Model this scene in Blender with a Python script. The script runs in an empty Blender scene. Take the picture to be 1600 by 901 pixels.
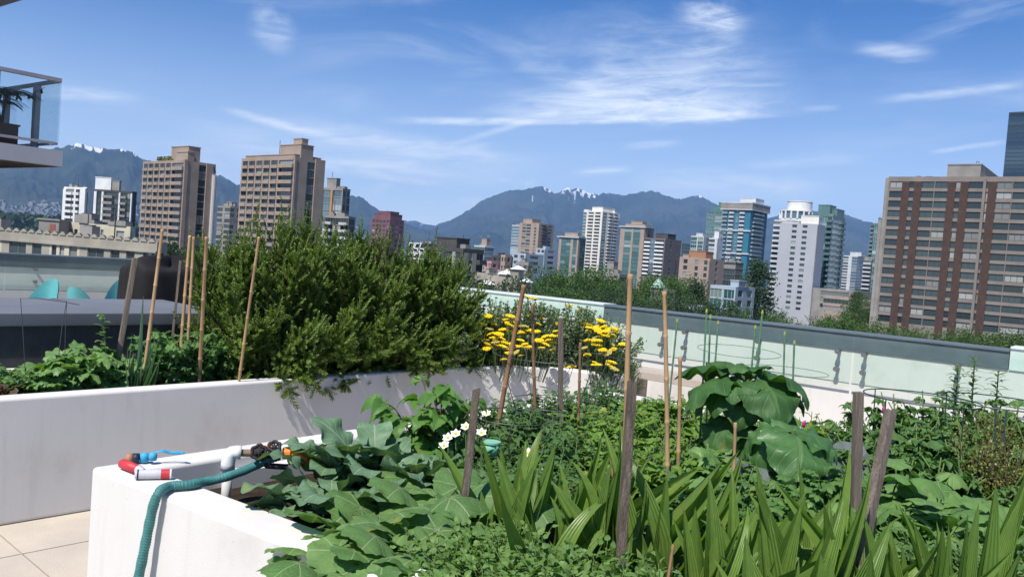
import bpy, math, random
import numpy as np
from mathutils import Matrix, Vector
rng = np.random.default_rng(7)
random.seed(7)
SC = bpy.context.scene
COL = SC.collection
R_ = math.radians

# ------------------------------------------------------------------ camera
FPX = 1300.0
EYE = 1.6
PITCH, ROLL = R_(2.2), math.atan(0.075)
fw = np.array([0, math.cos(PITCH), -math.sin(PITCH)])
u0 = np.array([0, math.sin(PITCH), math.cos(PITCH)])
r0 = np.array([1.0, 0, 0])
CR = math.cos(ROLL) * r0 + math.sin(ROLL) * u0
CU = -math.sin(ROLL) * r0 + math.cos(ROLL) * u0
CAMP = np.array([0, 0, EYE])
cd = bpy.data.cameras.new('camera')
cd.sensor_width = 36.0
cd.lens = 36.0 * FPX / 1600.0
cd.clip_start = 0.1
cd.clip_end = 60000
cam = bpy.data.objects.new('camera', cd)
COL.objects.link(cam)
cam.matrix_world = Matrix(((CR[0], CU[0], -fw[0], 0), (CR[1], CU[1], -fw[1], 0), (CR[2], CU[2], -fw[2], EYE), (0, 0, 0, 1)))
SC.camera = cam

# survey helpers: turn a bearing seen in the photograph into a place at a known depth or height
def ray(x, y):
    return CR * (x - 800) / FPX - CU * (y - 450.5) / FPX + fw
def P(x, y, Y):
    d = ray(x, y)
    return CAMP + d * (Y / d[1])
def Pz(x, y, z):
    d = ray(x, y)
    return CAMP + d * (z - EYE) / d[2]
def azel(x, y):
    d = ray(x, y)
    return math.atan2(d[0], d[1]), math.atan2(d[2], math.hypot(d[0], d[1]))

UA, VA = R_(50), R_(-38)
U = np.array([math.cos(UA), math.sin(UA), 0])
V = np.array([math.cos(VA), math.sin(VA), 0])
Zv = np.array([0, 0, 1.0])

# ------------------------------------------------------------------ light
SUN_AZ = R_(240)          # direction towards the sun in the ground plane
SUN_EL = R_(56)
sv = np.array([math.cos(SUN_AZ) * math.cos(SUN_EL), math.sin(SUN_AZ) * math.cos(SUN_EL), math.sin(SUN_EL)])
ld = bpy.data.lights.new('sun', 'SUN')
ld.energy = 4.85
ld.angle = R_(0.53)
ld.color = (1.0, 0.94, 0.86)
sun = bpy.data.objects.new('sun', ld)
COL.objects.link(sun)
sun.rotation_euler = Vector(sv).to_track_quat('Z', 'Y').to_euler()
sun.location = (0, 0, 40)

SC.view_settings.view_transform = 'Standard'
SC.view_settings.look = 'None'
SC.view_settings.exposure = 0.48
SC.view_settings.gamma = 1.0
SC.view_settings.use_curve_mapping = False
SC.cycles.max_bounces = 6
SC.cycles.diffuse_bounces = 3
SC.cycles.glossy_bounces = 3
SC.cycles.transmission_bounces = 4
SC.cycles.transparent_max_bounces = 10
SC.cycles.volume_bounces = 0
SC.cycles.sample_clamp_indirect = 6

# node helper
class NT:
    def __init__(s, tree):
        s.t = tree
        s.n = tree.nodes
        s.l = tree.links
    def node(s, typ, **kw):
        n = s.n.new(typ)
        for k, v in kw.items():
            if k.startswith('i_'):
                key = k[2:]
                key = int(key) if key.isdigit() else key.replace('_', ' ')
                s.put(n.inputs[key], v)
            else:
                setattr(n, k, v)
        return n
    def put(s, sock, v):
        if isinstance(v, bpy.types.NodeSocket):
            s.l.new(v, sock)
        else:
            sock.default_value = v
    def m(s, op, a, b=0.0, c=0.0, clamp=False):
        n = s.n.new('ShaderNodeMath')
        n.operation = op
        n.use_clamp = clamp
        s.put(n.inputs[0], a); s.put(n.inputs[1], b); s.put(n.inputs[2], c)
        return n.outputs[0]
    def noise(s, vec, scale, detail=3.0, rough=0.5, dist=0.0, dim='3D'):
        n = s.n.new('ShaderNodeTexNoise')
        n.noise_dimensions = dim
        if vec is not None: s.put(n.inputs['Vector'], vec)
        n.inputs['Scale'].default_value = scale
        n.inputs['Detail'].default_value = detail
        n.inputs['Roughness'].default_value = rough
        n.inputs['Distortion'].default_value = dist
        return n.outputs['Fac']
    def mr(s, v, a, b, c=0.0, d=1.0, smooth=True):
        n = s.n.new('ShaderNodeMapRange')
        n.interpolation_type = 'SMOOTHSTEP' if smooth else 'LINEAR'
        s.put(n.inputs[0], v)
        n.inputs[1].default_value = a; n.inputs[2].default_value = b
        n.inputs[3].default_value = c; n.inputs[4].default_value = d
        return n.outputs[0]
    def mix(s, f, a, b, mode='MIX'):
        n = s.n.new('ShaderNodeMix')
        n.data_type = 'RGBA'; n.blend_type = mode
        s.put(n.inputs[0], f)
        for k, v in ((6, a), (7, b)):
            if isinstance(v, (tuple, list)): v = (*v[:3], 1.0)
            s.put(n.inputs[k], v)
        return n.outputs[2]

world = bpy.data.worlds.new('World')
SC.world = world
world.use_nodes = True
w = NT(world.node_tree)
w.n.clear()
sky = w.node('ShaderNodeTexSky', sky_type='NISHITA', sun_disc=False)
sky.sun_elevation = SUN_EL
sky.sun_rotation = math.atan2(sv[0], sv[1]) % (2 * math.pi)
sky.air_density = 1.0; sky.dust_density = 0.6; sky.ozone_density = 1.6
tc = w.node('ShaderNodeTexCoord')
sep = w.node('ShaderNodeSeparateXYZ')
w.l.new(tc.outputs['Generated'], sep.inputs[0])
X, Yc, Z = sep.outputs
AZ = w.m('ARCTAN2', X, Yc)
EL = w.m('ARCTAN2', Z, w.m('SQRT', w.m('ADD', w.m('MULTIPLY', X, X), w.m('MULTIPLY', Yc, Yc))))
def comb(a, b, c=0.0):
    n = w.n.new('ShaderNodeCombineXYZ')
    w.put(n.inputs[0], a); w.put(n.inputs[1], b); w.put(n.inputs[2], c)
    return n.outputs[0]
# high thin cirrus: wind-drawn streaks tilted a little, denser to the north-east
ct, st_ = math.cos(R_(4)), math.sin(R_(4))
A2 = w.m('ADD', w.m('MULTIPLY', AZ, ct), w.m('MULTIPLY', EL, st_))
E2 = w.m('SUBTRACT', w.m('MULTIPLY', EL, ct), w.m('MULTIPLY', AZ, st_))
base = comb(w.m('MULTIPLY', A2, 2.2), w.m('MULTIPLY', E2, 11.0))
n1 = w.noise(base, 1.6, 9, 0.62, 0.9)
n2 = w.noise(comb(w.m('MULTIPLY', A2, 1.3), w.m('MULTIPLY', E2, 3.2), 4.2), 1.7, 3, 0.5)
wisp = w.m('MULTIPLY', w.mr(n1, 0.44, 0.76), w.mr(n2, 0.36, 0.62))
total = w.m('MULTIPLY', wisp, 0.30)
# band of cirrus mass where the photograph has it, and named long streaks
wob = w.m('SUBTRACT', w.noise(comb(w.m('MULTIPLY', AZ, 5), w.m('MULTIPLY', EL, 14), 1.7), 1.4, 6, 0.6, 0.5), 0.5)
fine = w.noise(comb(w.m('MULTIPLY', A2, 9), w.m('MULTIPLY', E2, 60), 2.0), 1.2, 8, 0.68, 1.0)
def streak(x0, y0, x1, y1, width, amp, bend=0.0, wobble=0.5, soft=0.2):
    a0, e0 = azel(x0, y0); a1, e1 = azel(x1, y1)
    L = math.hypot(a1 - a0, e1 - e0)
    dx, dy = (a1 - a0) / L, (e1 - e0) / L
    wd = width / FPX
    ra = w.m('SUBTRACT', AZ, a0); re = w.m('SUBTRACT', EL, e0)
    s = w.m('DIVIDE', w.m('ADD', w.m('MULTIPLY', ra, dx), w.m('MULTIPLY', re, dy)), L)
    q = w.m('SUBTRACT', w.m('MULTIPLY', re, dx), w.m('MULTIPLY', ra, dy))
    q = w.m('ADD', q, w.m('MULTIPLY', wob, wd * 2.2 * wobble))
    if bend:
        q = w.m('ADD', q, w.m('MULTIPLY', w.m('MULTIPLY', s, w.m('SUBTRACT', 1.0, s)), bend))
    qq = w.m('DIVIDE', w.m('ABSOLUTE', q), wd)
    prof = w.mr(qq, 0.0, 1.0, 1.0, 0.0)
    ends = w.m('MULTIPLY', w.mr(s, 0.0, soft), w.mr(s, 1.0 - soft, 1.0, 1.0, 0.0))
    tex = w.mr(fine, 0.30, 0.72, 0.25, 1.0)
    return w.m('MULTIPLY', w.m('MULTIPLY', prof, ends), w.m('MULTIPLY', tex, min(.85, amp * 1.35)))
for args in [
    (560, 187, 1290, 173, 9, 0.85, 0.0, 0.35, 0.22), (720, 158, 1300, 150, 40, 0.50, 0.0, 1.0, 0.35), (820, 130, 1290, 110, 60, 0.32, 0.0, 1.3, 0.4), (700, 176, 1280, 166, 18, 0.45, 0.0, 0.6, 0.3), (740, 60, 1000, 150, 26, 0.22, 0, 1.3, 0.4),
    (820, 110, 1260, 60, 70, 0.26, 0, 1.2, 0.4), (1050, 20, 1180, 50, 26, 0.45, 0, 1.3, 0.4),
    (1320, 76, 1480, 82, 17, 0.36, 0, 1.2, 0.4), (1350, 160, 1640, 128, 10, 0.36, 0, 0.7, 0.3),
    (1440, 240, 1590, 218, 6, 0.42, 0, 0.5, 0.3), (330, 165, 560, 225, 10, 0.55, 0, 0.7, 0.3),
    (360, 176, 900, 268, 26, 0.50, 0, 0.8, 0.3), (430, 240, 860, 292, 26, 0.40, 0, 1.0, 0.3), (520, 265, 700, 290, 9, 0.50, 0, 0.6, 0.3),
    (660, 238, 860, 180, 8, 0.40, 0, 0.6, 0.3), (240, 215, 720, 262, 46, 0.40, 0, 1.0, 0.3),
    (20, 130, 240, 158, 16, 0.45, 0, 0.8, 0.35), (880, 272, 1000, 262, 10, 0.55, 0, 0.8, 0.4),
    (960, 228, 1080, 222, 10, 0.45, 0, 1, 0.4), (1120, 260, 1380, 246, 12, 0.35, 0, 1.0, 0.4),
    (380, 20, 470, 70, 26, 0.35, 0, 1.4, 0.4), (1240, 172, 1320, 168, 8, 0.35, 0, 1, 0.4),
    (-100, 235, 560, 305, 60, 0.40, 0, 1.0, 0.3), (960, 290, 1330, 300, 40, 0.45, 0, 1.0, 0.3)]:
    total = w.m('ADD', total, streak(*args))
# low cumulus puffs along the skyline
cum = w.noise(comb(w.m('MULTIPLY', AZ, 9), w.m('MULTIPLY', EL, 20), 6.0), 2.6, 6, 0.55)
lowc = w.m('MULTIPLY', w.mr(cum, 0.50, 0.66), w.m('MULTIPLY', w.mr(EL, 0.02, 0.05), w.mr(EL, 0.075, 0.115, 1.0, 0.0)))
bandx = w.m('MULTIPLY', w.mr(AZ, -0.20, -0.13), w.mr(AZ, -0.02, 0.06, 1.0, 0.0))
total = w.m('ADD', total, w.m('MULTIPLY', w.m('MULTIPLY', lowc, bandx), 0.7))
# milky veil near the horizon
veil = w.m('MULTIPLY', w.m('POWER', w.mr(EL, -0.04, 0.34, 1.0, 0.0, False), 2.0), 0.92)
total = w.m('MINIMUM', total, 0.92)
tint = w.mix(1.0, sky.outputs[0], (0.18, 0.54, 1.0), 'MULTIPLY')
col = w.mix(total, w.mix(veil, tint, (12.6, 13.6, 14.4)), (9.2, 9.9, 10.6))
bg = w.node('ShaderNodeBackground')
w.l.new(col, bg.inputs[0])
bg.inputs[1].default_value = 0.085
wo = w.node('ShaderNodeOutputWorld')
w.l.new(bg.outputs[0], wo.inputs[0])

# ------------------------------------------------------------------ materials
MATS = {}
def mat(name, c1, c2=None, rough=0.8, spec=0.3, scale=3.0, bump=0.0, bscale=40.0, metal=0.0, var=None, detail=4.0, objrnd=0.0, stretch=None):
    if name in MATS: return MATS[name]
    m = bpy.data.materials.new(name)
    m.use_nodes = True
    t = NT(m.node_tree)
    b = t.n['Principled BSDF']
    b.inputs['Roughness'].default_value = rough
    b.inputs['Metallic'].default_value = metal
    b.inputs['Specular IOR Level'].default_value = spec
    co = t.node('ShaderNodeTexCoord').outputs['Object']
    if stretch:
        mp = t.node('ShaderNodeMapping'); t.l.new(co, mp.inputs[0]); mp.inputs['Scale'].default_value = stretch
        co = mp.outputs[0]
    if c2 is None: c2 = tuple(c * 0.8 for c in c1)
    f = t.mr(t.noise(co, scale, detail, 0.6), 0.3, 0.7)
    c = t.mix(f, c1, c2)
    if objrnd:
        oi = t.node('ShaderNodeObjectInfo').outputs['Random']
        c = t.mix(t.m('MULTIPLY', oi, objrnd), c, (0.02, 0.02, 0.02))
    t.put(b.inputs['Base Color'], c)
    if bump:
        bn = t.node('ShaderNodeBump')
        bn.inputs['Strength'].default_value = bump
        bn.inputs['Distance'].default_value = 0.01
        t.put(bn.inputs['Height'], t.noise(co, bscale, 4, 0.6))
        t.put(b.inputs['Normal'], bn.outputs[0])
    MATS[name] = m
    return m

def leafmat(name, ca, cb, vein=(0.25, 0.32, 0.12), kind='pinnate', rough=0.45, trans=0.30, veins=7, vw=0.5, spec=0.35, third=None):
    """leaf: colour varies from leaf to leaf, paler veins drawn along the leaf's own UVs, light passes through the blade"""
    if name in MATS: return MATS[name]
    m = bpy.data.materials.new(name)
    m.use_nodes = True
    t = NT(m.node_tree)
    b = t.n['Principled BSDF']
    uv = t.node('ShaderNodeSeparateXYZ')
    t.l.new(t.node('ShaderNodeUVMap').outputs[0], uv.inputs[0])
    ux, uy = uv.outputs[0], uv.outputs[1]
    at = t.node('ShaderNodeAttribute', attribute_name='rnd').outputs['Fac']
    co = t.node('ShaderNodeTexCoord').outputs['Object']
    nz = t.noise(co, 22, 4, 0.6)
    ca = tuple(min(1, q * 1.14) for q in ca); cb = tuple(min(1, q * 1.14) for q in cb)
    c = t.mix(at, ca, cb)
    if third: c = t.mix(t.mr(at, 0.86, 0.95), c, third)
    c = t.mix(t.mr(nz, 0.35, 0.7, 0.0, 0.35), c, tuple(x * 0.6 for x in ca))
    # ageing: yellowed and brown blotches on some leaves
    bl = t.m('MULTIPLY', t.mr(t.noise(co, 13, 3, 0.55), 0.60, 0.70), t.mr(t.m('FRACT', t.m('MULTIPLY', at, 7.3)), 0.55, 0.80))
    c = t.mix(t.m('MULTIPLY', bl, 0.55), c, (0.24, 0.22, 0.05))
    br = t.m('MULTIPLY', t.mr(t.noise(co, 31, 2, 0.5), 0.68, 0.72), t.mr(t.m('FRACT', t.m('MULTIPLY', at, 5.1)), 0.6, 0.8))
    c = t.mix(t.m('MULTIPLY', br, 0.8), c, (0.12, 0.08, 0.03))
    if kind == 'pinnate':      # ux 0..1 across, uy 0..1 along
        ax = t.m('ABSOLUTE', t.m('SUBTRACT', ux, 0.5))
        mid = t.mr(ax, 0.012, 0.045, 1.0, 0.0)
        fr = t.m('FRACT', t.m('MULTIPLY', t.m('SUBTRACT', uy, t.m('MULTIPLY', ax, 0.9)), veins))
        sd = t.mr(t.m('ABSOLUTE', t.m('SUBTRACT', fr, 0.5)), 0.03, 0.12, 1.0, 0.0)
        vv = t.m('MAXIMUM', mid, t.m('MULTIPLY', sd, 0.6))
    elif kind == 'palmate':    # ux angle, uy radius
        fr = t.m('FRACT', t.m('ADD', t.m('MULTIPLY', ux, veins), 0.5))
        d = t.m('MULTIPLY', t.m('ABSOLUTE', t.m('SUBTRACT', fr, 0.5)), t.m('MAXIMUM', uy, 0.05))
        v1 = t.mr(d, 0.012, 0.04, 1.0, 0.0)
        dd = t.m('ABSOLUTE', t.m('SUBTRACT', fr, 0.5))
        f2 = t.m('FRACT', t.m('MULTIPLY', t.m('SUBTRACT', uy, t.m('MULTIPLY', dd, 0.6)), 5.0))
        v2 = t.mr(t.m('ABSOLUTE', t.m('SUBTRACT', f2, 0.5)), 0.02, 0.10, 1.0, 0.0)
        vv = t.m('MAXIMUM', v1, t.m('MULTIPLY', v2, 0.45))
    else:                      # strap: parallel ribs
        fr = t.m('FRACT', t.m('MULTIPLY', ux, veins))
        vv = t.mr(t.m('ABSOLUTE', t.m('SUBTRACT', fr, 0.5)), 0.0, 0.5, 0.0, 1.0, False)
    c = t.mix(t.m('MULTIPLY', vv, vw), c, vein)
    t.put(b.inputs['Base Color'], c)
    b.inputs['Roughness'].default_value = rough
    b.inputs['Specular IOR Level'].default_value = spec
    bn = t.node('ShaderNodeBump')
    bn.inputs['Strength'].default_value = 0.45
    bn.inputs['Distance'].default_value = 0.006
    t.put(bn.inputs['Height'], t.m('SUBTRACT', t.m('MULTIPLY', nz, 0.8), t.m('MULTIPLY', vv, 0.8)))
    t.put(b.inputs['Normal'], bn.outputs[0])
    tr = t.node('ShaderNodeBsdfTranslucent')
    t.put(tr.inputs[0], t.mix(1.0, c, (1.5, 1.75, 0.5), 'MULTIPLY'))
    ms = t.node('ShaderNodeMixShader')
    ms.inputs[0].default_value = trans
    t.l.new(b.outputs[0], ms.inputs[1]); t.l.new(tr.outputs[0], ms.inputs[2])
    t.l.new(ms.outputs[0], t.n['Material Output'].inputs[0])
    MATS[name] = m
    return m

def glassmat(name, tint=(0.75, 0.88, 0.84), refl=0.10):
    if name in MATS: return MATS[name]
    m = bpy.data.materials.new(name); m.use_nodes = True
    t = NT(m.node_tree); t.n.remove(t.n['Principled BSDF'])
    tr = t.node('ShaderNodeBsdfTransparent'); tr.inputs[0].default_value = (*tint, 1)
    gl = t.node('ShaderNodeBsdfGlossy'); gl.inputs['Roughness'].default_value = 0.02
    fr = t.node('ShaderNodeFresnel'); fr.inputs[0].default_value = 1.35
    bf = t.node('ShaderNodeNewGeometry').outputs['Backfacing']
    f = t.m('MULTIPLY', t.m('MULTIPLY', fr.outputs[0], 0.8), t.m('SUBTRACT', 1.0, bf))
    ms = t.node('ShaderNodeMixShader')
    t.put(ms.inputs[0], f)
    t.l.new(tr.outputs[0], ms.inputs[1]); t.l.new(gl.outputs[0], ms.inputs[2])
    t.l.new(ms.outputs[0], t.n['Material Output'].inputs[0])
    MATS[name] = m
    return m

def panemat(name, dark=(0.02, 0.03, 0.035), mid=(0.05, 0.075, 0.08), blind=(0.33, 0.34, 0.32), pb=0.74, spec=0.45):
    """window glass of a far building: each window differs, some have blinds drawn"""
    if name in MATS: return MATS[name]
    m = bpy.data.materials.new(name); m.use_nodes = True
    t = NT(m.node_tree); b = t.n['Principled BSDF']
    oi = t.node('ShaderNodeObjectInfo').outputs['Random']
    isl = t.node('ShaderNodeNewGeometry').outputs['Random Per Island']
    r = t.m('FRACT', t.m('ADD', t.m('MULTIPLY', oi, 7.31), t.m('MULTIPLY', isl, 3.77)))
    r2 = t.m('FRACT', t.m('MULTIPLY', r, 13.7))
    c = t.mix(r2, dark, mid)
    c = t.mix(t.mr(r, pb, pb + 0.02), c, t.mix(r2, blind, tuple(x * 0.45 for x in blind)))
    t.put(b.inputs['Base Color'], c)
    b.inputs['Roughness'].default_value = 0.12
    b.inputs['Specular IOR Level'].default_value = spec
    MATS[name] = m
    return m

# ------------------------------------------------------------------ mesh builder
class MB:
    def __init__(s):
        s.V = []; s.L = []; s.S = []; s.M = []; s.UV = []; s.R = []; s.n = 0
    def add(s, verts, loops, sizes, m=0, uv=None, rnd=0.5):
        verts = np.asarray(verts, float).reshape(-1, 3)
        k = len(verts)
        s.V.append(verts); s.L.append(np.asarray(loops, np.int64) + s.n)
        sizes = np.asarray(sizes, np.int64)
        s.S.append(sizes); s.M.append(np.full(len(sizes), m, np.int64) if np.isscalar(m) else np.asarray(m))
        s.UV.append(np.zeros((k, 2)) if uv is None else np.asarray(uv, float))
        s.R.append(np.full(k, rnd, float) if np.isscalar(rnd) else np.asarray(rnd, float))
        s.n += k
    def inst(s, T, Rm, loc, rnd=None, m=0):
        """copies of template T=(verts, loops, sizes, uv) under rotation-scale matrices Rm (k,3,3) and offsets loc (k,3)"""
        Vt, Lt, St, UVt = T
        Rm = np.asarray(Rm); loc = np.asarray(loc); k = len(loc); n = len(Vt)
        if k == 0: return
        W = np.einsum('kij,nj->kni', Rm, Vt) + loc[:, None, :]
        L = (Lt[None, :] + (np.arange(k) * n)[:, None]).ravel()
        rnd = rng.random(k) if rnd is None else rnd
        s.add(W.reshape(-1, 3), L, np.tile(St, k), m, np.tile(UVt, (k, 1)), np.repeat(rnd, n))
    def box(s, a, b, m=0, rot=0.0, at=(0, 0, 0)):
        x0, y0, z0 = a; x1, y1, z1 = b
        v = np.array([[x0, y0, z0], [x1, y0, z0], [x1, y1, z0], [x0, y1, z0], [x0, y0, z1], [x1, y0, z1], [x1, y1, z1], [x0, y1, z1]], float)
        if rot:
            c, q = math.cos(rot), math.sin(rot)
            v = np.stack([v[:, 0] * c - v[:, 1] * q, v[:, 0] * q + v[:, 1] * c, v[:, 2]], 1)
        v = v + np.array(at)
        s.add(v, [0, 3, 2, 1, 4, 5, 6, 7, 0, 1, 5, 4, 1, 2, 6, 5, 2, 3, 7, 6, 3, 0, 4, 7], [4] * 6, m, rnd=rng.random())
    def obox(s, o, ax, ay, az, m=0):
        """box from corner o with edge vectors ax, ay, az"""
        o, ax, ay, az = map(lambda q: np.asarray(q, float), (o, ax, ay, az))
        v = [o, o + ax, o + ax + ay, o + ay, o + az, o + ax + az, o + ax + ay + az, o + ay + az]
        s.add(v, [0, 3, 2, 1, 4, 5, 6, 7, 0, 1, 5, 4, 1, 2, 6, 5, 2, 3, 7, 6, 3, 0, 4, 7], [4] * 6, m, rnd=rng.random())
    def prism(s, poly, z0, z1, m=0):
        poly = np.asarray(poly, float); n = len(poly)
        lo = np.c_[poly[:, :2], np.full(n, z0)]; hi = np.c_[poly[:, :2], np.full(n, z1)]
        L = list(range(n))[::-1] + [n + i for i in range(n)]; S = [n, n]
        for i in range(n):
            j = (i + 1) % n
            L += [i, j, n + j, n + i]; S.append(4)
        s.add(np.r_[lo, hi], L, S, m)
    def tube(s, pts, rad, seg=6, m=0, rnd=0.5, caps=True):
        pts = np.asarray(pts, float); n = len(pts)
        rad = np.full(n, rad, float) if np.isscalar(rad) else np.asarray(rad, float)
        tg = np.gradient(pts, axis=0); tg /= np.linalg.norm(tg, axis=1)[:, None] + 1e-12
        ref = np.array([0, 0, 1.0]) if abs(tg[0][2]) < 0.9 else np.array([1.0, 0, 0])
        a = np.cross(tg[0], ref); a /= np.linalg.norm(a)
        th = np.arange(seg) * 2 * math.pi / seg
        out = []; vs = []
        for i in range(n):
            a = a - tg[i] * (a @ tg[i]); a /= np.linalg.norm(a) + 1e-12
            b = np.cross(tg[i], a)
            out.append(pts[i] + rad[i] * (np.cos(th)[:, None] * a + np.sin(th)[:, None] * b))
            vs += [(q / seg, i / (n - 1)) for q in range(seg)]
        L = []; S = []
        for i in range(n - 1):
            for q in range(seg):
                r = (q + 1) % seg
                L += [i * seg + q, i * seg + r, (i + 1) * seg + r, (i + 1) * seg + q]; S.append(4)
        if caps:
            L += list(range(seg))[::-1]; S.append(seg)
            L += [(n - 1) * seg + q for q in range(seg)]; S.append(seg)
        s.add(np.concatenate(out), L, S, m, vs, rnd)
    def cone(s, c, r0, r1, z0, z1, seg=24, m=0):
        s.tube([[c[0], c[1], z0], [c[0], c[1], z1]], [r0, r1], seg, m)
    def build(s, name, mats, parent=None, smooth=False):
        me = bpy.data.meshes.new(name)
        if s.n:
            Vv = np.concatenate(s.V); L = np.concatenate(s.L); S = np.concatenate(s.S); M = np.concatenate(s.M)
            UV = np.concatenate(s.UV); Rn = np.concatenate(s.R)
            me.vertices.add(len(Vv)); me.vertices.foreach_set('co', Vv.ravel())
            me.loops.add(len(L)); me.loops.foreach_set('vertex_index', L.astype(np.int32))
            me.polygons.add(len(S))
            me.polygons.foreach_set('loop_start', np.r_[0, np.cumsum(S)[:-1]].astype(np.int32))
            me.polygons.foreach_set('material_index', M.astype(np.int32))
            me.polygons.foreach_set('use_smooth', np.full(len(S), smooth))
            me.update(calc_edges=True)
            ul = me.uv_layers.new(name='UVMap'); ul.data.foreach_set('uv', UV[L].ravel())
            at = me.attributes.new('rnd', 'FLOAT', 'POINT'); at.data.foreach_set('value', Rn)
        for m_ in (mats if isinstance(mats, (list, tuple)) else [mats]): me.materials.append(m_)
        o = bpy.data.objects.new(name, me)
        COL.objects.link(o)
        if parent is not None: o.parent = parent
        return o

def tag(o, label=None, cat=None, group=None, kind=None):
    if label: o['label'] = label
    if cat: o['category'] = cat
    if group: o['group'] = group
    if kind: o['kind'] = kind
    return o
def thing(name, label, cat, loc=(0, 0, 0), rz=0.0, group=None):
    o = bpy.data.objects.new(name, None)
    COL.objects.link(o)
    o.location = tuple(float(q) for q in loc); o.rotation_euler = (0, 0, rz)
    o.empty_display_size = 0.1
    return tag(o, label, cat, group)
def struct(o): return tag(o, kind='structure')
def dup(root, loc, rz=0.0, scale=1.0, label=None, group=None):
    r = root.copy(); COL.objects.link(r)
    r.location = tuple(float(q) for q in loc); r.rotation_euler = (0, 0, rz)
    r.scale = (scale,) * 3 if np.isscalar(scale) else scale
    if label: r['label'] = label
    if group: r['group'] = group
    for ch in KIDS.get(root.name, []) or list(root.children):
        c = ch.copy(); COL.objects.link(c); c.parent = r
    return r
KIDS = {}
# ------------------------------------------------------------------ terrain, water, far shore
m_ground = mat('city_ground', (0.10, 0.11, 0.09), (0.05, 0.06, 0.05), 0.95, 0.1, 0.02)
GZ = -30.0
g = MB()
g.add([[-16900, -500, GZ], [16900, -500, GZ], [16900, 19400, GZ], [-16900, 19400, GZ]], [0, 1, 2, 3], [4])
struct(g.build('ground', m_ground))
m_water = mat('sea_water', (0.02, 0.04, 0.05), (0.03, 0.05, 0.06), 0.15, 0.5, 0.01, 0.6, 0.2)
g = MB()
g.add([[-9000, 2200, GZ + 0.5], [12000, 2200, GZ + 0.5], [12000, 6900, GZ + 0.5], [-9000, 6900, GZ + 0.5]], [0, 1, 2, 3], [4])
struct(g.build('water', m_water))

def fbm(x, y, octaves=6, seed=0):
    """value noise, vectorised"""
    r = np.random.default_rng(seed)
    tab = r.random((256, 256))
    out = np.zeros_like(x); amp = 0.5; tot = 0
    for o in range(octaves):
        xi = np.floor(x).astype(int); yi = np.floor(y).astype(int)
        fx = x - xi; fy = y - yi
        fx = fx * fx * (3 - 2 * fx); fy = fy * fy * (3 - 2 * fy)
        a = tab[xi & 255, yi & 255]; b = tab[(xi + 1) & 255, yi & 255]
        c = tab[xi & 255, (yi + 1) & 255]; d = tab[(xi + 1) & 255, (yi + 1) & 255]
        out += amp * ((a * (1 - fx) + b * fx) * (1 - fy) + (c * (1 - fx) + d * fx) * fy)
        tot += amp; amp *= 0.5; x = x * 2.03 + 11.3; y = y * 2.03 + 7.7
    return out / tot

m_mtn = bpy.data.materials.new('mountain_forest'); m_mtn.use_nodes = True
t = NT(m_mtn.node_tree); b = t.n['Principled BSDF']
co = t.node('ShaderNodeTexCoord').outputs['Object']
sn = t.node('ShaderNodeAttribute', attribute_name='rnd').outputs['Fac']
c = t.mix(t.mr(t.noise(co, 0.0016, 6, 0.65), 0.35, 0.65), (0.022, 0.034, 0.028), (0.048, 0.060, 0.045))
c = t.mix(t.mr(t.noise(co, 0.006, 5, 0.7), 0.58, 0.72, 0, 0.5), c, (0.09, 0.085, 0.08))
c = t.mix(t.mr(sn, 0.45, 0.75), c, (0.62, 0.64, 0.68))
t.put(b.inputs['Base Color'], c); b.inputs['Roughness'].default_value = 1.0
b.inputs['Specular IOR Level'].default_value = 0.05

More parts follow.
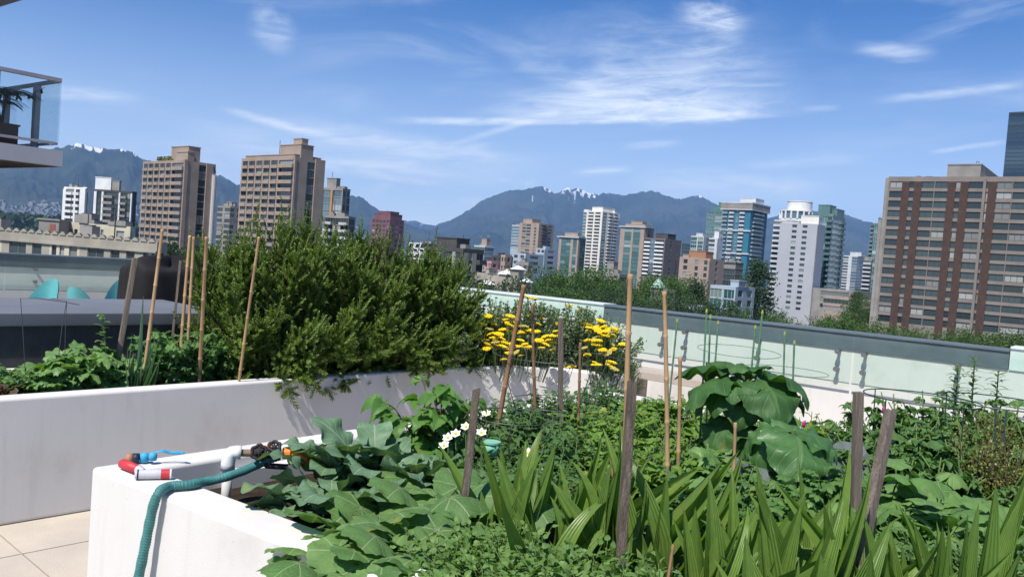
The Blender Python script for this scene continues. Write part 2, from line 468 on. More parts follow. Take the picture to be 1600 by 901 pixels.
def mountain_range(name, prof, R0, shore, width, snow, seed, nr=110, rough=1.0):
    """a real ridge: crest height from the skyline's elevation angle at its true distance, spurs and gullies down to the shore"""
    px = np.array([p[0] for p in prof], float); py = np.array([p[1] for p in prof], float)
    ae = np.array([azel(a, b_) for a, b_ in prof])
    na = int((ae[-1, 0] - ae[0, 0]) / 0.00095)
    az = np.linspace(ae[0, 0], ae[-1, 0], na)
    el = np.interp(az, ae[:, 0], ae[:, 1])
    ex = np.interp(az, ae[:, 0], px)
    jag = (fbm(az * 260, az * 0 + 3.3, 5, seed + 5) - 0.5)
    rr = R0 * (1 + 0.04 * (fbm(az * 6, az * 0 + 1.1, 3, seed) - 0.5))
    H = np.maximum(np.tan(el) * rr + EYE - GZ, 0)
    q = np.linspace(0, 1, nr)
    g_ = np.r_[q[:int(nr * .72)] / q[int(nr * .72) - 1], np.linspace(1, 0.2, nr - int(nr * .72))]
    rad = np.r_[np.linspace(0, 1, int(nr * .72)), 1 + np.linspace(0.02, width, nr - int(nr * .72))]
    A, RD = np.meshgrid(az, rad, indexing='ij')
    G = np.tile(g_, (na, 1))
    dist = shore + (rr[:, None] - shore) * np.minimum(RD, 1) + rr[:, None] * np.maximum(RD - 1, 0)
    N = fbm(A * 15, dist / 1500, 4, seed + 1)
    N2 = fbm(A * 48, dist / 700, 3, seed + 2)
    prof_g = G ** 1.25
    hgt = H[:, None] * (prof_g - 0.75 * np.abs(N - 0.5) * 4 * prof_g * (1 - prof_g) - 0.20 * (N2 - 0.5) * 4 * prof_g * (1 - prof_g))
    hgt = hgt + jag[:, None] * 50 * rough * np.clip(G, 0, 1) ** 9 + (fbm(A * 210, dist / 190, 4, seed + 4) - .5) * 40 * np.clip(G * (1 - G) * 4, 0, 1)
    hgt = np.maximum(hgt, 0) + 0.2
    Xw = np.sin(A) * dist; Yw = np.cos(A) * dist
    Vv = np.stack([Xw, Yw, hgt + GZ], -1).reshape(-1, 3)
    S_ = np.zeros((na, nr))
    EX = np.tile(ex[:, None], (1, nr))
    gul = fbm(A * 420, dist / 1400, 4, seed + 9)
    pat = fbm(A * 300, dist / 260, 5, seed + 8)
    for (xa, xb, depth, amt) in snow:
        win = np.clip((EX - xa) / 8, 0, 1) * np.clip((xb - EX) / 8, 0, 1)
        top = np.clip((G - (1 - depth)) / (depth * 0.8), 0, 1) * (RD <= 1.0)
        S_ = np.maximum(S_, win * top * np.clip((pat - 0.52 + amt * 0.25) * 6, 0, 1))
    streaks = (gul > 0.72) & (pat > .47) & (G > 0.62) & (G < 0.93) & (EX > 820) & (EX < 960) & (RD <= 1)
    S_ = np.maximum(S_, streaks * 0.62)
    i = np.arange(na - 1)[:, None] * nr + np.arange(nr - 1)[None, :]
    i = i.ravel()
    L = np.stack([i, i + 1, i + nr + 1, i + nr], 1)[:, ::-1].ravel()
    mb = MB(); mb.add(Vv, L, np.full(len(i), 4), 0, None, S_.ravel())
    return struct(mb.build(name, m_mtn, smooth=True))

left_prof = [(-260, 262), (-60, 250), (40, 240), (75, 235), (105, 228), (120, 225), (132, 227), (150, 231), (168, 234), (185, 233), (200, 234), (210, 239), (222, 247), (240, 254), (290, 266),
             (340, 276), (360, 284), (378, 290), (420, 303), (480, 322), (540, 338), (600, 350), (660, 360), (700, 372)]
mr_left = mountain_range('mountain_ridge', left_prof, 9000, 6000, 0.5, [(98, 165, 0.075, 0.75), (176, 220, 0.06, 0.45)], 3)
mountain_range('mountain_peak', [(326, 296), (336, 280), (341, 273), (345, 272), (352, 279), (362, 284), (380, 300)], 13500, 11000, 0.2, [], 11, 60)
mr_hill = mountain_range('mountain_hill', [(440, 345), (500, 320), (530, 309), (545, 306), (560, 306), (572, 313), (590, 327), (610, 340), (640, 352), (690, 366), (720, 376)], 10500, 6500, 0.3, [], 21, 80)
mountain_range('mountain_snowfield', [(600, 352), (632, 345), (648, 344), (660, 349), (680, 352), (700, 345), (712, 344), (730, 340), (760, 330)], 15200, 12500, 0.15, [(625, 665, 0.25, 0.1), (695, 735, 0.25, 0.3)], 31, 60)
main_prof = [(600, 392), (640, 372), (680, 357), (700, 347), (722, 334), (742, 322), (752, 314), (765, 308), (782, 302), (800, 297), (815, 297), (828, 294), (840, 291), (848, 290), (856, 295), (866, 303), (873, 301), (880, 297), (888, 293), (896, 296), (902, 293),
             (908, 296), (918, 301), (930, 303), (945, 302), (960, 303), (975, 305), (990, 302), (1005, 300), (1018, 298), (1030, 301), (1046, 308), (1060, 311), (1072, 309), (1084, 306), (1094, 306), (1105, 312), (1120, 319),
             (1150, 330), (1190, 343), (1210, 338), (1235, 331), (1262, 329), (1300, 333), (1325, 337), (1350, 345), (1375, 350), (1420, 362), (1500, 372), (1700, 400), (1900, 420)]
mr_main = mountain_range('mountain', main_prof, 13000, 7000, 0.35, [(872, 942, 0.17, 0.55), (838, 866, 0.07, 0.2), (940, 1010, 0.04, -0.2), (1082, 1104, 0.035, .5)], 41, 130)

# town on the far shore: a scatter of tiny houses
m_far = mat('far_house_paint', (0.30, 0.29, 0.28), (0.14, 0.135, 0.13), 0.9, 0.1, 0.02)
tb = MB()
def far_town(x0, x1, o, n):
    Vv = np.empty(len(o.data.vertices) * 3); o.data.vertices.foreach_get('co', Vv); Vv = Vv.reshape(-1, 3)
    a0, a1 = azel(x0, 340)[0], azel(x1, 340)[0]
    aa = np.arctan2(Vv[:, 0], Vv[:, 1])
    ok = Vv[(aa > a0) & (aa < a1) & (Vv[:, 2] - GZ > 12) & (Vv[:, 2] - GZ < 240)]
    ok = ok[np.argsort(ok[:, 1])][:max(n * 3, len(ok) // 2)]
    for i in rng.integers(0, len(ok), n):
        p = ok[i] + rng.normal(size=3) * [15, 15, 0]
        s_ = random.uniform(5, 13)
        tb.box((p[0] - s_, p[1] - s_, p[2] - 25), (p[0] + s_ * random.uniform(.6, 1.6), p[1] + s_, p[2] + random.uniform(6, 14)))
far_town(-30, 100, mr_left, 300)
far_town(180, 226, mr_left, 90)
far_town(540, 600, mr_hill, 110)
far_town(640, 780, mr_main, 90)
tag(tb.build('far_houses', m_far), 'tiny pale houses spread over the wooded lower slope across the inlet', 'town', kind='stuff')

# wooded park along the inlet, seen as one mass
def quadcloud(pts, size, up_bias=0.4, aspect=1.0):
    k = len(pts)
    nrm = rng.normal(size=(k, 3)); nrm[:, 2] += up_bias; nrm /= np.linalg.norm(nrm, axis=1)[:, None]
    a = np.cross(nrm, rng.normal(size=(k, 3))); a /= np.linalg.norm(a, axis=1)[:, None]
    b_ = np.cross(nrm, a)
    size = np.broadcast_to(size, (k,))
    a = a * size[:, None]; b_ = b_ * (size * aspect)[:, None]
    Vq = np.stack([pts - a - b_ * .3, pts + b_, pts + a - b_ * .2, pts - b_], 1).reshape(-1, 3)
    return Vq, np.arange(4 * k), np.full(k, 4)
m_farleaf = leafmat('far_foliage', (0.030, 0.052, 0.026), (0.052, 0.085, 0.034), kind='strap', vw=0.0, trans=0.15, rough=0.8, spec=0.1)
fb = MB()
pts = []
for _ in range(1500):
    Y = random.uniform(1900, 2700)
    p = P(random.uniform(-120, 215), 340, Y)
    h = random.uniform(28, 48)
    base = np.array([p[0], p[1], GZ])
    n = 9
    q = rng.normal(size=(n, 3)); q /= np.linalg.norm(q, axis=1)[:, None]
    pts.append(base + q * [9, 9, h * .35] + [0, 0, h * .62])
pts = np.concatenate(pts)
a_, b_, c_ = quadcloud(pts, rng.uniform(5, 9, len(pts)))
fb.add(a_, b_, c_, 0, None, np.repeat(rng.random(len(pts)), 4))
tag(fb.build('park_forest', m_farleaf), 'dark wooded park along the shore far behind the pale rooftops', 'forest', kind='stuff')

# ------------------------------------------------------------------ towers
m_conc = mat('tan_concrete', (0.34, 0.27, 0.22), (0.27, 0.215, 0.175), 0.9, 0.15, 0.15, objrnd=0.0)
m_core = mat('dark_recess', (0.035, 0.035, 0.04), None, 0.9, 0.2)
m_frame = mat('window_frame_grey', (0.20, 0.20, 0.20), None, 0.6)
m_framed = mat('window_frame_dark', (0.05, 0.05, 0.05), None, 0.6)
m_pane = panemat('window_pane')
m_paneg = panemat('green_pane', (0.03, 0.09, 0.09), (0.07, 0.17, 0.16), (0.30, 0.40, 0.38), 0.80, 0.8)
m_paneb = panemat('blue_pane', (0.05, 0.10, 0.14), (0.11, 0.20, 0.25), (0.35, 0.42, 0.45), 0.80, 0.9)
m_white = mat('white_render', (0.72, 0.72, 0.70), (0.60, 0.60, 0.59), 0.8, 0.2, 0.2)

WCACHE = {}
def window_mesh(wd, ht, frame, pane, mull):
    key = (round(wd, 2), round(ht, 2), frame.name, pane.name, mull)
    if key in WCACHE: return WCACHE[key]
    mb = MB(); f = min(0.09, wd * .06)
    mb.box((-wd / 2 + f * .6, -0.02, f * .6), (wd / 2 - f * .6, 0.04, ht - f * .6), 1)
    mb.box((-wd / 2, -0.09, 0), (wd / 2, 0.05, f), 0); mb.box((-wd / 2, -0.09, ht - f), (wd / 2, 0.05, ht), 0)
    n = max(1, int(round(wd / mull))) if mull else 1
    for i in range(n + 1):
        xx = -wd / 2 + wd * i / n
        xx = min(max(xx, -wd / 2 + f / 2), wd / 2 - f / 2)
        mb.box((xx - f / 2, -0.08, f * 1.01), (xx + f / 2, 0.05, ht - f * 1.01), 0)
    o = mb.build('window', [frame, pane]); me = o.data
    bpy.data.objects.remove(o)
    WCACHE[key] = me
    return me
def balcony_mesh(wd, pd, rail, slab, rh=1.0, open_=False):
    key = ('b', round(wd, 2), pd, rail.name, slab.name, rh)
    if key in WCACHE: return WCACHE[key]
    mb = MB()
    mb.box((-wd / 2, -pd, -0.22), (wd / 2, 0.1, 0), 0)
    mb.box((-wd / 2, -pd, 0.02), (wd / 2, -pd + .08, rh), 1)
    mb.box((-wd / 2, -pd + .09, 0.02), (-wd / 2 + .08, 0.0, rh), 1)
    mb.box((wd / 2 - .08, -pd + .09, 0.02), (wd / 2, 0.0, rh), 1)
    o = mb.build('balcony', [slab, rail]); me = o.data
    bpy.data.objects.remove(o)
    WCACHE[key] = me
    return me
def mesh_arrays(me):
    Vv = np.empty(len(me.vertices) * 3); me.vertices.foreach_get('co', Vv)
    L = np.empty(len(me.loops), np.int32); me.loops.foreach_get('vertex_index', L)
    S = np.empty(len(me.polygons), np.int32); me.polygons.foreach_get('loop_total', S)
    M = np.empty(len(me.polygons), np.int32); me.polygons.foreach_get('material_index', M)
    return Vv.reshape(-1, 3), L, S, M

def tower(name, label, x0, x1, x2, ytop, D, fh=2.8, ylow=470, fA=None, fB=None, wall=None, alpha=40, cat='tower block', pent=(), group=None,
          spand=1.0, core=None, extra=None, roof_h=1.0, Lb=None):
    """near vertical edge at photo column x1; one facade runs back to column x0, the other to x2"""
    wall = wall or m_conc; core = core or wall
    C = P(x1, ytop, D); al = R_(alpha)
    a = np.array([-math.cos(al), math.sin(al)]); bdir = np.array([math.sin(al), math.cos(al)])
    def solve(xp, dv):
        d = ray(xp, ytop)
        A_ = np.array([[dv[0], -d[0]], [dv[1], -d[1]]])
        return float(np.linalg.solve(A_, -C[:2])[0])
    La = solve(x0, a)
    Lb = Lb or (solve(x2, bdir) if x2 else 16.0)
    H = C[2] - GZ
    root = thing(name, label, cat, (C[0], C[1], GZ), -al, group)
    zlow = P(x1, ylow, D)[2] - GZ
    wb = MB(); rec = 0.4
    wb.box((-La + rec, rec, 0), (-rec, Lb - rec, H - 0.05), 1)
    wb.box((-La, 0, H - roof_h), (0, Lb, H), 0)
    cells = []; balc = []
    nf = max(1, int((H - roof_h - max(zlow, 2)) / fh) + 1)
    def Tm(face, s, n, z):
        return (-La + s, -n, z) if face == 'A' else (n, s, z)
    for face, spec, L in (('A', fA, La), ('B', fB, Lb)):
        if spec is None:
            if face == 'A': wb.box((-La, 0, 0), (0, rec + .05, H - roof_h - .01), 0)
            else: wb.box((-rec - .05, 0.005, 0), (0, Lb, H - roof_h - .01), 0)
            continue
        tot = sum(q[1] for q in spec); s = 0.0
        rz = 0.0 if face == 'A' else math.pi / 2
        for bay in spec:
            ty, wd = bay[0], bay[1] / tot * L
            o_ = bay[2] if len(bay) > 2 else {}
            def bx(sa, sb, na, nb, z0, z1, m_=0):
                p0 = Tm(face, sa, na, z0); p1 = Tm(face, sb, nb, z1)
                wb.box(tuple(min(q) for q in zip(p0, p1)), tuple(max(q) for q in zip(p0, p1)), m_)
            if ty == 'p':
                bx(s, s + wd, -rec - .05, o_.get('out', 0.0), 0, H - roof_h - 0.01 + o_.get('up', 0), o_.get('m', 0))
            else:
                fh_ = fh
                sp = o_.get('sp', spand)
                for i in range(nf):
                    zt = H - roof_h - i * fh_
                    zb = zt - fh_
                    if ty in 'wb':
                        bx(s, s + wd, -rec - .04, o_.get('out', -0.003), zb, zb + sp, o_.get('sm', 0))
                    hgt = fh_ - sp
                    if ty == 'g':
                        bx(s, s + wd, -rec - .04, -0.05, zb, zb + 0.3, o_.get('sm', 0)); sp_ = 0.3; hgt = fh_ - 0.3
                    else: sp_ = sp
                    skip = o_.get('skip')
                    if skip and skip(i):
                        bx(s, s + wd, -rec - .04, -0.003, zb + sp_, zt); continue
                    me = window_mesh(wd - 0.02, hgt - 0.02, o_.get('frame', m_frame), o_.get('pane', m_pane), o_.get('mull', 1.4))
                    cells.append((Tm(face, s + wd / 2, -0.22 if ty != 'b' else -0.3, zb + sp_ + 0.01), rz, me))
                    if ty == 'b':
                        bm_ = balcony_mesh(wd - o_.get('gap', 0.1), o_.get('pd', 1.2), o_.get('rail', wall), o_.get('slab', wall), o_.get('rh', 1.0))
                        balc.append((Tm(face, s + wd / 2, 0.0, zb + 0.25), rz, bm_))
                bx(s, s + wd, -rec - .04, -0.004, 0, H - roof_h - nf * fh_)
            s += wd
    for (sx0, sx1, sy0, sy1, hh, mm) in pent:
        pb = MB(); pb.box((-La * (1 - sx0), Lb * sy0, H + .003), (-La * (1 - sx1), Lb * sy1, H + hh), 0)
        pb.box((-La * (1 - sx0) - .15, Lb * sy0 - .15, H + hh), (-La * (1 - sx1) + .15, Lb * sy1 + .15, H + hh + .3), 0)
        pb.build('penthouse', mm or wall, root)
    wb.build('wall', [wall, core] + ([extra] if extra else []), root)
    for lst, nm in ((cells, 'window'), (balc, 'balcony')):
        lst.sort(key=lambda q: -q[0][2])
        cap = 100 if len(lst) <= 100 else 99
        for loc, rz, me in lst[:cap]:
            o = bpy.data.objects.new(nm, me); COL.objects.link(o); o.parent = root
            o.location = loc; o.rotation_euler = (0, 0, rz)
        rest = lst[cap:]
        if rest:
            mats = []; rb = MB()
            for loc, rz, me in rest:
                Vv, L, S, M = mesh_arrays(me)
                c_, s_ = math.cos(rz), math.sin(rz)
                W = np.stack([Vv[:, 0] * c_ - Vv[:, 1] * s_, Vv[:, 0] * s_ + Vv[:, 1] * c_, Vv[:, 2]], 1) + np.array(loc)
                idx = []
                for q in me.materials:
                    if q not in mats: mats.append(q)
                    idx.append(mats.index(q))
                rb.add(W, L, S, np.array(idx)[M])
            tag(rb.build(nm, mats, root), kind='stuff')
    if D < 900 and cat != 'house':
        rr_ = random.Random(int(x0 * 7 + D))
        for _ in range(rr_.randint(2, 4)):
            bx_, by_ = -La * rr_.uniform(.08, .92), Lb * rr_.uniform(.12, .8); w_, h_ = rr_.uniform(.5, 1.5), rr_.uniform(.6, 1.7)
            ub = MB(); ub.box((bx_ - w_, by_ - w_ * .7, H + .003), (bx_ + w_, by_ + w_ * .7, H + h_)); ub.box((bx_ - w_ * .6, by_ - w_ * .4, H + h_ + .002), (bx_ + w_ * .6, by_ + w_ * .4, H + h_ + .18), 1)
            ub.build('roof_unit', [m_grey, m_dkgrey], root)
        ub = MB(); bx_ = -La * rr_.uniform(.2, .8); ub.tube([[bx_, Lb * .4, H], [bx_, Lb * .4, H + rr_.uniform(3, 7)]], .10, 5); ub.build('antenna', m_dkgrey, root)
    root['La'] = La; root['Lb'] = Lb; root['H'] = H
    return root, La, Lb, H

m_brick = mat('brown_brick', (0.088, 0.056, 0.046), (0.066, 0.044, 0.038), 0.9, 0.1, 0.6)
m_grey = mat('grey_concrete', (0.30, 0.285, 0.26), (0.22, 0.205, 0.19), 0.9, 0.15, 0.2)
m_dkgrey = mat('dark_concrete', (0.085, 0.08, 0.08), (0.06, 0.06, 0.06), 0.9, 0.15, 0.2)
m_purple = mat('plum_cladding', (0.20, 0.095, 0.115), (0.15, 0.075, 0.09), 0.8, 0.2, 0.2)
m_beige = mat('beige_render', (0.36, 0.285, 0.23), (0.31, 0.245, 0.20), 0.9, 0.15, 0.2)
m_teal = mat('teal_panel', (0.035, 0.17, 0.25), (0.03, 0.14, 0.21), 0.5, 0.4, 0.2)
m_ltblue = mat('pale_blue_render', (0.38, 0.45, 0.50), (0.32, 0.38, 0.43), 0.8, 0.2, 0.2)
m_cream = mat('cream_stucco', (0.55, 0.50, 0.38), (0.45, 0.41, 0.31), 0.9, 0.1, 0.3)
m_creamd = mat('weathered_stucco', (0.36, 0.33, 0.27), (0.27, 0.25, 0.21), 0.9, 0.1, 0.3)
m_pink = mat('pink_render', (0.55, 0.27, 0.27), (0.47, 0.24, 0.24), 0.9, 0.1, 0.2)
m_yel = mat('ochre_render', (0.55, 0.40, 0.20), None, 0.9, 0.1, 0.2)
m_silver = mat('pale_metal', (0.55, 0.57, 0.58), None, 0.5, 0.4, 0.2)
m_green_gl = mat('green_spandrel', (0.10, 0.19, 0.18), (0.08, 0.15, 0.15), 0.4, 0.5, 0.2)
m_blue_gl = mat('blue_spandrel', (0.19, 0.30, 0.36), (0.14, 0.24, 0.30), 0.35, 0.6, 0.2)
m_coppergr = mat('verdigris_roof', (0.28, 0.42, 0.35), (0.22, 0.36, 0.30), 0.7, 0.2, 0.3)
m_redroof = mat('red_tile', (0.30, 0.12, 0.09), None, 0.9, 0.1, 0.3)

def W(wd, **k): return ('w', wd, k)
def Bc(wd, **k): return ('b', wd, k)
def G_(wd, **k): return ('g', wd, k)
def Pp(wd, **k): return ('p', wd, k)

# 1 tan balconied tower
tanA = [Pp(.25)] + sum([[W(1.2, sp=1.05, out=.55, mull=1.3), Pp(.22, out=.3)] for _ in range(5)], []) + [Bc(2.6, pd=0.8, slab=m_conc, rail=m_conc), ]
tanB = [Pp(.9, out=.5, up=1.2), Pp(3.0, out=.25), G_(2.0, frame=m_framed), Pp(1.8, out=.4, up=1.0), Bc(.6, pd=.9, rail=m_dkgrey), Pp(.2)]
r1, La, Lb, H = tower('apartment_tower', 'tan concrete tower with ledge balconies beside the white mid-rise, planted roof edge', 224, 288, 338, 250, 300, 2.68, 400, tanA, tanB, m_conc,
      cat='tower block', pent=((.55, .95, .18, .55, 5.2, m_conc), (.75, 1.0, .10, .30, 3.0, m_conc)), spand=1.0)
fl = MB(); fl.tube([[0.9, Lb * .93, 0], [0.9, Lb * .93, H - 4.0]], 0.85, 10); fl.build('flue', mat('pale_flue', (0.5, 0.47, 0.45), None, .8), r1)
sh = MB(); n = 160
pp_ = np.c_[rng.uniform(-La * .75, -La * .35, n), rng.uniform(.5, 4, n), H + rng.uniform(0, 1.6, n)]
a_, b_, c_ = quadcloud(pp_, .5); sh.add(a_, b_, c_, 0, None, np.repeat(rng.random(n), 4))
tag(sh.build('roof_shrub', leafmat('roof_leaf', (0.12, 0.13, 0.05), (0.18, 0.18, 0.07), kind='strap', vw=0), r1))
# 2 its taller twin
tanB2 = [Pp(.5, out=.5, up=1.0), Pp(3.2, out=.25), G_(2.3, frame=m_framed, mull=1.2), Pp(2.8, out=.4, up=1.4)]
tower('apartment_tower', 'tan concrete tower with ledge balconies rising behind the tall feathery bush', 378, 460, 508, 245, 280, 2.68, 400, tanA, tanB2, m_conc,
      cat='tower block', pent=((.62, 1.0, .2, .6, 4.4, m_conc), (.80, .95, .3, .5, 6.6, m_conc), (.05, .98, .05, .9, 0.8, m_conc)), spand=1.0)
# 3 white and dark mid-rise
wA = [Pp(.6, out=.4), Bc(1.6, pd=1.3, rail=m_white, slab=m_white), Pp(.35, m=0), Bc(1.2, pd=1.6, rail=m_white, slab=m_white), Pp(1.1, out=.8, up=.6)]
tower('apartment_block', 'white mid-rise apartment block with stepped balconies in front of the mountain', 100, 136, 150, 293, 390, 2.8, 400, wA, [Pp(1)], m_white, alpha=30, cat='apartment block')
dA = [Pp(.5, m=2, out=.4), G_(1.1, frame=m_framed), Pp(.35, m=2, out=.6), Bc(1.9, pd=1.2, rail=m_grey, slab=m_grey), G_(1.1, frame=m_framed), Pp(.3, m=2, out=.5), Bc(1.2, pd=.9, rail=m_grey), G_(.8, frame=m_framed), Pp(.2, m=2, out=.3)]
tower('apartment_block', 'dark mid-rise with thin white fins and a white rooftop box', 148, 207, 214, 299, 380, 2.8, 400, dA, None, m_dkgrey, alpha=14, cat='apartment block',
      pent=((.0, .42, .02, .5, 5.4, m_white), (.42, .62, .2, .6, 4.3, m_grey)), extra=m_white)
# small ones beside the twins
tower('apartment_block', 'small brown block wedged between the twin tan towers', 340, 360, 380, 322, 420, 2.8, 390, [W(1), Pp(.4), W(1)], [W(1), Pp(.6), W(1), Pp(.3)], m_grey, cat='apartment block', pent=((.5, .9, .2, .6, 2, m_grey),))
# 6 grey glass block with orange strip
gA = [Pp(.5), G_(2.2, frame=m_frame, pane=m_paneb), Pp(.45, m=2, out=.5), G_(2.2, frame=m_frame, pane=m_paneb), Pp(.3)]
tower('office_block', 'grey glass block with one orange fin behind the tan tower', 503, 536, 548, 294, 350, 2.9, 360, gA, [G_(1, pane=m_pane), Pp(.4), G_(1, pane=m_pane)], m_grey, cat='office block',
      pent=((.15, .6, .2, .7, 4, m_grey),), extra=mat('orange_panel', (0.55, 0.25, 0.08), None, .7), alpha=30)
tower('office_block', 'lower grey glass wing with terraces stepping down behind the bush', 508, 545, 556, 338, 340, 2.9, 400, [Bc(1, rail=m_silver), G_(1), Bc(1, rail=m_silver)], [G_(1, pane=m_pane), Pp(.2)], m_grey, cat='office block', alpha=30)
# 7 plum tower
pA = [Pp(.5)] + [W(.7, sp=1.3), Pp(.35)] * 5
tower('office_tower', 'plum coloured stepped tower rising above the feathery bush', 580, 610, 632, 342, 520, 2.9, 400, pA, [Pp(.4)] + [W(.7, sp=1.3), Pp(.35)] * 3, m_purple, cat='office tower',
      pent=((.1, .95, .06, .9, 3.0, m_purple), (.25, .85, .15, .8, 4.6, m_purple)))
# 8, 9 dark low blocks right of the bush
xb = MB()
r8, La8, Lb8, H8 = tower('office_block', 'low glass block with a white zigzag lattice on its face', 640, 664, 690, 380, 420, 3, 400, [G_(1, frame=m_framed)], [G_(1, frame=m_framed)], m_dkgrey, cat='office block', alpha=40)
for i in range(4):
    for j in range(2):
        s0 = -La8 + La8 * (j + .1 + (i % 2) * .35) / 2.4
        for k in (0, 1):
            p0 = np.array([s0 + k * La8 * .33, -.5, H8 - i * 2.6]); dx = La8 * .12 * (1 if i % 2 else -1)
            xb.obox(p0, [0.7, 0, 0], [0, .4, 0], [dx, 0, -2.6])
        xb.box((s0, -.62, H8 - i * 2.6 - .55), (s0 + La8 * .36, -.1, H8 - i * 2.6), 0)
xb.build('lattice', m_white, r8)
tower('apartment_block', 'dark brown flat-roofed block beyond the feathery bush with pale rooftop boxes', 668, 724, 757, 388, 210, 2.9, 450, [Bc(1.2, rail=m_dkgrey, pd=.9), W(.8), Pp(.5), Bc(1.2, rail=m_dkgrey, pd=.9), Pp(.4, m=2), W(.7), Pp(.4)],
      [Pp(.8, m=2), W(.5), Pp(.6, m=2), Bc(1, rail=m_dkgrey)], m_dkgrey, cat='apartment block', pent=((.28, .72, .1, .6, 1.4, m_creamd), (.22, .78, .05, .65, 2.3, m_dkgrey)), extra=m_creamd)
tower('office_block', 'small pale glass block with a pink rooftop box above the pink houses', 741, 758, 772, 384, 520, 2.9, 420, [G_(1, pane=m_paneg)], [G_(1, pane=m_paneb)], m_silver, cat='office block', pent=((.5, .95, .2, .6, 4.3, m_beige),))
# 10 lowrise jumble
jum = [(757, 768, 779, 408, 330, m_pink, 'pink stucco house with a stepped gable below the glass block'), (768, 786, 802, 400, 360, m_dkgrey, 'dark low house behind the pink gables'),
       (783, 792, 800, 398, 300, m_beige, 'small tan rooftop house beside the pink gables'), (745, 762, 790, 427, 180, m_creamd, 'long low grey stucco block beyond the bush with a flat roof'),
       (784, 797, 813, 420, 190, m_yel, 'ochre box-shaped house among the low roofs'), (806, 826, 834, 410, 260, m_grey, 'grey windowless stair tower beside the tall green trees'),
       (800, 822, 850, 396, 420, m_ltblue, 'pale blue glazed low block below the beige tower'), (838, 852, 872, 388, 460, m_ltblue, 'grey blue low block between beige tower and trees')]
for i, (a0, a1, a2, yt, D, mm, lb) in enumerate(jum):
    tower('low_house', lb, a0, a1, a2, yt, D, 3.0, yt + 30, [Pp(.5), W(.8, sp=1.5), Pp(.6), W(.8, sp=1.5), Pp(.4)], [Pp(.4), W(.8, sp=1.5), Pp(.5)], mm, cat='house', pent=((.3, .6, .3, .6, 1.0, None),) if i % 2 else ())
# white low building with small pyramid roofs
def turret(root, x, y, w_, z0, z1, h, mroof, mw):
    q = MB(); q.box((x - w_ / 2, y - w_ / 2, z0), (x + w_ / 2, y + w_ / 2, z1)); q.build('turret', mw, root)
    q = MB(); e = w_ / 2 + .35
    q.add([[x - e, y - e, z1], [x + e, y - e, z1], [x + e, y + e, z1], [x - e, y + e, z1], [x, y, z1 + h]], [0, 3, 2, 1, 0, 1, 4, 1, 2, 4, 2, 3, 4, 3, 0, 4], [4, 3, 3, 3, 3]); q.build('roof', mroof, root)
m_wroof = mat('white_metal_roof', (0.75, 0.77, 0.78), None, .5, .4)
rt, La, Lb, H = tower('heritage_block', 'white low apartment block with three small white pyramid roofs above the pale parapet', 742, 800, 832, 434, 150, 3.0, 470, [Pp(.4), W(.6), Pp(.8), W(.6), Pp(.8), W(.6), Pp(.5)], [Pp(.5), W(.7), Pp(.8), W(.7), Pp(.5)], m_creamd, cat='apartment block')
turret(rt, -La * .30, 1.6, 1.9, H - 3, H + .5, .9, m_wroof, m_creamd)
turret(rt, .3, 1.2, 1.5, 0, H + 1.6, .75, m_wroof, m_creamd)
turret(rt, 2.9, 0.6, 1.1, 0, H - .5, .7, m_wroof, m_creamd)
turret(rt, -La * .58, -.8, 1.8, H - 5, H - 1.6, .9, m_wroof, m_creamd)

# 11 beige tower + glass tower behind
tower('glass_tower', 'pale blue glass tower half hidden behind the beige tower', 800, 816, 830, 352, 820, 3.0, 410, [G_(1, pane=m_paneb, frame=m_silver)] , [G_(1, pane=m_paneb)], m_silver, cat='tower block')
tower('apartment_tower', 'beige tower with gridded windows standing left of the green topped trees', 812, 843, 866, 349, 740, 2.8, 415,
      [Pp(.8), W(.9, sp=.9), Pp(.12), W(1.1, sp=.9), Pp(.9), W(.5), Pp(.7)], [Pp(.5), Bc(1, rail=m_dkgrey), Pp(.3), W(.8), Pp(.4)], m_beige, cat='tower block', pent=((.1, .55, .1, .7, 3.6, m_beige),))[0]['label'] = 'beige tower with gridded windows next to a pale blue glass tower'
# 12 small green tower with brown penthouse
gr = [Pp(.5, m=2)] + [G_(1, pane=m_paneg, frame=m_framed)] * 2 + [Pp(.5, m=2), G_(.8, pane=m_paneg, frame=m_framed), Pp(.4, m=2)]
tower('apartment_tower', 'short green glass tower with a flat brown penthouse left of the white tower', 874, 905, 916, 372, 640, 2.8, 430, gr, gr[:3], m_green_gl, cat='tower block',
      pent=((-.1, 1.02, -.1, .9, .8, m_silver), (.2, .85, .2, .7, 3.8, m_beige)), extra=m_beige)[0]['label'] = 'short green glass tower with a flat brown penthouse, shorter than its twin'
# 13 tall white tower
m_wt = mat('cream_white_tower', (0.72, 0.69, 0.62), (0.62, 0.60, 0.55), .8, .2, .2)
tower('apartment_tower', 'tall cream white tower standing out against the snowy peak', 912, 942, 969, 330, 700, 2.75, 420,
      [G_(.7, pane=m_paneg, frame=m_silver), Pp(.4), Bc(1.1, rail=m_wt, slab=m_wt, pd=.9), Pp(.35), Bc(1.1, rail=m_wt, slab=m_wt, pd=.9), Pp(.45)],
      [G_(.9, pane=m_paneg, frame=m_silver), Pp(.3), Bc(.8, rail=m_silver), Pp(.2), Bc(.8, rail=m_silver), Pp(.3)], m_wt, cat='tower block', pent=((.35, .9, .1, .8, 3.4, m_wt), (-.02, .2, .05, .2, 1, m_white), (.9, 1.0, .7, 1.0, .9, m_white)), alpha=44)
